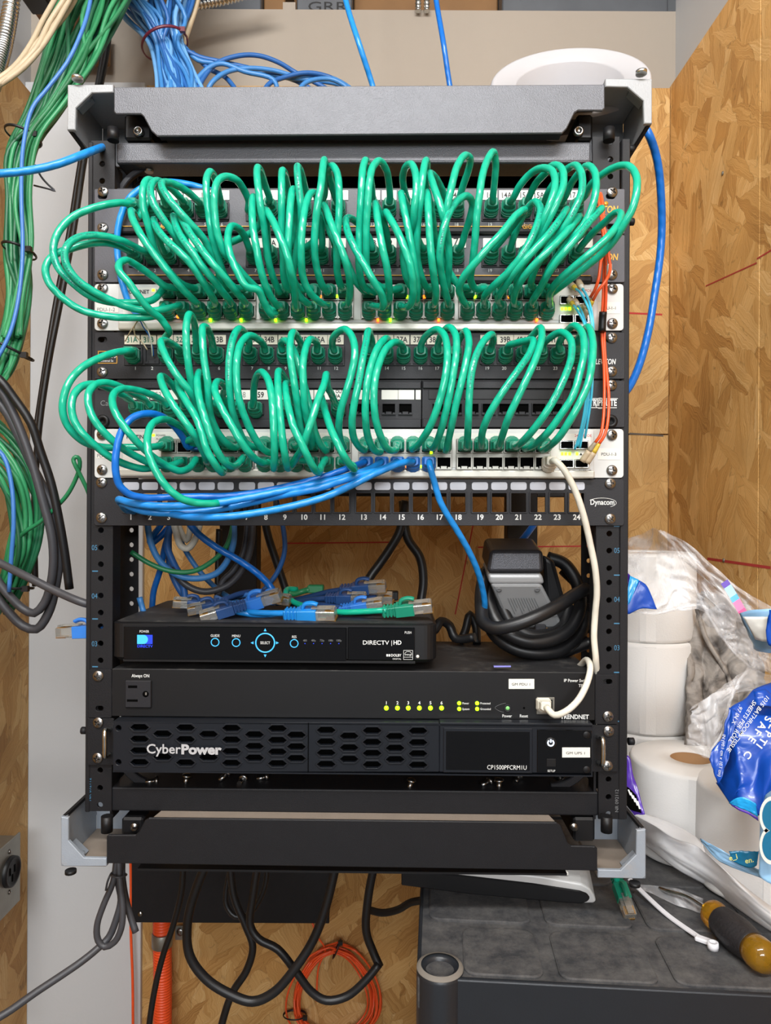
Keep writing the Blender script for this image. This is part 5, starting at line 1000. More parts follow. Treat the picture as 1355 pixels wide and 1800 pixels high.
for s, d, b in (('1038 522 26,1046 508 34,1052 490 38,1056 460 36,1062 440 30,1060 410 26,1056 380 20,1052 350 12,1046 330 -10,1036 322 -40', 'thin orange fibre cable rising from the upper module bay past the gold lettering', gb),
                ('1042 528 28,1052 510 36,1064 495 38,1072 475 34,1070 450 30,1066 420 26,1060 390 22,1056 360 14,1050 334 -6,1040 326 -40', 'orange fibre cable with a white clip on it beside the right rail', yb),
                ('1046 778 26,1055 765 28,1060 740 24,1062 700 18,1062 660 14,1060 620 12,1058 590 10,1058 560 10,1060 520 14,1061 480 18,1062 440 22,1058 400 20,1055 350 10,1044 325 -30', 'left one of two orange fibre cables running down over the right rail', gb),
                ('1053 780 26,1062 766 28,1068 742 24,1070 700 18,1067 660 14,1063 620 12,1062 590 10,1063 560 12,1065 520 16,1065 480 20,1064 440 24,1062 400 22,1058 350 12,1048 328 -30', 'right one of two orange fibre cables running down over the right rail', yb)):
    fib(d, M['orange_c'], s, None, r=.0014, boot=(b, .009))
tag(MB().pbox(1068.5, 1076, 463, 485, 28, 33).build('cable_clip', M['label'], bevel=.0006), 'small white sleeve clipped on an orange fibre cable', 'clip')
tag(MB().tube(px('1058 583 14,1059 560 14,1060 548 16'), .0035, 10, .003).build('cable_sleeve', M['dark']), 'black sleeve binding the orange fibres in front of the upper white switch', 'sleeve')
# stripped wires at jack 2
for i, (s, c) in enumerate((('245 560 34,238 570 28,228 585 22,220 600 16', 'cream_c'), ('245 560 34,252 575 26,262 590 22,268 610 16,270 626 8', 'blue2'), ('244 560 34,236 575 26,238 590 22,250 602 18,259 615 16', 'cream_c'), ('246 560 34,256 572 26,264 592 22,267 612 16,268 627 8', 'white_c'), ('242 552 30,250 562 34,262 556 30', 'orange_c'), ('238 560 28,248 563 34,258 560 30', 'white_c'))):
    tag(MB().tube(px(s), .0006, 6, .002).build('stripped_wire', M[c]), 'thin stripped wire, ' + ['cream one fanning out farthest left', 'blue one going down into jack 2', 'cream one hanging free', 'white one going down into jack 2', 'orange one wound around the blue cable end', 'white one wound around the blue cable end'][i] + ' under the upper white switch', 'wire')
cable('data_cable', 'blue cable arching down behind the green cables at the left of the top panels', M['blue'], px('400 345 -20,370 335 -12,330 324 -4,290 320 4,255 328 8,228 348 10,213 378 11,206 415 11,207 450 11,212 485 12,220 515 14,228 535 18,240 552 26,245 560 32'), .003)
# ================= CABLES AROUND THE RACK =================
def vp(s):
    """'x y d, ...' photo pixel + distance in metres -> world"""
    q = [tuple(map(float, t.split())) for t in s.split(',')]; P = [V(*t) for t in q]
    if q[0][1] < -30 and len(P) > 2: P.insert(0, P[0] + (P[0] - P[1]).normalized() * .3 + Vector((0, 0, .05)))   # goes on above the picture
    if (q[-1][1] > 1795 or q[-1][0] < -20) and len(P) > 2: P.append(P[-1] + (P[-1] - P[-2]).normalized() * .12 + Vector((0, 0, -.06)))
    return P
def bundle(name, label, mats, paths, r, group, n, spread0, seed=1, cat='cable', sides=8):
    """n single cables following a centre line; spread (m) is given per control point"""
    rnd = random.Random(seed); C = vp(paths); spread0 = [spread0[0]] * (len(C) - len(spread0)) + list(spread0)
    for i in range(n):
        a = rnd.uniform(0, 6.283); q = math.sqrt(rnd.random()); P = []
        for j, c in enumerate(C):
            s = spread0[j]; a2 = a + rnd.uniform(-.5, .5); P.append(c + Vector((math.cos(a2) * q * s, math.sin(a2) * q * s * .6, math.sin(a2) * q * s * .5)))
        o = MB().tube(P, r, sides, .012).build(name, M[mats[i % len(mats)]] if isinstance(mats[0], str) else mats[i % len(mats)], frame=WF); tag(o, label, cat, group)
M['gold1'] = cable_mat('bundle_green_a', (38, 118, 74), .4, 0); M['gold2'] = cable_mat('bundle_green_b', (52, 142, 92), .4, 0); M['gold3'] = cable_mat('bundle_green_c', (26, 92, 60), .45, 0)
M['bl1'] = cable_mat('bundle_blue_a', (60, 124, 186), .4, 0); M['bl2'] = cable_mat('bundle_blue_b', (104, 158, 208), .4, 0); M['bl3'] = cable_mat('bundle_blue_c', (36, 92, 158), .45, 0)
bundle('data_cable', 'green data cable in the thick bundle falling down the left edge', ['gold1', 'gold2', 'gold3', 'gold1'], '205 -90 .90,160 10 .88,120 110 .86,74 200 .85,39 260 .84,31 345 .83,30 440 .83,34 520 .82,18 600 .80,-10 660 .78,-60 700 .76', .0026, 'green bundle cables', 34, [.05, .036, .024, .020, .015, .016, .015, .015, .018, .022, .03], 3)
bundle('data_cable', 'green data cable in the right branch of the left bundle', ['gold2', 'gold1'], '215 -90 .90,180 20 .87,150 100 .85,104 180 .835,56 245 .825,43 330 .82,47 430 .82,36 520 .81,20 590 .79', .0026, 'green bundle cables of the right branch', 9, [.02, .018, .014, .011, .008, .007, .006, .008, .01], 5)
for i, s in enumerate(('168 -60 .83,155 20 .825,142 60 .82,118 110 .815,84 155 .81,57 190 .805,42 250 .80,38 300 .795,38 360 .79,40 420 .79,38 480 .785,30 540 .78,16 590 .775,-10 640 .77', '-30 770 .74,5 800 .74,20 850 .74,24 920 .74,20 980 .745,16 1040 .75')):
    tag(MB().tube(vp(s), .0023, 10, .01).build('data_cable', M['blueold'], frame=WF), ['single pale blue cable running down the front of the left green bundle', 'single pale blue cable on the lower left green coil'][i], 'cable')
bundle('data_cable', 'green cable in the coil hanging at the lower left edge', ['gold1', 'gold2', 'gold3'], '-60 740 .76,-20 770 .76,30 830 .76,48 900 .77,44 960 .77,20 1030 .78,-10 1080 .79', .0026, 'green cables of the lower left coil', 18, [.03, .03, .022, .018, .018, .016, .02], 9)
tag(MB().tube(vp('160 880 .75,153 860 .74,141 835 .735,131 815 .73,129 808 .73,133 803 .73,139 806 .732,140 820 .735,134 840 .74,118 870 .745,95 895 .75,70 918 .755,40 938 .76,25 960 .765'), .0022, 8, .006).build('data_cable', M['greenold'], frame=WF), 'single green cable twisted into a small loop on the white wall left of the rack', 'cable')
bundle('data_cable', 'cream data cable sweeping down to the left edge', ['cream_c'], '170 -110 .84,130 -20 .83,100 40 .82,72 80 .81,40 118 .80,5 145 .79,-50 175 .78', .0030, 'cream cables at the upper left', 5, [.03, .024, .018, .012, .014, .018, .02], 12)
tag(MB().tube(vp('210 -60 1.02,195 20 1.0,172 70 .98,135 120 .96,100 175 .94,72 215 .92,52 260 .90'), .0030, 10, .01).build('data_cable', M['white_c'], frame=WF), 'single white cable crossing the wall behind the left green bundle', 'cable')
for i, (s, r, l) in enumerate((('215 -60 1.04,196 30 1.03,186 100 1.02,170 180 1.01,150 270 1.0,130 400 .99,108 520 .98,85 640 .97,68 760 .96,60 900 .96,62 1030 .97', .0042, 'long dark cable hanging down the white wall from the top to the left coils'),
      ('205 -60 1.05,191 30 1.04,180 100 1.03,165 180 1.02,144 270 1.01,123 400 1.0,100 520 .99,80 640 .98,62 760 .97', .0034, 'thinner dark cable running beside the long one on the white wall'),
      ('-40 640 .72,0 668 .72,25 700 .725,55 745 .73,70 790 .735,90 850 .74,105 920 .745,115 980 .75,122 1035 .755', .0045, 'black cable ending in the air left of the rack'),
      ('-40 655 .73,0 685 .73,25 730 .735,52 800 .74,75 880 .745,92 950 .75,92 1010 .755,78 1060 .76,60 1078 .76,40 1070 .76,10 1040 .755,-30 990 .75', .0045, 'dark grey cable turning up in the inner loop at the left edge'),
      ('-40 675 .74,5 715 .74,30 760 .745,62 830 .75,92 890 .755,105 950 .76,98 1030 .765,84 1080 .77,64 1106 .77,40 1100 .77,10 1070 .765,-30 1020 .76', .0048, 'dark grey cable turning up in the outer loop at the left edge'))):
    tag(MB().tube(vp(s), r, 12, .01).build('power_cable', M['black_c' if i < 3 else 'grey_c'], frame=WF), l, 'cable')
tag(MB().tube(vp('-30 975 .70,0 990 .70,50 1015 .69,100 1040 .685,148 1060 .68,185 1068 .69'), .0040, 12, .01).build('power_cable', M['grey_c'], frame=WF), 'dark grey cable crossing from the left edge into the rack side', 'cable')
tag(MB().tube(vp('-40 306 .60,0 305 .60,50 300 .605,100 289 .61,150 270 .625,190 255 .68'), .0033, 12, .006).build('data_cable', M['blue'], frame=WF), 'bright blue cable from the left edge to the upper left corner of the rack', 'cable')
tag(MB().tube(vp('62 290 .86,72 310 .86,85 325 .86,97 336 .86,88 333 .86,60 326 .865'), .0012, 6, .004).build('bent_wire', M['grey_c'], frame=WF), 'thin bent dark wire sticking out beside the left green bundle', 'wire')
# ties round the left bundle
def tie(name, cx_, cy_, d, rx, ry, rz, mat, label, th=.0016, tail=None):
    c = V(cx_, cy_, d); P = [c + Vector((rx * math.cos(a * math.pi / 8), -ry * math.sin(a * math.pi / 8), rz * math.cos(a * math.pi / 8) + .002 * math.sin(a * math.pi / 8))) for a in range(17)]
    t = thing(name, label, 'cable tie', c, WF); MB().tube(P, th, 6, .004, flat=.6).build('strap', mat, t); h = P[1]
    MB().box(h.x - .003, h.x + .004, h.y - .005, h.y, h.z - .003, h.z + .003).build('lock_head', mat, t)
    return t
tie('cable_tie', 41, 240, .835, .019, .021, -.004, M['tieb'], 'black tie on the left green bundle beside the top of the rack')
tie('cable_tie', 34, 441, .82, .0165, .022, -.003, M['tieb'], 'black tie around the middle of the left green bundle')
tie('cable_tie', 14, 612, .80, .026, .026, -.012, M['tieb'], 'black tie where the left green bundle turns off the edge')
tie('cable_tie', 20, 1034, .775, .022, .022, .0, M['tieb'], 'black tie at the bottom of the lower left green coil')
# blue bundle at the top
bundle('data_cable', 'blue data cable in the thick tied bundle above the rack', ['bl1', 'bl2', 'bl1', 'bl3'], '250 -120 .98,258 -30 .97,272 30 .96,290 72 .955,306 120 .95,322 180 .93,330 240 .90,340 280 .88', .0030, 'cables of the blue bundle above the rack', 46, [.085, .066, .044, .024, .026, .036, .04, .03], 21)
bundle('data_cable', 'blue data cable fanning out to the upper right of the tied bundle', ['bl1', 'bl3'], '330 -120 1.0,325 -40 .99,318 20 .98,306 62 .965,308 110 .96,318 170 .95,330 240 .93', .0030, 'blue cables at the right of the bundle', 10, [.03, .022, .015, .009, .012, .02, .02], 22)
tie('cable_tie', 290, 78, .95, .029, .030, .010, M['tier'], 'maroon tie around the blue bundle above the rack', .002)
BLW = (('326 88 .96,350 100 .965,385 108 .97,430 118 .98,480 130 .99,520 142 1.0,560 165 1.0', 'bl3'), ('346 165 .94,356 140 .95,380 112 .96,420 98 .97,455 98 .98,490 110 .99,520 128 1.0,548 142 1.0,600 170 1.0', 'bl3'), ('360 170 .95,372 146 .95,400 126 .96,440 120 .97,480 124 .98,520 134 .99,560 134 1.0,590 140 1.0,630 165 1.0', 'bl1'),
       ('338 92 .97,366 120 .97,395 135 .97,420 165 .96', 'bl3'), ('322 80 .965,348 106 .965,400 112 .975,450 125 .985,500 136 .99,560 142 1.0,600 150 1.0,640 172 1.0', 'bl1'), ('460 165 .96,475 146 .97,500 136 .98,540 128 .99,580 136 1.0,620 158 1.0', 'bl3'), ('520 165 .96,540 144 .97,580 139 .98,605 150 .98,625 170 .98', 'bl1'), ('334 160 .94,350 135 .95,372 116 .955,392 112 .96,430 126 .965,480 140 .97,490 165 .97', 'bl1'))
for i, (s, mt) in enumerate(BLW):
    tag(MB().tube(vp(s), .0032, 10, .008).build('data_cable', M[mt], frame=WF), 'blue cable arching right behind the top bar, ' + ['leaving the bundle highest', 'making the highest arch', 'making the second highest arch', 'crossing steeply down', 'the longest one', 'making a low arch in the middle', 'making a low arch farthest right', 'wavy one nearest the bundle'][i], 'cable', 'loose blue cables above the rack')
for s, mt, l in (('596 -60 .88,610 10 .86,632 80 .84,654 148 .86,668 200 .86,690 320 .87', 'blue', 'bright blue cable coming straight down above the rack, left of two'), ('758 -60 .92,768 10 .90,780 80 .88,790 148 .89,800 200 .89,815 330 .90', 'blue2', 'blue cable coming straight down above the rack, right of two')):
    tag(MB().tube(vp(s), .0034, 10, .02).build('data_cable', M[mt], frame=WF), l, 'cable')
tag(MB().tube(vp('358 -60 1.0,345 10 .99,332 50 .98,322 80 .975,316 110 .97'), .0036, 8, .01).build('data_cable', M['cream_c'], frame=WF), 'cream cable behind the right side of the blue bundle', 'cable')
tag(MB().tube(vp('1085 250 .79,1120 222 .74,1138 232 .70,1150 262 .71,1158 300 .72,1162 350 .73,1163 400 .74,1160 450 .745,1150 520 .745,1140 580 .74,1124 640 .73,1106 680 .72,1085 705 .71,1050 760 .73,1000 800 .76'), .0040, 12, .008).build('data_cable', M['blue2'], frame=WF), 'blue cable bowing out from behind the right side of the rack', 'cable')
# ---- behind the window of the rack ----
GB = (('258 905 -70,264 950 -72,280 985 -75,310 1010 -80,345 1017 -80,380 1008 -80,400 985 -78,410 955 -75,411 925 -72,408 890 -70', 'bl1', .0034, 'blue cable hanging in a wide loop behind the window of the rack'),
      ('296 900 -100,278 930 -102,264 948 -104,264 956 -104,280 945 -106,300 925 -108,290 960 -112,282 1000 -116,270 1040 -118,267 1075 -118', 'blue2', .0034, 'bright blue cable crumpled at the left behind the window'),
      ('300 900 -120,296 950 -122,300 1000 -124,315 1035 -124,330 1055 -120', 'bl3', .0038, 'dark blue cable dropping straight behind the window'), ('320 890 -95,300 925 -96,294 960 -98,305 990 -100,320 1020 -104,326 1055 -104', 'bl3', .0038, 'dark blue cable bending left behind the white loop'),
      ('310 900 -130,318 950 -132,340 990 -134,365 1020 -136,395 1045 -130,430 1065 -120', 'bl1', .0030, 'blue cable slanting down to the right behind the white loop'),
      ('322 905 -60,345 935 -62,380 962 -66,420 985 -70,455 1010 -74,478 1035 -76,490 1062 -70', 'blue2', .0036, 'blue cable slanting across the rear post'),
      ('486 880 -120,498 930 -124,500 970 -126,488 1005 -128,470 1030 -128,450 1050 -128', 'bl3', .0028, 'thin dark blue cable curving in front of the strand board'),
      ('230 970 -66,262 990 -70,300 1004 -74,340 1004 -76,375 985 -76,398 960 -74,408 930 -72,412 890 -70', 'greenold', .0026, 'green cable hanging in a flat loop behind the window'),
      ('300 880 -84,308 930 -86,318 960 -88,330 964 -88,342 950 -88,350 925 -86,352 890 -84', 'white_c', .0036, 'white cable hanging in a small loop behind the window, lower one'), ('305 880 -92,314 925 -94,328 950 -96,334 925 -96,318 880 -94', 'white_c', .0034, 'white cable hanging in a small loop behind the window, upper one'),
      ('440 880 -90,444 930 -92,436 980 -96,420 1010 -98,398 1030 -98,360 1040 -96,330 1030 -94,300 1000 -94', 'grey_c', .0036, 'slate grey cable curving down in front of the rear post'), ('432 880 -96,434 930 -98,426 975 -100,408 1005 -100,392 1020 -100,384 1045 -100', 'grey_c', .0030, 'second slate grey cable beside it in front of the rear post'),
      ('245 1050 -60,252 1075 -60,256 1090 -40', 'bl1', .003, 'short blue cable end at the left edge behind the receiver'),
      ('462 900 -160,472 945 -162,490 1000 -166,504 1045 -168,510 1085 -165', 'black_c', .0046, 'thick black cable slanting down behind the receiver plugs'), ('385 930 -150,383 1000 -152,382 1050 -150', 'black_c', .0036, 'black cable in front of the left rear post'),
      ('713 880 -170,702 935 -172,685 965 -172,668 990 -172,650 1015 -170,640 1040 -165', 'black_c', .0052, 'thick black cable slanting down to the left behind the receiver'), ('708 880 -175,716 945 -177,738 980 -178,744 1020 -178,740 1055 -176,735 1090 -170', 'black_c', .0052, 'thick black cable bowing right behind the receiver'),
      ('940 920 -110,925 940 -100,905 965 -90,895 985 -80', 'blue2', .0036, 'blue cable going down behind the power adapter'),
      ('716 1090 -100,760 1110 -110,775 1092 -120,790 1100 -125,800 1122 -120,835 1120 -110', 'black_c', .0050, 'black cable humping over the power unit right of the receiver'), ('808 1130 -130,818 1108 -135,826 1080 -140,836 1100 -140,838 1132 -130', 'black_c', .0046, 'black cable bending up behind the hump'))
for s, mt, r, l in GB: tag(MB().tube(px(s), r, 10, .005).build('data_cable' if mt != 'black_c' else 'power_cable', M[mt]), l, 'cable')
# ---- loose plugs on the receiver ----
def rj45(t, p, d, up, boot, bootmat, scale=1.0, clear=True):
    """8-contact modular plug: d points out of the cable; boot with ribs, clear body, gold contacts, latch"""
    d = d.normalized(); s = d.cross(up).normalized(); u = s.cross(d).normalized(); F = Matrix((s, d, u)).transposed().to_4x4(); F.translation = p; k = scale
    m = MB(); m.box(-.0058 * k, .0058 * k, 0, .0215 * k, -.004 * k, .004 * k, M4=F); m.build('clear_plug', M['plugclear'], t, bevel=.0006)
    m = MB(); [m.box((-.0044 + i * .00125) * k, (-.0044 + i * .00125 + .0007) * k, .0135 * k, .0222 * k, -.0044 * k, -.0028 * k, M4=F) for i in range(8)]; [m.box((-.0044 + i * .00125) * k, (-.0044 + i * .00125 + .0007) * k, .0135 * k, .0212 * k, .0036 * k, .0043 * k, M4=F) for i in range(8)]; m.build('contact', M['gold'], t)
    m = MB(); m.box(-.003 * k, .003 * k, .002 * k, .020 * k, .0052 * k, .0062 * k, M4=F); m.box(-.003 * k, .003 * k, .0185 * k, .0212 * k, .0038 * k, .0060 * k, M4=F); m.build('latch', M['plugclear'], t)
    if boot:
        m = MB(); m.box(-.0065 * k, .0065 * k, -.010 * k, .006 * k, -.0048 * k, .0048 * k, M4=F)
        for i in range(4): m.box(-.0052 * k, .0052 * k, (-.021 + i * .003) * k, (-.0192 + i * .003) * k, -.0042 * k, .0042 * k, M4=F)
        m.box(-.0040 * k, .0040 * k, -.022 * k, -.009 * k, -.0034 * k, .0034 * k, M4=F)
        P = [F @ Vector((0, y * k, z * k)) for y, z in ((-.006, .0045), (-.004, .0085), (.002, .0098), (.007, .0082))]; m.tube(P, .0018 * k, 6, .002, flat=1.6); m.build('boot', bootmat, t, bevel=.0004)
zt_ = Q(480, 1096, 6).z + .0018
def onsr(x, y, h=.0):
    """point above the receiver's lid seen at this pixel, h metres above it"""
    o = RFI @ CPOS; d = RFI.to_3x3() @ ray(x, y); t = (zt_ + h - o.z) / d.z; return o + d * t
def P3(x, y, w): return Q(x, y, w)
UPV = Vector((0, -.3, 1)).normalized()
dk = M['blue2']; bo = M['blueboot']; dbm = pm('navy_boot', (36, 70, 122), .4); dbc = cable_mat('navy_jacket', (34, 64, 112), .4, 0)
PLUGS = (  # tip px, base px, w, mats, cable px path, label
 ((316, 1060), (340, 1061), -45, dbm, dbc, '352 1060 -46,380 1056 -60,420 1048 -80,470 1040 -100', 'dark blue cable end whose plug lies farthest left on the receiver', .95),
 ((347, 1070), (366, 1066), -25, dbm, dbc, '378 1064 -28,400 1052 -50,430 1042 -70,470 1040 -90', 'dark blue cable end, second plug from the left on the receiver', .95),
 ((372, 1080), (392, 1074), -8, dbm, M['blue'], '404 1070 -14,430 1078 -20,470 1082 -24,500 1082 -40', 'blue cable end whose dark plug lies foremost at the left of the receiver', 1.05),
 ((480, 1050), (452, 1058), -28, bo, M['blueold'], '424 1064 -30,405 1061 -36,395 1058 -50,380 1050 -80', 'pale blue cable end with its plug pointing right in the middle of the receiver', 1.2),
 ((496, 1054), (476, 1052), -50, bo, M['blueold'], '455 1048 -56,430 1046 -70,400 1052 -90', 'pale blue cable end lying just behind the pale blue one', 1.0),
 ((574, 1079), (545, 1079), -6, M['blue'], M['blue'], '512 1078 -8,480 1078 -12,440 1076 -20,410 1070 -34', 'bright blue cable end with an arched latch guard at the front edge', 1.2),
 ((744, 1067), (716, 1070), -8, M['greenplug'], M['green'], '680 1073 -10,640 1075 -14,600 1076 -20,560 1070 -34,520 1060 -50,503 1046 -62,505 1036 -72,522 1036 -80', 'green cable end with its plug at the right end of the receiver', 1.15),
 ((665, 1032), (638, 1034), -60, dbm, dbc, '610 1036 -62,580 1040 -70,540 1050 -80,510 1056 -90', 'dark blue cable end standing highest at the back of the receiver', 1.15),
 ((640, 1051), (608, 1051), -46, dbm, dbc, '585 1051 -48,560 1053 -54,530 1057 -66,500 1060 -80', 'dark blue cable end in the middle of the rear plugs', 1.0),
 ((680, 1052), (652, 1052), -66, dbm, dbc, '630 1054 -68,600 1058 -74,560 1060 -80,520 1062 -90', 'dark blue cable end farthest right of the rear plugs', 1.1),
 ((668, 1061), (635, 1066), -30, M['blueboot'], dbc, '605 1070 -32,580 1066 -40,550 1062 -54,500 1060 -70', 'blue cable end half hidden behind the green cable', 1.05))
for tip, base, w_, bm_, cm_, s, l, k in PLUGS:
    a, b = Q(tip[0], tip[1], w_), Q(base[0], base[1], w_ - 2); d = (a - b).normalized(); t = thing('loose_cable', l, 'cable', b)
    rj45(t, b, d, UPV, True, bm_, k * .95); P = [b - d * .020 * k] + px(s); MB().tube(P, .0029, 10, .004).build('jacket', cm_, t)
t = thing('loose_cable', 'dark green cable end with a closed boot lying behind the others on the receiver', 'cable', Q(555, 1036, -80)); MB().tube(px('545 1036 -78,530 1040 -80,515 1044 -76,505 1040 -74'), .003, 10, .004).build('jacket', M['greenold'], t); m = MB(); m.pbox(540, 568, 1029, 1043, -88, -76); m.build('boot', M['greenold'], t, bevel=.001)
t = thing('loose_cable', 'black cable end with a square plug at the back right of the receiver', 'cable', Q(690, 1050, -90)); m = MB(); m.pbox(672, 700, 1040, 1056, -100, -88); m.build('plug', M['dark'], t, bevel=.001); MB().tube(px('675 1048 -92,650 1046 -96,620 1050 -100'), .003, 8, .005).build('jacket', M['black_c'], t)
t = thing('loose_cable', 'blue cable end sticking out of the left side of the rack', 'cable', Q(140, 1112, -30)); a, b = Q(114, 1111, -34), Q(146, 1110, -30); rj45(t, b, a - b, Vector((0, 0, 1)), True, M['blueboot'], 1.2); MB().tube([b, b + (b - a), b + (b - a) * 1.6 + Vector((.01, .02, 0))], .003, 8, .005).build('jacket', M['blue'], t)
# ---- power adapter with thick coiled cord on the power unit ----
ad = thing('power_adapter', 'silver grey power adapter with a black cap leaning on its coiled black cord', 'power adapter', Q(940, 1150, -60))
# body: leaning slab, black cap above silver shell
T0 = Q(905, 965, -38); A0 = Q(866, 985, -38); 
def slab(px4t, px4b, w_t, w_b, depth, mat, name, r=.006):
    (x0, y0), (x1, _) = px4t; (x2, y2), (x3, _) = px4b
    a, b, c, d_ = Q(x0, y0, w_t), Q(x1, y0, w_t), Q(x3, y2, w_b), Q(x2, y2, w_b); dv = Vector((0, depth, depth * .22)); vs = [a, b, c, d_, a + dv, b + dv, c + dv, d_ + dv]
    m = MB(); m.add(vs, [(0, 1, 2, 3), (7, 6, 5, 4), (0, 4, 5, 1), (1, 5, 6, 2), (2, 6, 7, 3), (3, 7, 4, 0)]); return m.build(name, mat, ad, bevel=r, seg=4)
slab(((862, 968), (955, 968)), ((856, 1008), (957, 1008)), -30, -28, .050, M['adaptb'], 'cap', .0045)
slab(((858, 1010), (953, 1010)), ((860, 1028), (958, 1028)), -28.5, -30, .046, M['adapt'], 'silver_shell', .0035)
a, b, c, d_ = Q(862, 1027, -29), Q(952, 1027, -29), Q(992, 1105, -58), Q(895, 1105, -58); dv = Vector((0, .045, .01)); m = MB(); m.add([a, b, c, d_, a + dv, b + dv, c + dv, d_ + dv], [(0, 1, 2, 3), (7, 6, 5, 4), (0, 4, 5, 1), (1, 5, 6, 2), (2, 6, 7, 3), (3, 7, 4, 0)]); m.build('grey_underside', M['adapt'], ad, bevel=.003, seg=2)
n_ = (b - a).cross(d_ - a).normalized(); n_ = n_ if n_.y < 0 else -n_
m = MB()
for i in range(11):
    s_ = .22 + i * .05; p0 = a.lerp(b, s_).lerp(d_.lerp(c, s_), .30) + n_ * .0003; p1 = a.lerp(b, s_).lerp(d_.lerp(c, s_), .66 - (i % 3) * .07) + n_ * .0003; t_ = (b - a).normalized() * .0004; m.add([p0 - t_, p0 + t_, p1 + t_, p1 - t_], [(0, 1, 2, 3)])
m.build('rating_print', M['gprint'], ad)
p0 = a.lerp(d_, .72) + n_ * .0003; p1 = b.lerp(c, .72) + n_ * .0003; v_ = (d_ - a).normalized() * .0005; MB().add([p0 - v_, p1 - v_, p1 + v_, p0 + v_], [(0, 1, 2, 3)]).build('parting_line', M['gprint'], ad)
for u_, v2 in ((.12, .12), (.86, .12), (.22, .8)):
    q = a.lerp(b, u_).lerp(d_.lerp(c, u_), v2) + n_ * .0002; z_ = n_.to_track_quat('Z', 'Y').to_matrix().to_4x4(); MB().lathe([(.0028, 0), (.0026, .0005), (.0014, .0002), (0, .0002)], Matrix.Translation(q) @ z_, 14).build('screw_recess', M['gprint'], ad)
q0 = Q(962, 990, -60); sd = thing('power_strip', 'black rounded device standing behind the silver power adapter', 'power supply', Q(985, 1140, -80)); m = MB(); a, b, c, d_ = Q(955, 975, -50), Q(975, 985, -52), Q(1010, 1110, -60), Q(965, 1110, -60); dv = Vector((0, .05, 0)); m.add([a, b, c, d_, a + dv, b + dv, c + dv, d_ + dv], [(0, 1, 2, 3), (7, 6, 5, 4), (0, 4, 5, 1), (1, 5, 6, 2), (2, 6, 7, 3), (3, 7, 4, 0)]); m.build('case', M['dark'], sd, bevel=.005, seg=3)
m = MB(); m.pbox(941, 960, 1098, 1110, -55, -50); m.build('cord_socket', M['panel'], sd, bevel=.0008)
CO = (('1030 1035 -58,1010 1046 -36,975 1068 -16,940 1085 -8,905 1098 -8,870 1104 -14,850 1094 -24,846 1070 -36,846 1040 -50,852 1010 -60,862 1000 -80', .0064, 'thick black cord band crossing in front of the silver adapter'),
      ('862 1005 -70,858 1040 -60,866 1080 -46,890 1112 -36,930 1128 -32,975 1122 -38,1005 1100 -50,1020 1060 -64,1012 1020 -76,990 990 -84,962 980 -90', .0066, 'thick black cord, inner ring of the adapter coil'),
      ('870 1020 -84,854 1060 -76,866 1110 -62,900 1138 -52,945 1148 -50,990 1140 -56,1020 1112 -68,1028 1070 -80,1018 1030 -92,990 1000 -100', .0068, 'thick black cord, outer ring of the adapter coil'),
      ('868 1030 -60,880 1060 -52,900 1098 -46,935 1116 -44,985 1105 -52,1000 1065 -66', .0056, 'black cord nested inside the adapter coil'),
      ('1042 1128 -60,1010 1140 -66,975 1152 -70,930 1146 -70,900 1130 -72', .0055, 'black cord along the bottom of the adapter coil'))
for s, r, l in CO: tag(MB().tube(px(s), r, 14, .005).build('power_cable', M['black_c']), l, 'cord')
a = Q(868, 1174, -2); tag(MB().add([a + Vector(v) for v in ((0, 0, .0005), (.016, .0015, .0005), (.016, .0035, .0005), (0, .003, .0005), (0, 0, .0016), (.016, .0015, .0016), (.016, .0035, .0016), (0, .003, .0016))], [(0, 1, 2, 3), (7, 6, 5, 4), (0, 4, 5, 1), (1, 5, 6, 2), (2, 6, 7, 3), (3, 7, 4, 0)]).build('plastic_scrap', pm('lilac_plastic', (140, 140, 220), .4)), 'tiny lilac plastic scrap lying on the front edge of the power unit', 'scrap')
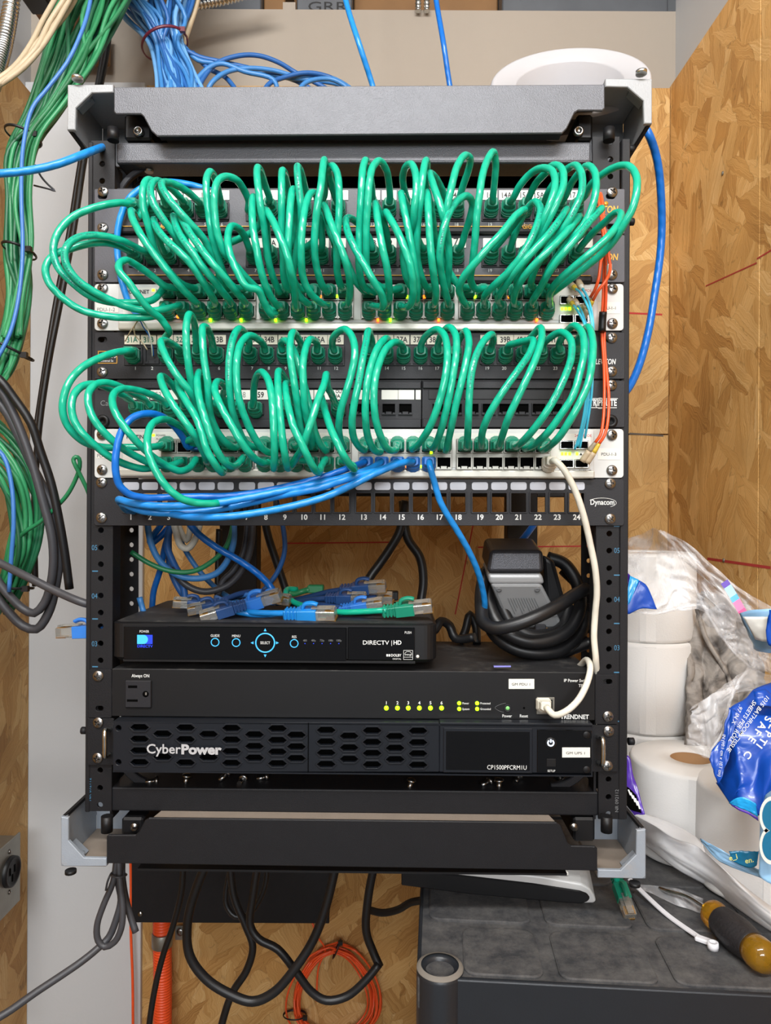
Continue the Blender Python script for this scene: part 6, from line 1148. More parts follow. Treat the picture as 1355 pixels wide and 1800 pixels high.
# ---- cords hanging below the rack ----
KB = 1.936
def kp(s):
    out = []
    for tok in s.split(','):
        x, y, w_ = map(float, tok.split()); out.append(Q(x / KB, 1400 + y / KB, w_))
    if y >= 780 or x < -20: out.append(out[-1] + (out[-1] - out[-2]).normalized() * .2 + Vector((0, .02, -.1)))
    return out
HB = (('398 200 -30,385 290 -26,352 370 -22,330 440 -20,334 490 -20,356 512 -20,390 495 -20,412 450 -20,418 390 -22,408 290 -26,402 200 -30', .0036, 'grey_c', 'charcoal cord hanging in a tied teardrop loop at the lower left'),
      ('420 200 -40,402 280 -34,412 350 -30,395 420 -28,370 480 -26,335 515 -20,280 560 -10,200 615 0,120 668 10,40 725 20,-40 780 30', .0040, 'grey_c', 'charcoal cord running from the tied loop down to the lower left edge'),
      ('416 200 -46,416 270 -40,428 350 -36,448 420 -34,462 462 -32', .0038, 'grey_c', 'short charcoal cord end hanging beside the tied loop'),
      ('624 200 -120,618 320 -120,592 430 -122,555 540 -124,528 650 -126,505 800 -128', .0040, 'black_c', 'black cord hanging in front of the orange conduit'),
      ('715 200 -90,665 320 -90,638 430 -90,645 540 -90,700 620 -90,780 672 -90,860 698 -90,930 668 -90,1000 590 -92,1065 490 -96,1110 370 -100,1150 200 -104', .0058, 'black_c', 'thick black cord hanging in the widest loop under the rack'),
      ('780 200 -150,796 340 -148,836 440 -146,860 510 -144,840 590 -142,790 670 -140,748 800 -138', .0050, 'black_c', 'black cord crossing behind the widest loop and running down'),
      ('882 200 -130,862 330 -128,852 440 -126,880 485 -124,945 520 -122,1010 600 -120,1060 665 -120,1110 694 -120,1180 680 -122,1245 625 -124,1290 570 -128', .0052, 'black_c', 'black cord hanging in the right loop beside the orange coil'),
      ('1280 200 -140,1252 350 -138,1246 460 -136,1270 530 -134,1292 580 -130', .0056, 'black_c', 'thick black cord coming down left of the cart'),
      ('1250 385 -160,1300 396 -150,1355 385 -140,1400 360 -130,1480 350 -120', .0048, 'black_c', 'black cord running right behind the cart'),
      ('798 200 -170,772 300 -168,770 370 -166,800 408 -164,845 402 -164,884 350 -166,906 280 -168,905 200 -170', .0036, 'black_c', 'thin black cord in a small loop in front of the black box'))
for s, r, mt, l in HB: tag(MB().tube(kp(s), r * .84, 12, .006).build('power_cable', M[mt]), l, 'cord')
tag(MB().tube(kp('378 268 -20,400 276 -16,425 270 -22,420 262 -44,392 260 -44,376 266 -22,366 290 -20,360 320 -20'), .0010, 6, .003).build('twist_tie', M['grey_c']), 'grey wire twist around the tied cord loop', 'wire')
tag(MB().tube(vp('229 1480 1.12,230 1560 1.12,230 1640 1.12,233 1720 1.12,234 1860 1.12,236 2000 1.12'), .0022, 8, .02).build('fibre_cable', M['orange_c'], frame=WF), 'thin orange cable running straight down the edge of the white wall', 'cable')
rnd = random.Random(5)
for i in range(11):
    P = []; k = rnd.uniform(.88, 1.08); cx_, cy_ = 1135 + rnd.uniform(-18, 18), 672 + rnd.uniform(-12, 14)
    for a in range(0, 361, 30): P.append(V((cx_ + 138 * k * math.sin(R_(a)) * (1 - .25 * math.cos(R_(a)))) / KB, 1400 + (cy_ - 158 * k * math.cos(R_(a))) / KB, 1.14 - rnd.uniform(0, .02)))
    P[-1] = P[0]; tag(MB().tube(P, .0015, 6, .012, cap=False).build('fibre_loop', M['orange_c'], frame=WF), 'loop of thin orange cable in the coil hanging low on the strand board', 'cable', 'orange coil under the rack')
tag(MB().tube(vp('548 1620 1.13,560 1650 1.13,572 1668 1.13,560 1700 1.13,556 1760 1.13'), .0015, 6, .01).build('fibre_cable', M['orange_c'], frame=WF), 'single orange cable leading down into the orange coil', 'cable')
tie('cable_tie', 518, 1784, 1.125, .018, .014, 0, M['tieb'], 'black tie around the left side of the orange coil'); tie('cable_tie', 592, 1668, 1.12, .006, .012, .014, M['tieb'], 'dark tie at the top of the orange coil')

# ---- white ceiling-light trim leaning on the rack ----
tr = thing('downlight_trim', 'round white downlight trim leaning on top of the rack at the right', 'light fitting', V(1000, 165, .66), WF)
u = Vector((1, -.06, .11)).normalized(); c = V(1001, 141, .728); bk = Vector((0, .093, .117)).normalized(); bk = (bk - u * bk.dot(u)).normalized(); nn = u.cross(bk); nn = nn if nn.y < 0 else -nn
F = Matrix((u, bk, nn)).transposed().to_4x4(); F.translation = c
MB().lathe([(.0790, -.0045), (.0800, -.002), (.0800, .0000), (.0785, .0018), (.076, .0022), (.0740, .0012), (.0545, -.001), (.0535, -.003), (.046, -.020), (.042, -.034)], F, 64, cap=False).build('trim_ring', pm('white_enamel', (176, 174, 176), .35, var=.01), tr)
MB().lathe([(.0785, -.0046), (.055, -.0066), (.055, -.036), (.040, -.040), (0, -.040)], F, 48, cap=False).build('rear_housing', M['remotew'], tr)
MB().lathe([(.0418, -.034), (.0, -.0335)], F, 48, cap=False).build('diffuser', M['castd'], tr)
# ================= CART, ROLLS, SMALL THINGS AT THE LOWER RIGHT =================
ZC = CAMZ - 0.38
fl = VZ(735, 1716, ZC); frr = VZ(1355, 1748, ZC); ang = math.atan2(frr.y - fl.y, frr.x - fl.x)
CF = Matrix.Translation(fl) @ Matrix.Rotation(ang, 4, 'Z'); CFI = CF.inverted()
ct = thing('utility_cart', 'dusty black plastic utility cart with a ribbed top and round corner socket', 'cart', Vector((.2, .2, -ZC + .0)), CF)
CW, CD = .385, .42
def clc(x, y, z=0.0):  # pixel on the cart top (z above it) -> cart frame
    return CFI @ VZ(x, y, ZC + z)
cyl = clc(776, 1712); cyl = Vector((.0175, .008, 0))
# top slab with raised pads
sx0, sy0 = 0.0, 0.0
MB().box(-.001, CW, .002, CD, -.030, -.002).build('top_slab', M['cart'], ct, bevel=.003, seg=2)
pads = []
def pad(x0, x1, y0, y1, rot=0): pads.append((x0, x1, y0, y1))
ribsx = [.012, .068 + .052, .207, .294, .372]; ribsy = [.012, .083, .150, .225, .30, .38]
def ppx(a): return clc(*a)
ux = [ -0.0 + .045, .104, .118, .199, .213, .291, .305, .378]; 
cols_ = ((.040, .103), (.116, .196), (.209, .289), (.302, .378)); rows_ = ((.006, .073), (.083, .150), (.160, .230), (.240, .31), (.32, .40))
for i, (a, b) in enumerate(cols_):
    for j, (c, d) in enumerate(rows_):
        a_ = a if not (i == 0) else (.038 if j == 0 else .008)
        m = MB(); o1 = planrr(a_, b, c, d, .010); o2 = planrr(a_ + .0015, b - .0015, c + .0015, d - .0015, .009); stack(m, [(o1, -.0022), (o1, -.0005), (o2, .0003)]); m.build('raised_pad', M['cart'], ct)
# front fascia and side
MB().box(.030, CW, -.0005, .004, -.070, -.0006).build('front_fascia', M['cartside'], ct, bevel=.0015, seg=2)
MB().box(-.0015, .002, .016, CD, -.070, -.0006).build('side_fascia', M['cartside'], ct, bevel=.0015, seg=2)
MB().box(.002, CW - .002, .006, CD - .002, -.068, -.031).build('under_frame', M['cartside'], ct)
MB().box(.105, CW - .01, -.010, .002, -.072, -.043).build('handle_rail', M['cartside'], ct, bevel=.004, seg=3)
MB().lathe([(.0110, -.055), (.0115, -.004), (.0125, -.0005), (.0155, .0006), (.0190, -.0006), (.0196, -.004), (.0196, -.070)], Matrix.Translation((.0178, .0125, .001)), 40, cap=False).build('corner_socket', M['cartside'], ct)
MB().lathe([(.0112, -.050), (0, -.050)], Matrix.Translation((.0178, .0125, 0)), 24, cap=False).build('socket_bottom', M['void'], ct)
MB().lathe([(.0158, .0014), (.0190, .0003), (.0196, -.001)], Matrix.Translation((.0178, .0125, .0012)), 40, cap=False).build('socket_rim', pm('dusty_rim', (120, 114, 106), .8), ct)
for x, y in ((.03, .03), (CW - .03, .03), (.03, CD - .03), (CW - .03, CD - .03)): MB().lathe([(.016, -ZC + .05), (.016, -.066)], Matrix.Translation((x, y, 0)), 16).build('leg', M['cartside'], ct)
MB().box(0, CW, 0, CD, -ZC + .12, -ZC + .15).build('lower_shelf', M['cart'], ct, bevel=.004)
for x, y in ((.03, .03), (CW - .03, .03), (.03, CD - .03), (CW - .03, CD - .03)): MB().lathe([(.030, -.010), (.030, .010)], Matrix.Translation((x, y, -ZC + .031)) @ Matrix.Rotation(R_(90), 4, 'Y'), 20).build('caster', M['dark'], ct, bevel=.003)
def TP(x, y, h=0.0): return VZ(x, y, ZC + h)   # world point seen at this pixel, h above the cart top
# ---- grey-white handset under the rack ----
hs = thing('handset', 'long grey-white and black handset lying on the cart under the rack', 'phone', TP(950, 1560, .004), WF)
def wedge(pts_px, name, mat, bevel, hts):
    m = MB(); n = len(pts_px)
    lo = [TP(x, y, hts[0]) for x, y in pts_px]; hi = [p + Vector((0, 0, hts[1] - hts[0])) for p in lo]
    m.add(lo + hi, [tuple(range(n))[::-1], tuple(range(n, 2 * n))] + [(i, (i + 1) % n, n + (i + 1) % n, n + i) for i in range(n)]); return m.build(name, mat, hs, bevel=bevel, seg=3)
a = TP(700, 1560, 0); b = TP(1048, 1592, 0); dirx = (b - a).normalized(); 
def hb(u, v, z): return b - dirx * u + Vector((-dirx.y, dirx.x, 0)) * v + Vector((0, 0, z))
prof = [(0, .004), (.002, .010), (.006, .016), (.014, .020), (.05, .0235), (.12, .026), (.19, .026), (.19, .004), (.12, .001), (.04, .001), (.010, .0012), (.003, .002)]
m = MB(); n = len(prof); L0_ = [hb(u_, 0, z) for u_, z in prof]; L1_ = [hb(u_, .055, z + .004) for u_, z in prof]; m.add(L0_ + L1_, [tuple(range(n)), tuple(range(n, 2 * n))[::-1]] + [(i, n + i, n + (i + 1) % n, (i + 1) % n) for i in range(n)]); m.build('shell', M['remotew'], hs, bevel=.0018, seg=2)
prof2 = [(.008, .004), (.006, .0075), (.009, .0115), (.016, .0135), (.06, .0165), (.13, .0185), (.1905, .0185), (.1905, .003), (.12, .0005), (.04, .0005), (.014, .0012)]
m = MB(); n = len(prof2); L0_ = [hb(u_, -.0016, z) for u_, z in prof2]; L1_ = [hb(u_, .004, z) for u_, z in prof2]; m.add(L0_ + L1_, [tuple(range(n)), tuple(range(n, 2 * n))[::-1]] + [(i, n + i, n + (i + 1) % n, (i + 1) % n) for i in range(n)]); m.build('black_side_band', M['dark'], hs, bevel=.001)
for u_ in (.030, .047, .062): m = MB(); q = hb(u_, .008, .0235); m.box(q.x - .004, q.x + .004, q.y - .003, q.y + .006, q.z, q.z + .004); m.build('key', M['label'], hs, bevel=.001)
# ---- green cable end, zip tie, plastic pouch ----
gt = thing('loose_cable', 'green cable end with a clear plug hanging down onto the cart', 'cable', TP(1103, 1598, .003), WF); a, b = TP(1104, 1600, .006), TP(1094, 1572, .014); rj45(gt, b, a - b, Vector((0, -1, .8)), True, M['greenplug'], 1.0); MB().tube([b + (b - a).normalized() * .018, V(1084, 1545, .69), V(1078, 1520, .70), V(1074, 1490, .71)], .003, 10, .004).build('jacket', M['green'], gt)
zt2 = thing('zip_tie', 'long white nylon zip tie lying across the cart top', 'zip tie', TP(1240, 1662, .001), WF)
P = [TP(1106, 1546, .010), TP(1135, 1575, .006), TP(1175, 1611, .002), TP(1232, 1651, .0015)]; C_ = spline(P, .006); m = MB(); sd_ = Vector((.0022, .0016, 0)); vs = []; 
for p in C_: vs += [p - sd_, p + sd_, p - sd_ + Vector((0, 0, .0012)), p + sd_ + Vector((0, 0, .0012))]
fs = []; 
for i in range(len(C_) - 1): b_ = 4 * i; fs += [(b_, b_ + 4, b_ + 5, b_ + 1), (b_ + 2, b_ + 3, b_ + 7, b_ + 6), (b_, b_ + 2, b_ + 6, b_ + 4), (b_ + 1, b_ + 5, b_ + 7, b_ + 3)]
m.add(vs, fs + [(0, 1, 3, 2)]); m.build('strap', M['nylon'], zt2)
q = TP(1241, 1658, .001); m = MB(); Mz = Matrix.Translation(q) @ Matrix.Rotation(R_(-38), 4, 'Z'); m.box(-.009, .006, -.0035, .0035, 0, .004, M4=Mz); m.build('mounting_head', M['nylon'], zt2, bevel=.001); MB().lathe([(.0028, 0), (.0045, .0), (.0048, .003), (.0045, .006), (.0028, .006), (.0026, .003), (.0028, 0)], Matrix.Translation(TP(1253, 1668, .0012)), 24, cap=False).build('screw_eye', M['nylon'], zt2)
def sheetmesh(m, grid, th=.0006, mi=0, smooth=True):
    r = len(grid); c = len(grid[0]); vs = [p for row in grid for p in row]; m.add(vs, [(i * c + j, i * c + j + 1, (i + 1) * c + j + 1, (i + 1) * c + j) for i in range(r - 1) for j in range(c - 1)], mi, smooth); return m
def coons(top, bottom, nu, nv, fn=None):
    """grid between two outlines (lists of world points), with fn(u, v) offset"""
    A = resample(top, nu); B = resample(bottom, nu); out = []
    for j in range(nv + 1):
        v = j / nv; out.append([A[i].lerp(B[i], v) + (fn(i / nu, v) if fn else Vector((0, 0, 0))) for i in range(nu + 1)])
    return out
def resample(P, n):
    C_ = spline([Vector(p) for p in P], .004); L_ = [0]
    for i in range(1, len(C_)): L_.append(L_[-1] + (C_[i] - C_[i - 1]).length)
    out = []; j = 0
    for i in range(n + 1):
        s = L_[-1] * i / n
        while j < len(C_) - 2 and L_[j + 1] < s: j += 1
        f = (s - L_[j]) / max(L_[j + 1] - L_[j], 1e-9); out.append(C_[j].lerp(C_[j + 1], min(max(f, 0), 1)))
    return out
from mathutils import noise
def crumple(amp, sc_, seed=0, dirn=Vector((0, -1, 0))):
    def fn(u, v):
        p = Vector((u * sc_, v * sc_, seed)); a = noise.noise(p); b = noise.noise(p * 2.3 + Vector((5, 1, 2)))
        return Vector(((noise.noise(p + Vector((9, 9, 9)))) * amp * .5, -(abs(a) * 2 - .4) * amp - abs(b) * amp * .6, (noise.noise(p + Vector((3, 7, 9)))) * amp * .5))
    return fn
def sheet(name, mat, top, bottom, parent, nu=40, nv=30, amp=.004, sc_=4, seed=0, thick=.0003, frame=WF, bulge=0):
    cf_ = crumple(amp, sc_, seed); g = coons(top, bottom, nu, nv, lambda u, v: cf_(u, v) + Vector((0, -bulge * math.sin(math.pi * v) ** .7, bulge * .25 * math.sin(math.pi * v)))); m = MB(); sheetmesh(m, g); o = m.build(name, mat, parent, frame=frame)
    md = o.modifiers.new('thickness', 'SOLIDIFY'); md.thickness = thick; return o
pch = thing('plastic_pouch', 'small flat clear plastic pouch lying under the tool on the cart', 'pouch', TP(1180, 1580, .001), WF)
sheet('film', M['clear'], [TP(1100, 1550, .004), TP(1140, 1556, .004), TP(1190, 1562, .004), TP(1236, 1580, .004)], [TP(1160, 1578, .002), TP(1185, 1590, .002), TP(1210, 1598, .002), TP(1232, 1606, .002)], pch, 20, 10, .001, 3)
# ---- screwdriver: amber and ribbed black handle, bent steel shaft ----
sdv = thing('screwdriver', 'screwdriver with an amber handle and black ribbed grip, its steel shaft pointing left', 'screwdriver', TP(1300, 1640, .002), WF)
A = TP(1246, 1600, .0145); B = TP(1346, 1686, .0155); dd = (B - A).normalized(); Lh = (B - A).length; z_ = dd.to_track_quat('Z', 'Y').to_matrix().to_4x4(); F = Matrix.Translation(A) @ z_
MB().lathe([(.003, -.001), (.0095, .0008), (.0122, .005), (.0126, .010), (.0105, .015), (.0090, .019)], F, 32).build('front_handle', M['amber'], sdv)
g0 = .0165; g1 = Lh * .80
m = MB(); prof = []; N = 26
for i in range(N + 1): t_ = i / N; r_ = .0122 + .0024 * math.sin(math.pi * t_) ; prof.append((r_ + (.0006 if i % 2 else -.0002), g0 + (g1 - g0) * t_))
m.lathe(prof, F, 28); m.build('ribbed_grip', M['rubber'], sdv)
MB().lathe([(.0126, g1 - .001), (.0134, g1 + .004), (.0134, Lh * .95), (.0110, Lh * 1.03), (.005, Lh * 1.07), (0, Lh * 1.075)], F, 32).build('end_cap', M['amber'], sdv)
MB().lathe([(.0022, Lh * .9), (.0022, Lh * 1.05), (.0, Lh * 1.06)], F, 12).build('core', M['dark'], sdv)
MB().tube([A - dd * -.002, TP(1232, 1590, .012), TP(1205, 1575, .010), TP(1172, 1566, .007), TP(1160, 1562, .004)], .0021, 10, .003).build('shaft', M['steel'], sdv)
# ---- toilet rolls ----
def roll(c, r, h, label, name='toilet_roll', core=True, tilt=0, group=None, wob=.0009, seed=0):
    t = thing(name, label, 'toilet roll', c, WF, group=group); F = Matrix.Translation(c) @ Matrix.Rotation(R_(tilt), 4, 'Y'); m = MB(); n = 72; rc = .022; prof = [(rc, h * .02), (rc + .001, 0), (r - .004, 0), (r - .0015, .0015), (r, .005), (r, h * .5), (r, h - .005), (r - .0015, h - .0015), (r - .004, h), (r * .6, h + .0008), (rc + .001, h), (rc, h - .002)]
    vs = []; fs = []
    for j, (rr, z) in enumerate(prof):
        for i in range(n):
            a = 2 * math.pi * i / n; k_ = rr * (1 + (wob / r) * 2.2 * noise.noise(Vector((math.cos(a) * 1.5 + seed, math.sin(a) * 1.5, z * 14)))) if rr > .03 else rr; vs.append(F @ Vector((k_ * math.cos(a), k_ * math.sin(a), z)))
    for j in range(len(prof) - 1):
        for i in range(n): k = (i + 1) % n; fs.append((j * n + i, j * n + k, (j + 1) * n + k, (j + 1) * n + i))
    m.add(vs, fs, 0, True); m.build('paper', M['paper'], t)
    MB().lathe([(rc - .0008, .001), (rc - .0008, h - .0015), (rc, h - .0015), (rc, .001)], F, 36, cap=False).build('cardboard_core', M['core'], t)
    a = R_(-115); m = MB(); vs = [F @ Vector(((r + .0002 + k_ * .0002) * math.cos(a + da), (r + .0002 + k_ * .0002) * math.sin(a + da), z)) for z in (.003, h - .003) for da, k_ in ((0, 0), (.12, 3), (.3, 1))]; m.add(vs, [(0, 1, 4, 3), (1, 2, 5, 4)]); m.build('loose_end', M['paper'], t); return t
rB = .0640; dC = .945; cX = V(1217, 1200, dC).x - rB; z0_ = V(1150, 1297, dC - rB).z; h1 = z0_ - V(1150, 1297 + 164, dC - rB).z; h2 = h1 * .97
zlow = z0_ - ZC
roll(Vector((cX, dC, z0_ + .0005)), rB, h1 - .001, 'white toilet roll in the middle of the column behind the right rail', seed=3)
roll(Vector((cX, dC + .001, z0_ + h1)), rB - .0004, h2 - .001, 'topmost white toilet roll, under clear plastic right of the rack', seed=5)
roll(Vector((cX - .002, dC, ZC + .0005)), rB - .001, zlow - .0008, 'white toilet roll at the bottom of the column behind the right rail', seed=6)
cc_ = V(1214, 1332, .812); roll(Vector((cc_.x, .812, ZC + .0005)), .0665, cc_.z - ZC, 'white toilet roll with its cardboard core showing, in front of the column', seed=8)
cd_ = V(1345, 1376, .735); roll(Vector((.3870, .732, ZC + .0005)), .0620, cd_.z - ZC, 'white toilet roll under the torn blue wrapper at the right edge', seed=11)
# ---- the torn pack: white film base, clear film, blue printed film ----
pk = thing('torn_tissue_pack', 'torn plastic pack of toilet tissue with clear, white and blue printed film', 'pack', TP(1300, 1600, .001), WF)
sheet('white_film', M['wrapwhite'], [V(1098, 1412, .80), V(1112, 1425, .79), V(1135, 1440, .77), V(1170, 1458, .735), V(1215, 1472, .735), V(1232, 1490, .71), V(1275, 1530, .675), V(1320, 1568, .662), V(1400, 1625, .64)],
      [TP(1098, 1462, .003), TP(1115, 1474, .003), V(1140, 1492, .77), V(1185, 1526, .735), TP(1240, 1556, .001), TP(1290, 1592, .001), TP(1330, 1620, .001), TP(1365, 1642, .001), TP(1440, 1690, .001)], pk, 70, 34, .0035, 2.5, 3, bulge=.016)
sheet('white_film_fold', M['wrapwhite'], [V(1110, 1424, .78), V(1150, 1436, .755), V(1190, 1452, .72), V(1222, 1470, .69), V(1234, 1482, .67)], [V(1112, 1432, .776), V(1150, 1452, .74), V(1190, 1476, .70), V(1222, 1486, .672), V(1240, 1500, .655)], pk, 30, 8, .002, 3, 8)
sheet('pale_blue_film', M['wrappale'], [V(1231, 1474, .640), V(1250, 1484, .63), V(1280, 1500, .62), V(1310, 1516, .61), V(1338, 1530, .60)], [V(1233, 1480, .642), V(1262, 1512, .628), V(1300, 1530, .615), V(1335, 1542, .605), V(1350, 1550, .60)], pk, 30, 10, .002, 5, 4)
sheet('teal_print_film', M['wrapteal'], [V(1281, 1497, .612), V(1300, 1495, .61), V(1320, 1496, .606), V(1334, 1496, .60)], [V(1286, 1512, .612), V(1300, 1520, .61), V(1318, 1526, .605), V(1330, 1522, .60)], pk, 16, 8, .001, 5, 6)
yl = pm('pale_yellow_print', (214, 214, 120), .4)
def wtext(s, x, y, d, hpx, rotdeg, mat, parent, bold=.5, shear=0, tilt=0, name='lettering'):
    p = V(x, y, d); k = (V(x, y - hpx, d) - p).length / .69
    text(s, 0, 0, 0, 0, mat, parent, bold=bold, shear=shear, name=name, pos=Matrix.Translation(p - Vector(parent['_loc'])) @ Matrix.Rotation(R_(rotdeg), 4, 'Y') @ Matrix.Rotation(R_(90 + tilt), 4, 'X') @ Matrix.Diagonal((k, k, 1, 1)))
wtext('e_i', 1282, 1513, .600, 9, -15, yl, pk, .8); wtext('en.', 1310, 1518, .596, 9, -12, yl, pk, .8)
# blue printed film: a crumpled dome over the right roll
sheet('blue_film', M['wrapblue'], [V(1262, 1345, .635), V(1272, 1310, .63), V(1278, 1280, .628), V(1284, 1245, .63), V(1310, 1228, .635), V(1330, 1210, .64), V(1360, 1200, .645), V(1410, 1190, .65)],
      [V(1260, 1378, .625), V(1290, 1422, .60), V(1300, 1412, .596), V(1330, 1432, .59), V(1345, 1400, .585), V(1365, 1380, .58), V(1390, 1370, .58), V(1430, 1360, .58)], pk, 60, 44, .0045, 2.6, 12, bulge=.006)
sheet('blue_film_strip', M['wrapblue'], [V(1282, 1244, .622), V(1274, 1270, .618), V(1268, 1300, .616), V(1252, 1318, .614), V(1247, 1335, .612)], [V(1296, 1250, .618), V(1290, 1285, .612), V(1284, 1310, .608), V(1276, 1345, .604), V(1262, 1380, .604)], pk, 30, 14, .0022, 4, 14)
sheet('cyan_film', M['wrapcyan'], [V(1281, 1412, .594), V(1295, 1402, .589), V(1310, 1402, .586), V(1328, 1412, .583)], [V(1284, 1412, .594), V(1300, 1420, .588), V(1315, 1426, .586), V(1332, 1436, .582)], pk, 16, 8, .0008, 4, 15)
sheet('violet_film_edge', M['purple'], [V(1284, 1413, .593), V(1300, 1421, .587), V(1315, 1427, .585), V(1332, 1437, .581)], [V(1286, 1416, .593), V(1300, 1425, .587), V(1315, 1431, .585), V(1333, 1443, .581)], pk, 16, 3, .0004, 4, 16)
sheet('blue_film_top', M['wrapblue'], [V(1325, 1215, .62), V(1345, 1212, .62), V(1362, 1225, .62), V(1400, 1222, .62)], [V(1326, 1240, .615), V(1342, 1240, .61), V(1370, 1245, .61), V(1400, 1245, .61)], pk, 12, 8, .002, 3, 17)
for s, x, y, r in (('S', 1346, 1258, 112), ('A', 1337, 1268, 118), ('F', 1329, 1280, 122), ('E', 1320, 1293, 126), ('S', 1362, 1262, 112), ('E', 1354, 1272, 116), ('P', 1347, 1283, 120), ('T', 1339, 1295, 124), ('I', 1331, 1306, 128), ('C', 1314, 1318, 130)): wtext(s, x, y, .560, 12.5, r, M['wprint'], pk, 1.2, name='letter')
wtext('SHEETS PER ROLL', 1324, 1230, .570, 7.5, 121, M['wprint'], pk, .3, .2); wtext('101S BATHROOM TISSUE', 1348, 1221, .568, 7.5, 126, M['wprint'], pk, .3, .2); wtext('.97 IN X', 1300, 1238, .575, 7, 113, M['wprint'], pk, .2, .2)
wtext('IN (10.1 cm x 10.1 cm)', 1270, 1290, .580, 5.5, 96, M['wprint'], pk, .2, .2)
# pale blue printed side with dark blue ringed dots at the right edge
sheet('pale_print_film', M['wrappale'], [V(1338, 1360, .60), V(1350, 1355, .60), V(1375, 1352, .60), V(1420, 1350, .60)], [V(1334, 1540, .585), V(1350, 1552, .58), V(1375, 1560, .575), V(1420, 1570, .57)], pk, 20, 40, .0015, 4, 20)
for y in (1434, 1486): 
    p = V(1357, y, .570); F = Matrix.Translation(p) @ Matrix.Rotation(R_(90), 4, 'X') @ Matrix.Diagonal((.75, 1.15, 1, 1)); MB().lathe([(.0, 0), (.0105, 0)], F, 32, cap=False).build('printed_dot', M['wrapteal'], pk); MB().lathe([(.0108, -.0001), (.0135, -.0001)], F, 32, cap=False).build('printed_ring', M['label'], pk)
# second pack above, at the right edge: white and blue print
pk2 = thing('tissue_box', 'pale blue and white printed packet at the right edge under clear film', 'packet', V(1350, 1175, .60), WF)
sheet('packet_front', M['wrappale'], [V(1300, 1078, .655), V(1325, 1072, .64), V(1350, 1070, .63), V(1400, 1070, .62)], [V(1325, 1140, .65), V(1335, 1145, .64), V(1350, 1148, .63), V(1400, 1150, .62)], pk2, 14, 12, .002, 3, 23)
sheet('white_panel', M['label'], [V(1306, 1084, .632), V(1328, 1084, .626), V(1345, 1084, .62), V(1358, 1084, .615)], [V(1328, 1124, .632), V(1335, 1126, .626), V(1346, 1128, .62), V(1358, 1128, .615)], pk2, 12, 8, .001, 3, 24)
sheet('blue_patch', M['wrapblue'], [V(1352, 1072, .612), V(1358, 1072, .61), V(1400, 1070, .60)], [V(1346, 1108, .612), V(1352, 1136, .61), V(1400, 1140, .60)], pk2, 8, 10, .001, 3, 25)
# clear film: from the peak over the rolls down to the knot and spreading again
cf = thing('clear_film_bag', 'torn clear plastic bag draped over the toilet rolls at the right', 'plastic bag', V(1250, 1180, .72), WF)
sheet('draped_film', M['clear'], [V(1095, 950, .86), V(1130, 938, .82), V(1160, 930, .76), V(1200, 950, .72), V(1250, 990, .70), V(1300, 1030, .69), V(1345, 1062, .69), V(1400, 1090, .69)],
      [V(1098, 1075, .72), V(1150, 1078, .715), V(1200, 1072, .72), V(1240, 1075, .72), V(1262, 1100, .71), V(1280, 1130, .70), V(1310, 1160, .69), V(1325, 1180, .69)], cf, 70, 50, .009, 6, 31)
sheet('gathered_film', M['clear'], [V(1232, 1085, .71), V(1262, 1060, .70), V(1300, 1080, .69), V(1350, 1120, .685), V(1400, 1140, .68)], [V(1316, 1168, .68), V(1320, 1172, .68), V(1328, 1178, .68), V(1345, 1182, .68), V(1400, 1185, .68)], cf, 40, 40, .006, 9, 33)
sheet('hanging_film', M['clear'], [V(1316, 1172, .675), V(1322, 1174, .67), V(1330, 1178, .668), V(1345, 1184, .665), V(1390, 1190, .66)], [V(1212, 1250, .67), V(1245, 1230, .66), V(1280, 1222, .65), V(1310, 1215, .645), V(1380, 1212, .64)], cf, 40, 30, .0035, 5, 35)
sheet('torn_corner', M['clear'], [V(1216, 1250, .665), V(1250, 1222, .66), V(1290, 1205, .65), V(1300, 1200, .65)], [V(1205, 1312, .665), V(1225, 1325, .66), V(1250, 1330, .65), V(1272, 1262, .64)], cf, 30, 30, .0035, 5, 37)
for i, (s) in enumerate((('1160 932 .75,1185 960 .74,1205 1000 .73,1225 1040 .72,1250 1090 .70,1285 1140 .69,1318 1172 .68'), ('1165 934 .75,1205 962 .735,1245 1010 .72,1290 1070 .70,1320 1110 .69'), ('1098 1072 .715,1150 1078 .705,1195 1068 .71,1232 1062 .71'), ('1318 1176 .668,1300 1195 .66,1288 1220 .655,1278 1250 .65,1268 1290 .645,1248 1320 .64'))):
    m = MB(); m.tube(vp(s), lambda t: .0011 + .0008 * abs(math.sin(t * 23)), 6, .004); m.build('film_fold', M['clear'], cf)
# coloured registration strip printed on the film
P = vp('1260 1010 .685,1275 1030 .68,1290 1055 .676,1305 1080 .672,1317 1092 .67'); C_ = spline(P, .003); cols = [M['purple'], M['wrappale'], M['wrappale'], M['wrapcyan'], M['pink'], M['pink'], pm('rose_film', (226, 60, 130), .3), M['purple']]
side = Vector((.0032, 0, .0022)); N = len(C_) - 1
for i in range(8):
    a, b = C_[int(N * (.18 + i * .1))], C_[int(N * (.18 + (i + 1) * .1))]; o_ = Vector((0, -.004, 0)); MB().add([a - side + o_, a + side + o_, b + side + o_, b - side + o_], [(0, 1, 2, 3)]).build('colour_patch', cols[i], cf)
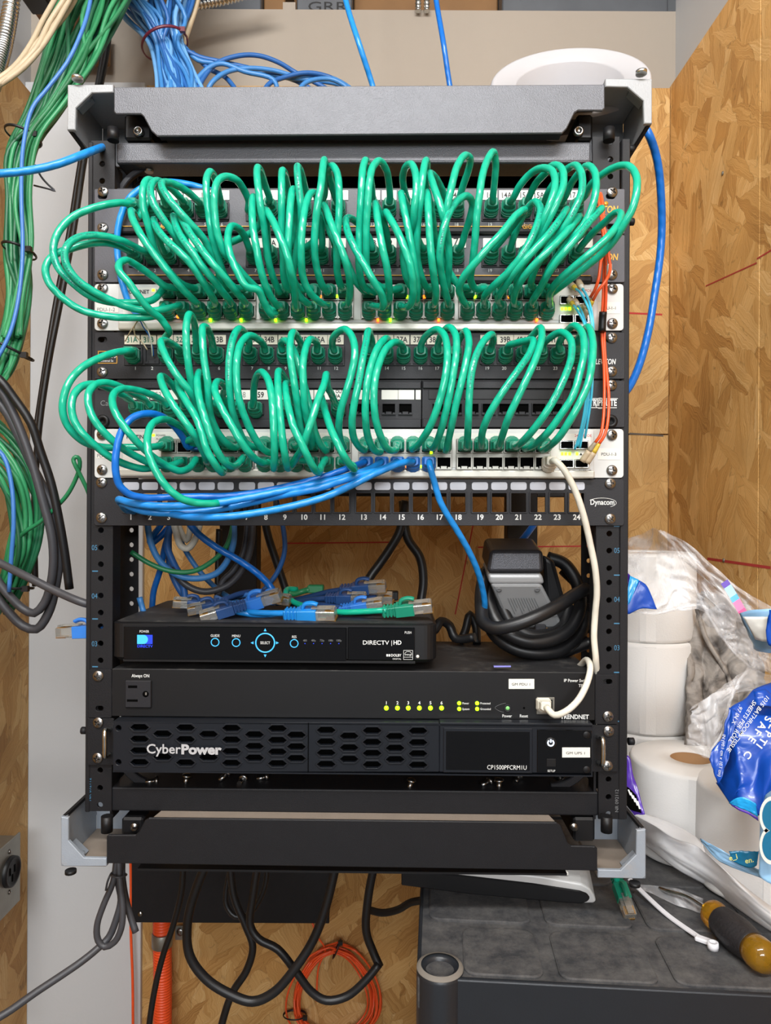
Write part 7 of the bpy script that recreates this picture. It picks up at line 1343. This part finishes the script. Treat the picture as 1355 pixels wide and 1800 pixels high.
# purple packet scrap
pp = thing('purple_packet', 'purple and black packet squeezed beside the lower right of the rack', 'packet', V(1110, 1400, .70), WF)
sheet('film', M['purple'], [V(1095, 1325, .735), V(1104, 1328, .732), V(1110, 1350, .73)], [V(1098, 1440, .71), V(1118, 1432, .705), V(1134, 1432, .70)], pp, 10, 20, .0015, 3, 41)
sheet('black_panel', M['void'], [V(1096, 1380, .715), V(1105, 1385, .714), V(1118, 1398, .712)], [V(1098, 1418, .70), V(1110, 1424, .70), V(1128, 1430, .695)], pp, 8, 8, .0006, 3, 42)
m = MB()
for i in range(5): a, b = V(1103 + i * 4, 1388 + i * 5, .692), V(1107 + i * 4, 1398 + i * 6, .688); m.add([a, a + Vector((.0016, 0, 0)), b + Vector((.0016, 0, 0)), b], [(0, 1, 2, 3)])
m.build('bar_mark', M['wprint'], pp)
# grey crinkled quilt behind the film
sheet_q = thing('crinkled_quilt', 'dark grey marbled crinkled cloth behind the torn film', 'cloth', V(1270, 1290, .90), WF)
sheet('cloth', M['marble'], [V(1205, 1040, .93), V(1250, 1045, .92), V(1300, 1060, .90), V(1360, 1080, .88)], [V(1205, 1330, .85), V(1250, 1330, .85), V(1300, 1330, .84), V(1360, 1330, .83)], sheet_q, 40, 40, .008, 5, 51, thick=.004)
m = MB(); pts = [V(1225, 1070, .89), V(1240, 1120, .885), V(1275, 1180, .87), V(1300, 1240, .86)]; m.tube(pts, .003, 6, .01); m.build('hem', M['marble'], sheet_q)

# printed flap of the bag on the topmost roll
for nm, mt, T_, B_, sd in (('purple_flap', 'purple', [V(1098, 1008, 0.715), V(1104, 1008, 0.713), V(1108, 1012, 0.710)], [V(1098, 1040, 0.710), V(1102, 1036, 0.710), V(1106, 1030, 0.710)], 61), ('cyan_flap', 'wrapcyan', [V(1107, 1012, 0.709), V(1114, 1015, 0.708), V(1123, 1020, 0.707)], [V(1098, 1062, 0.706), V(1102, 1064, 0.706), V(1107, 1058, 0.706)], 62), ('blue_flap', 'wrapblue', [V(1123, 1020, 0.708), V(1134, 1026, 0.707), V(1142, 1040, 0.706), V(1154, 1070, 0.705)], [V(1098, 1066, 0.706), V(1102, 1080, 0.705), V(1125, 1070, 0.705), V(1154, 1071, 0.705)], 63)):
    sheet(nm, M[mt], T_, B_, cf, 14, 10, .0006, 3, sd)
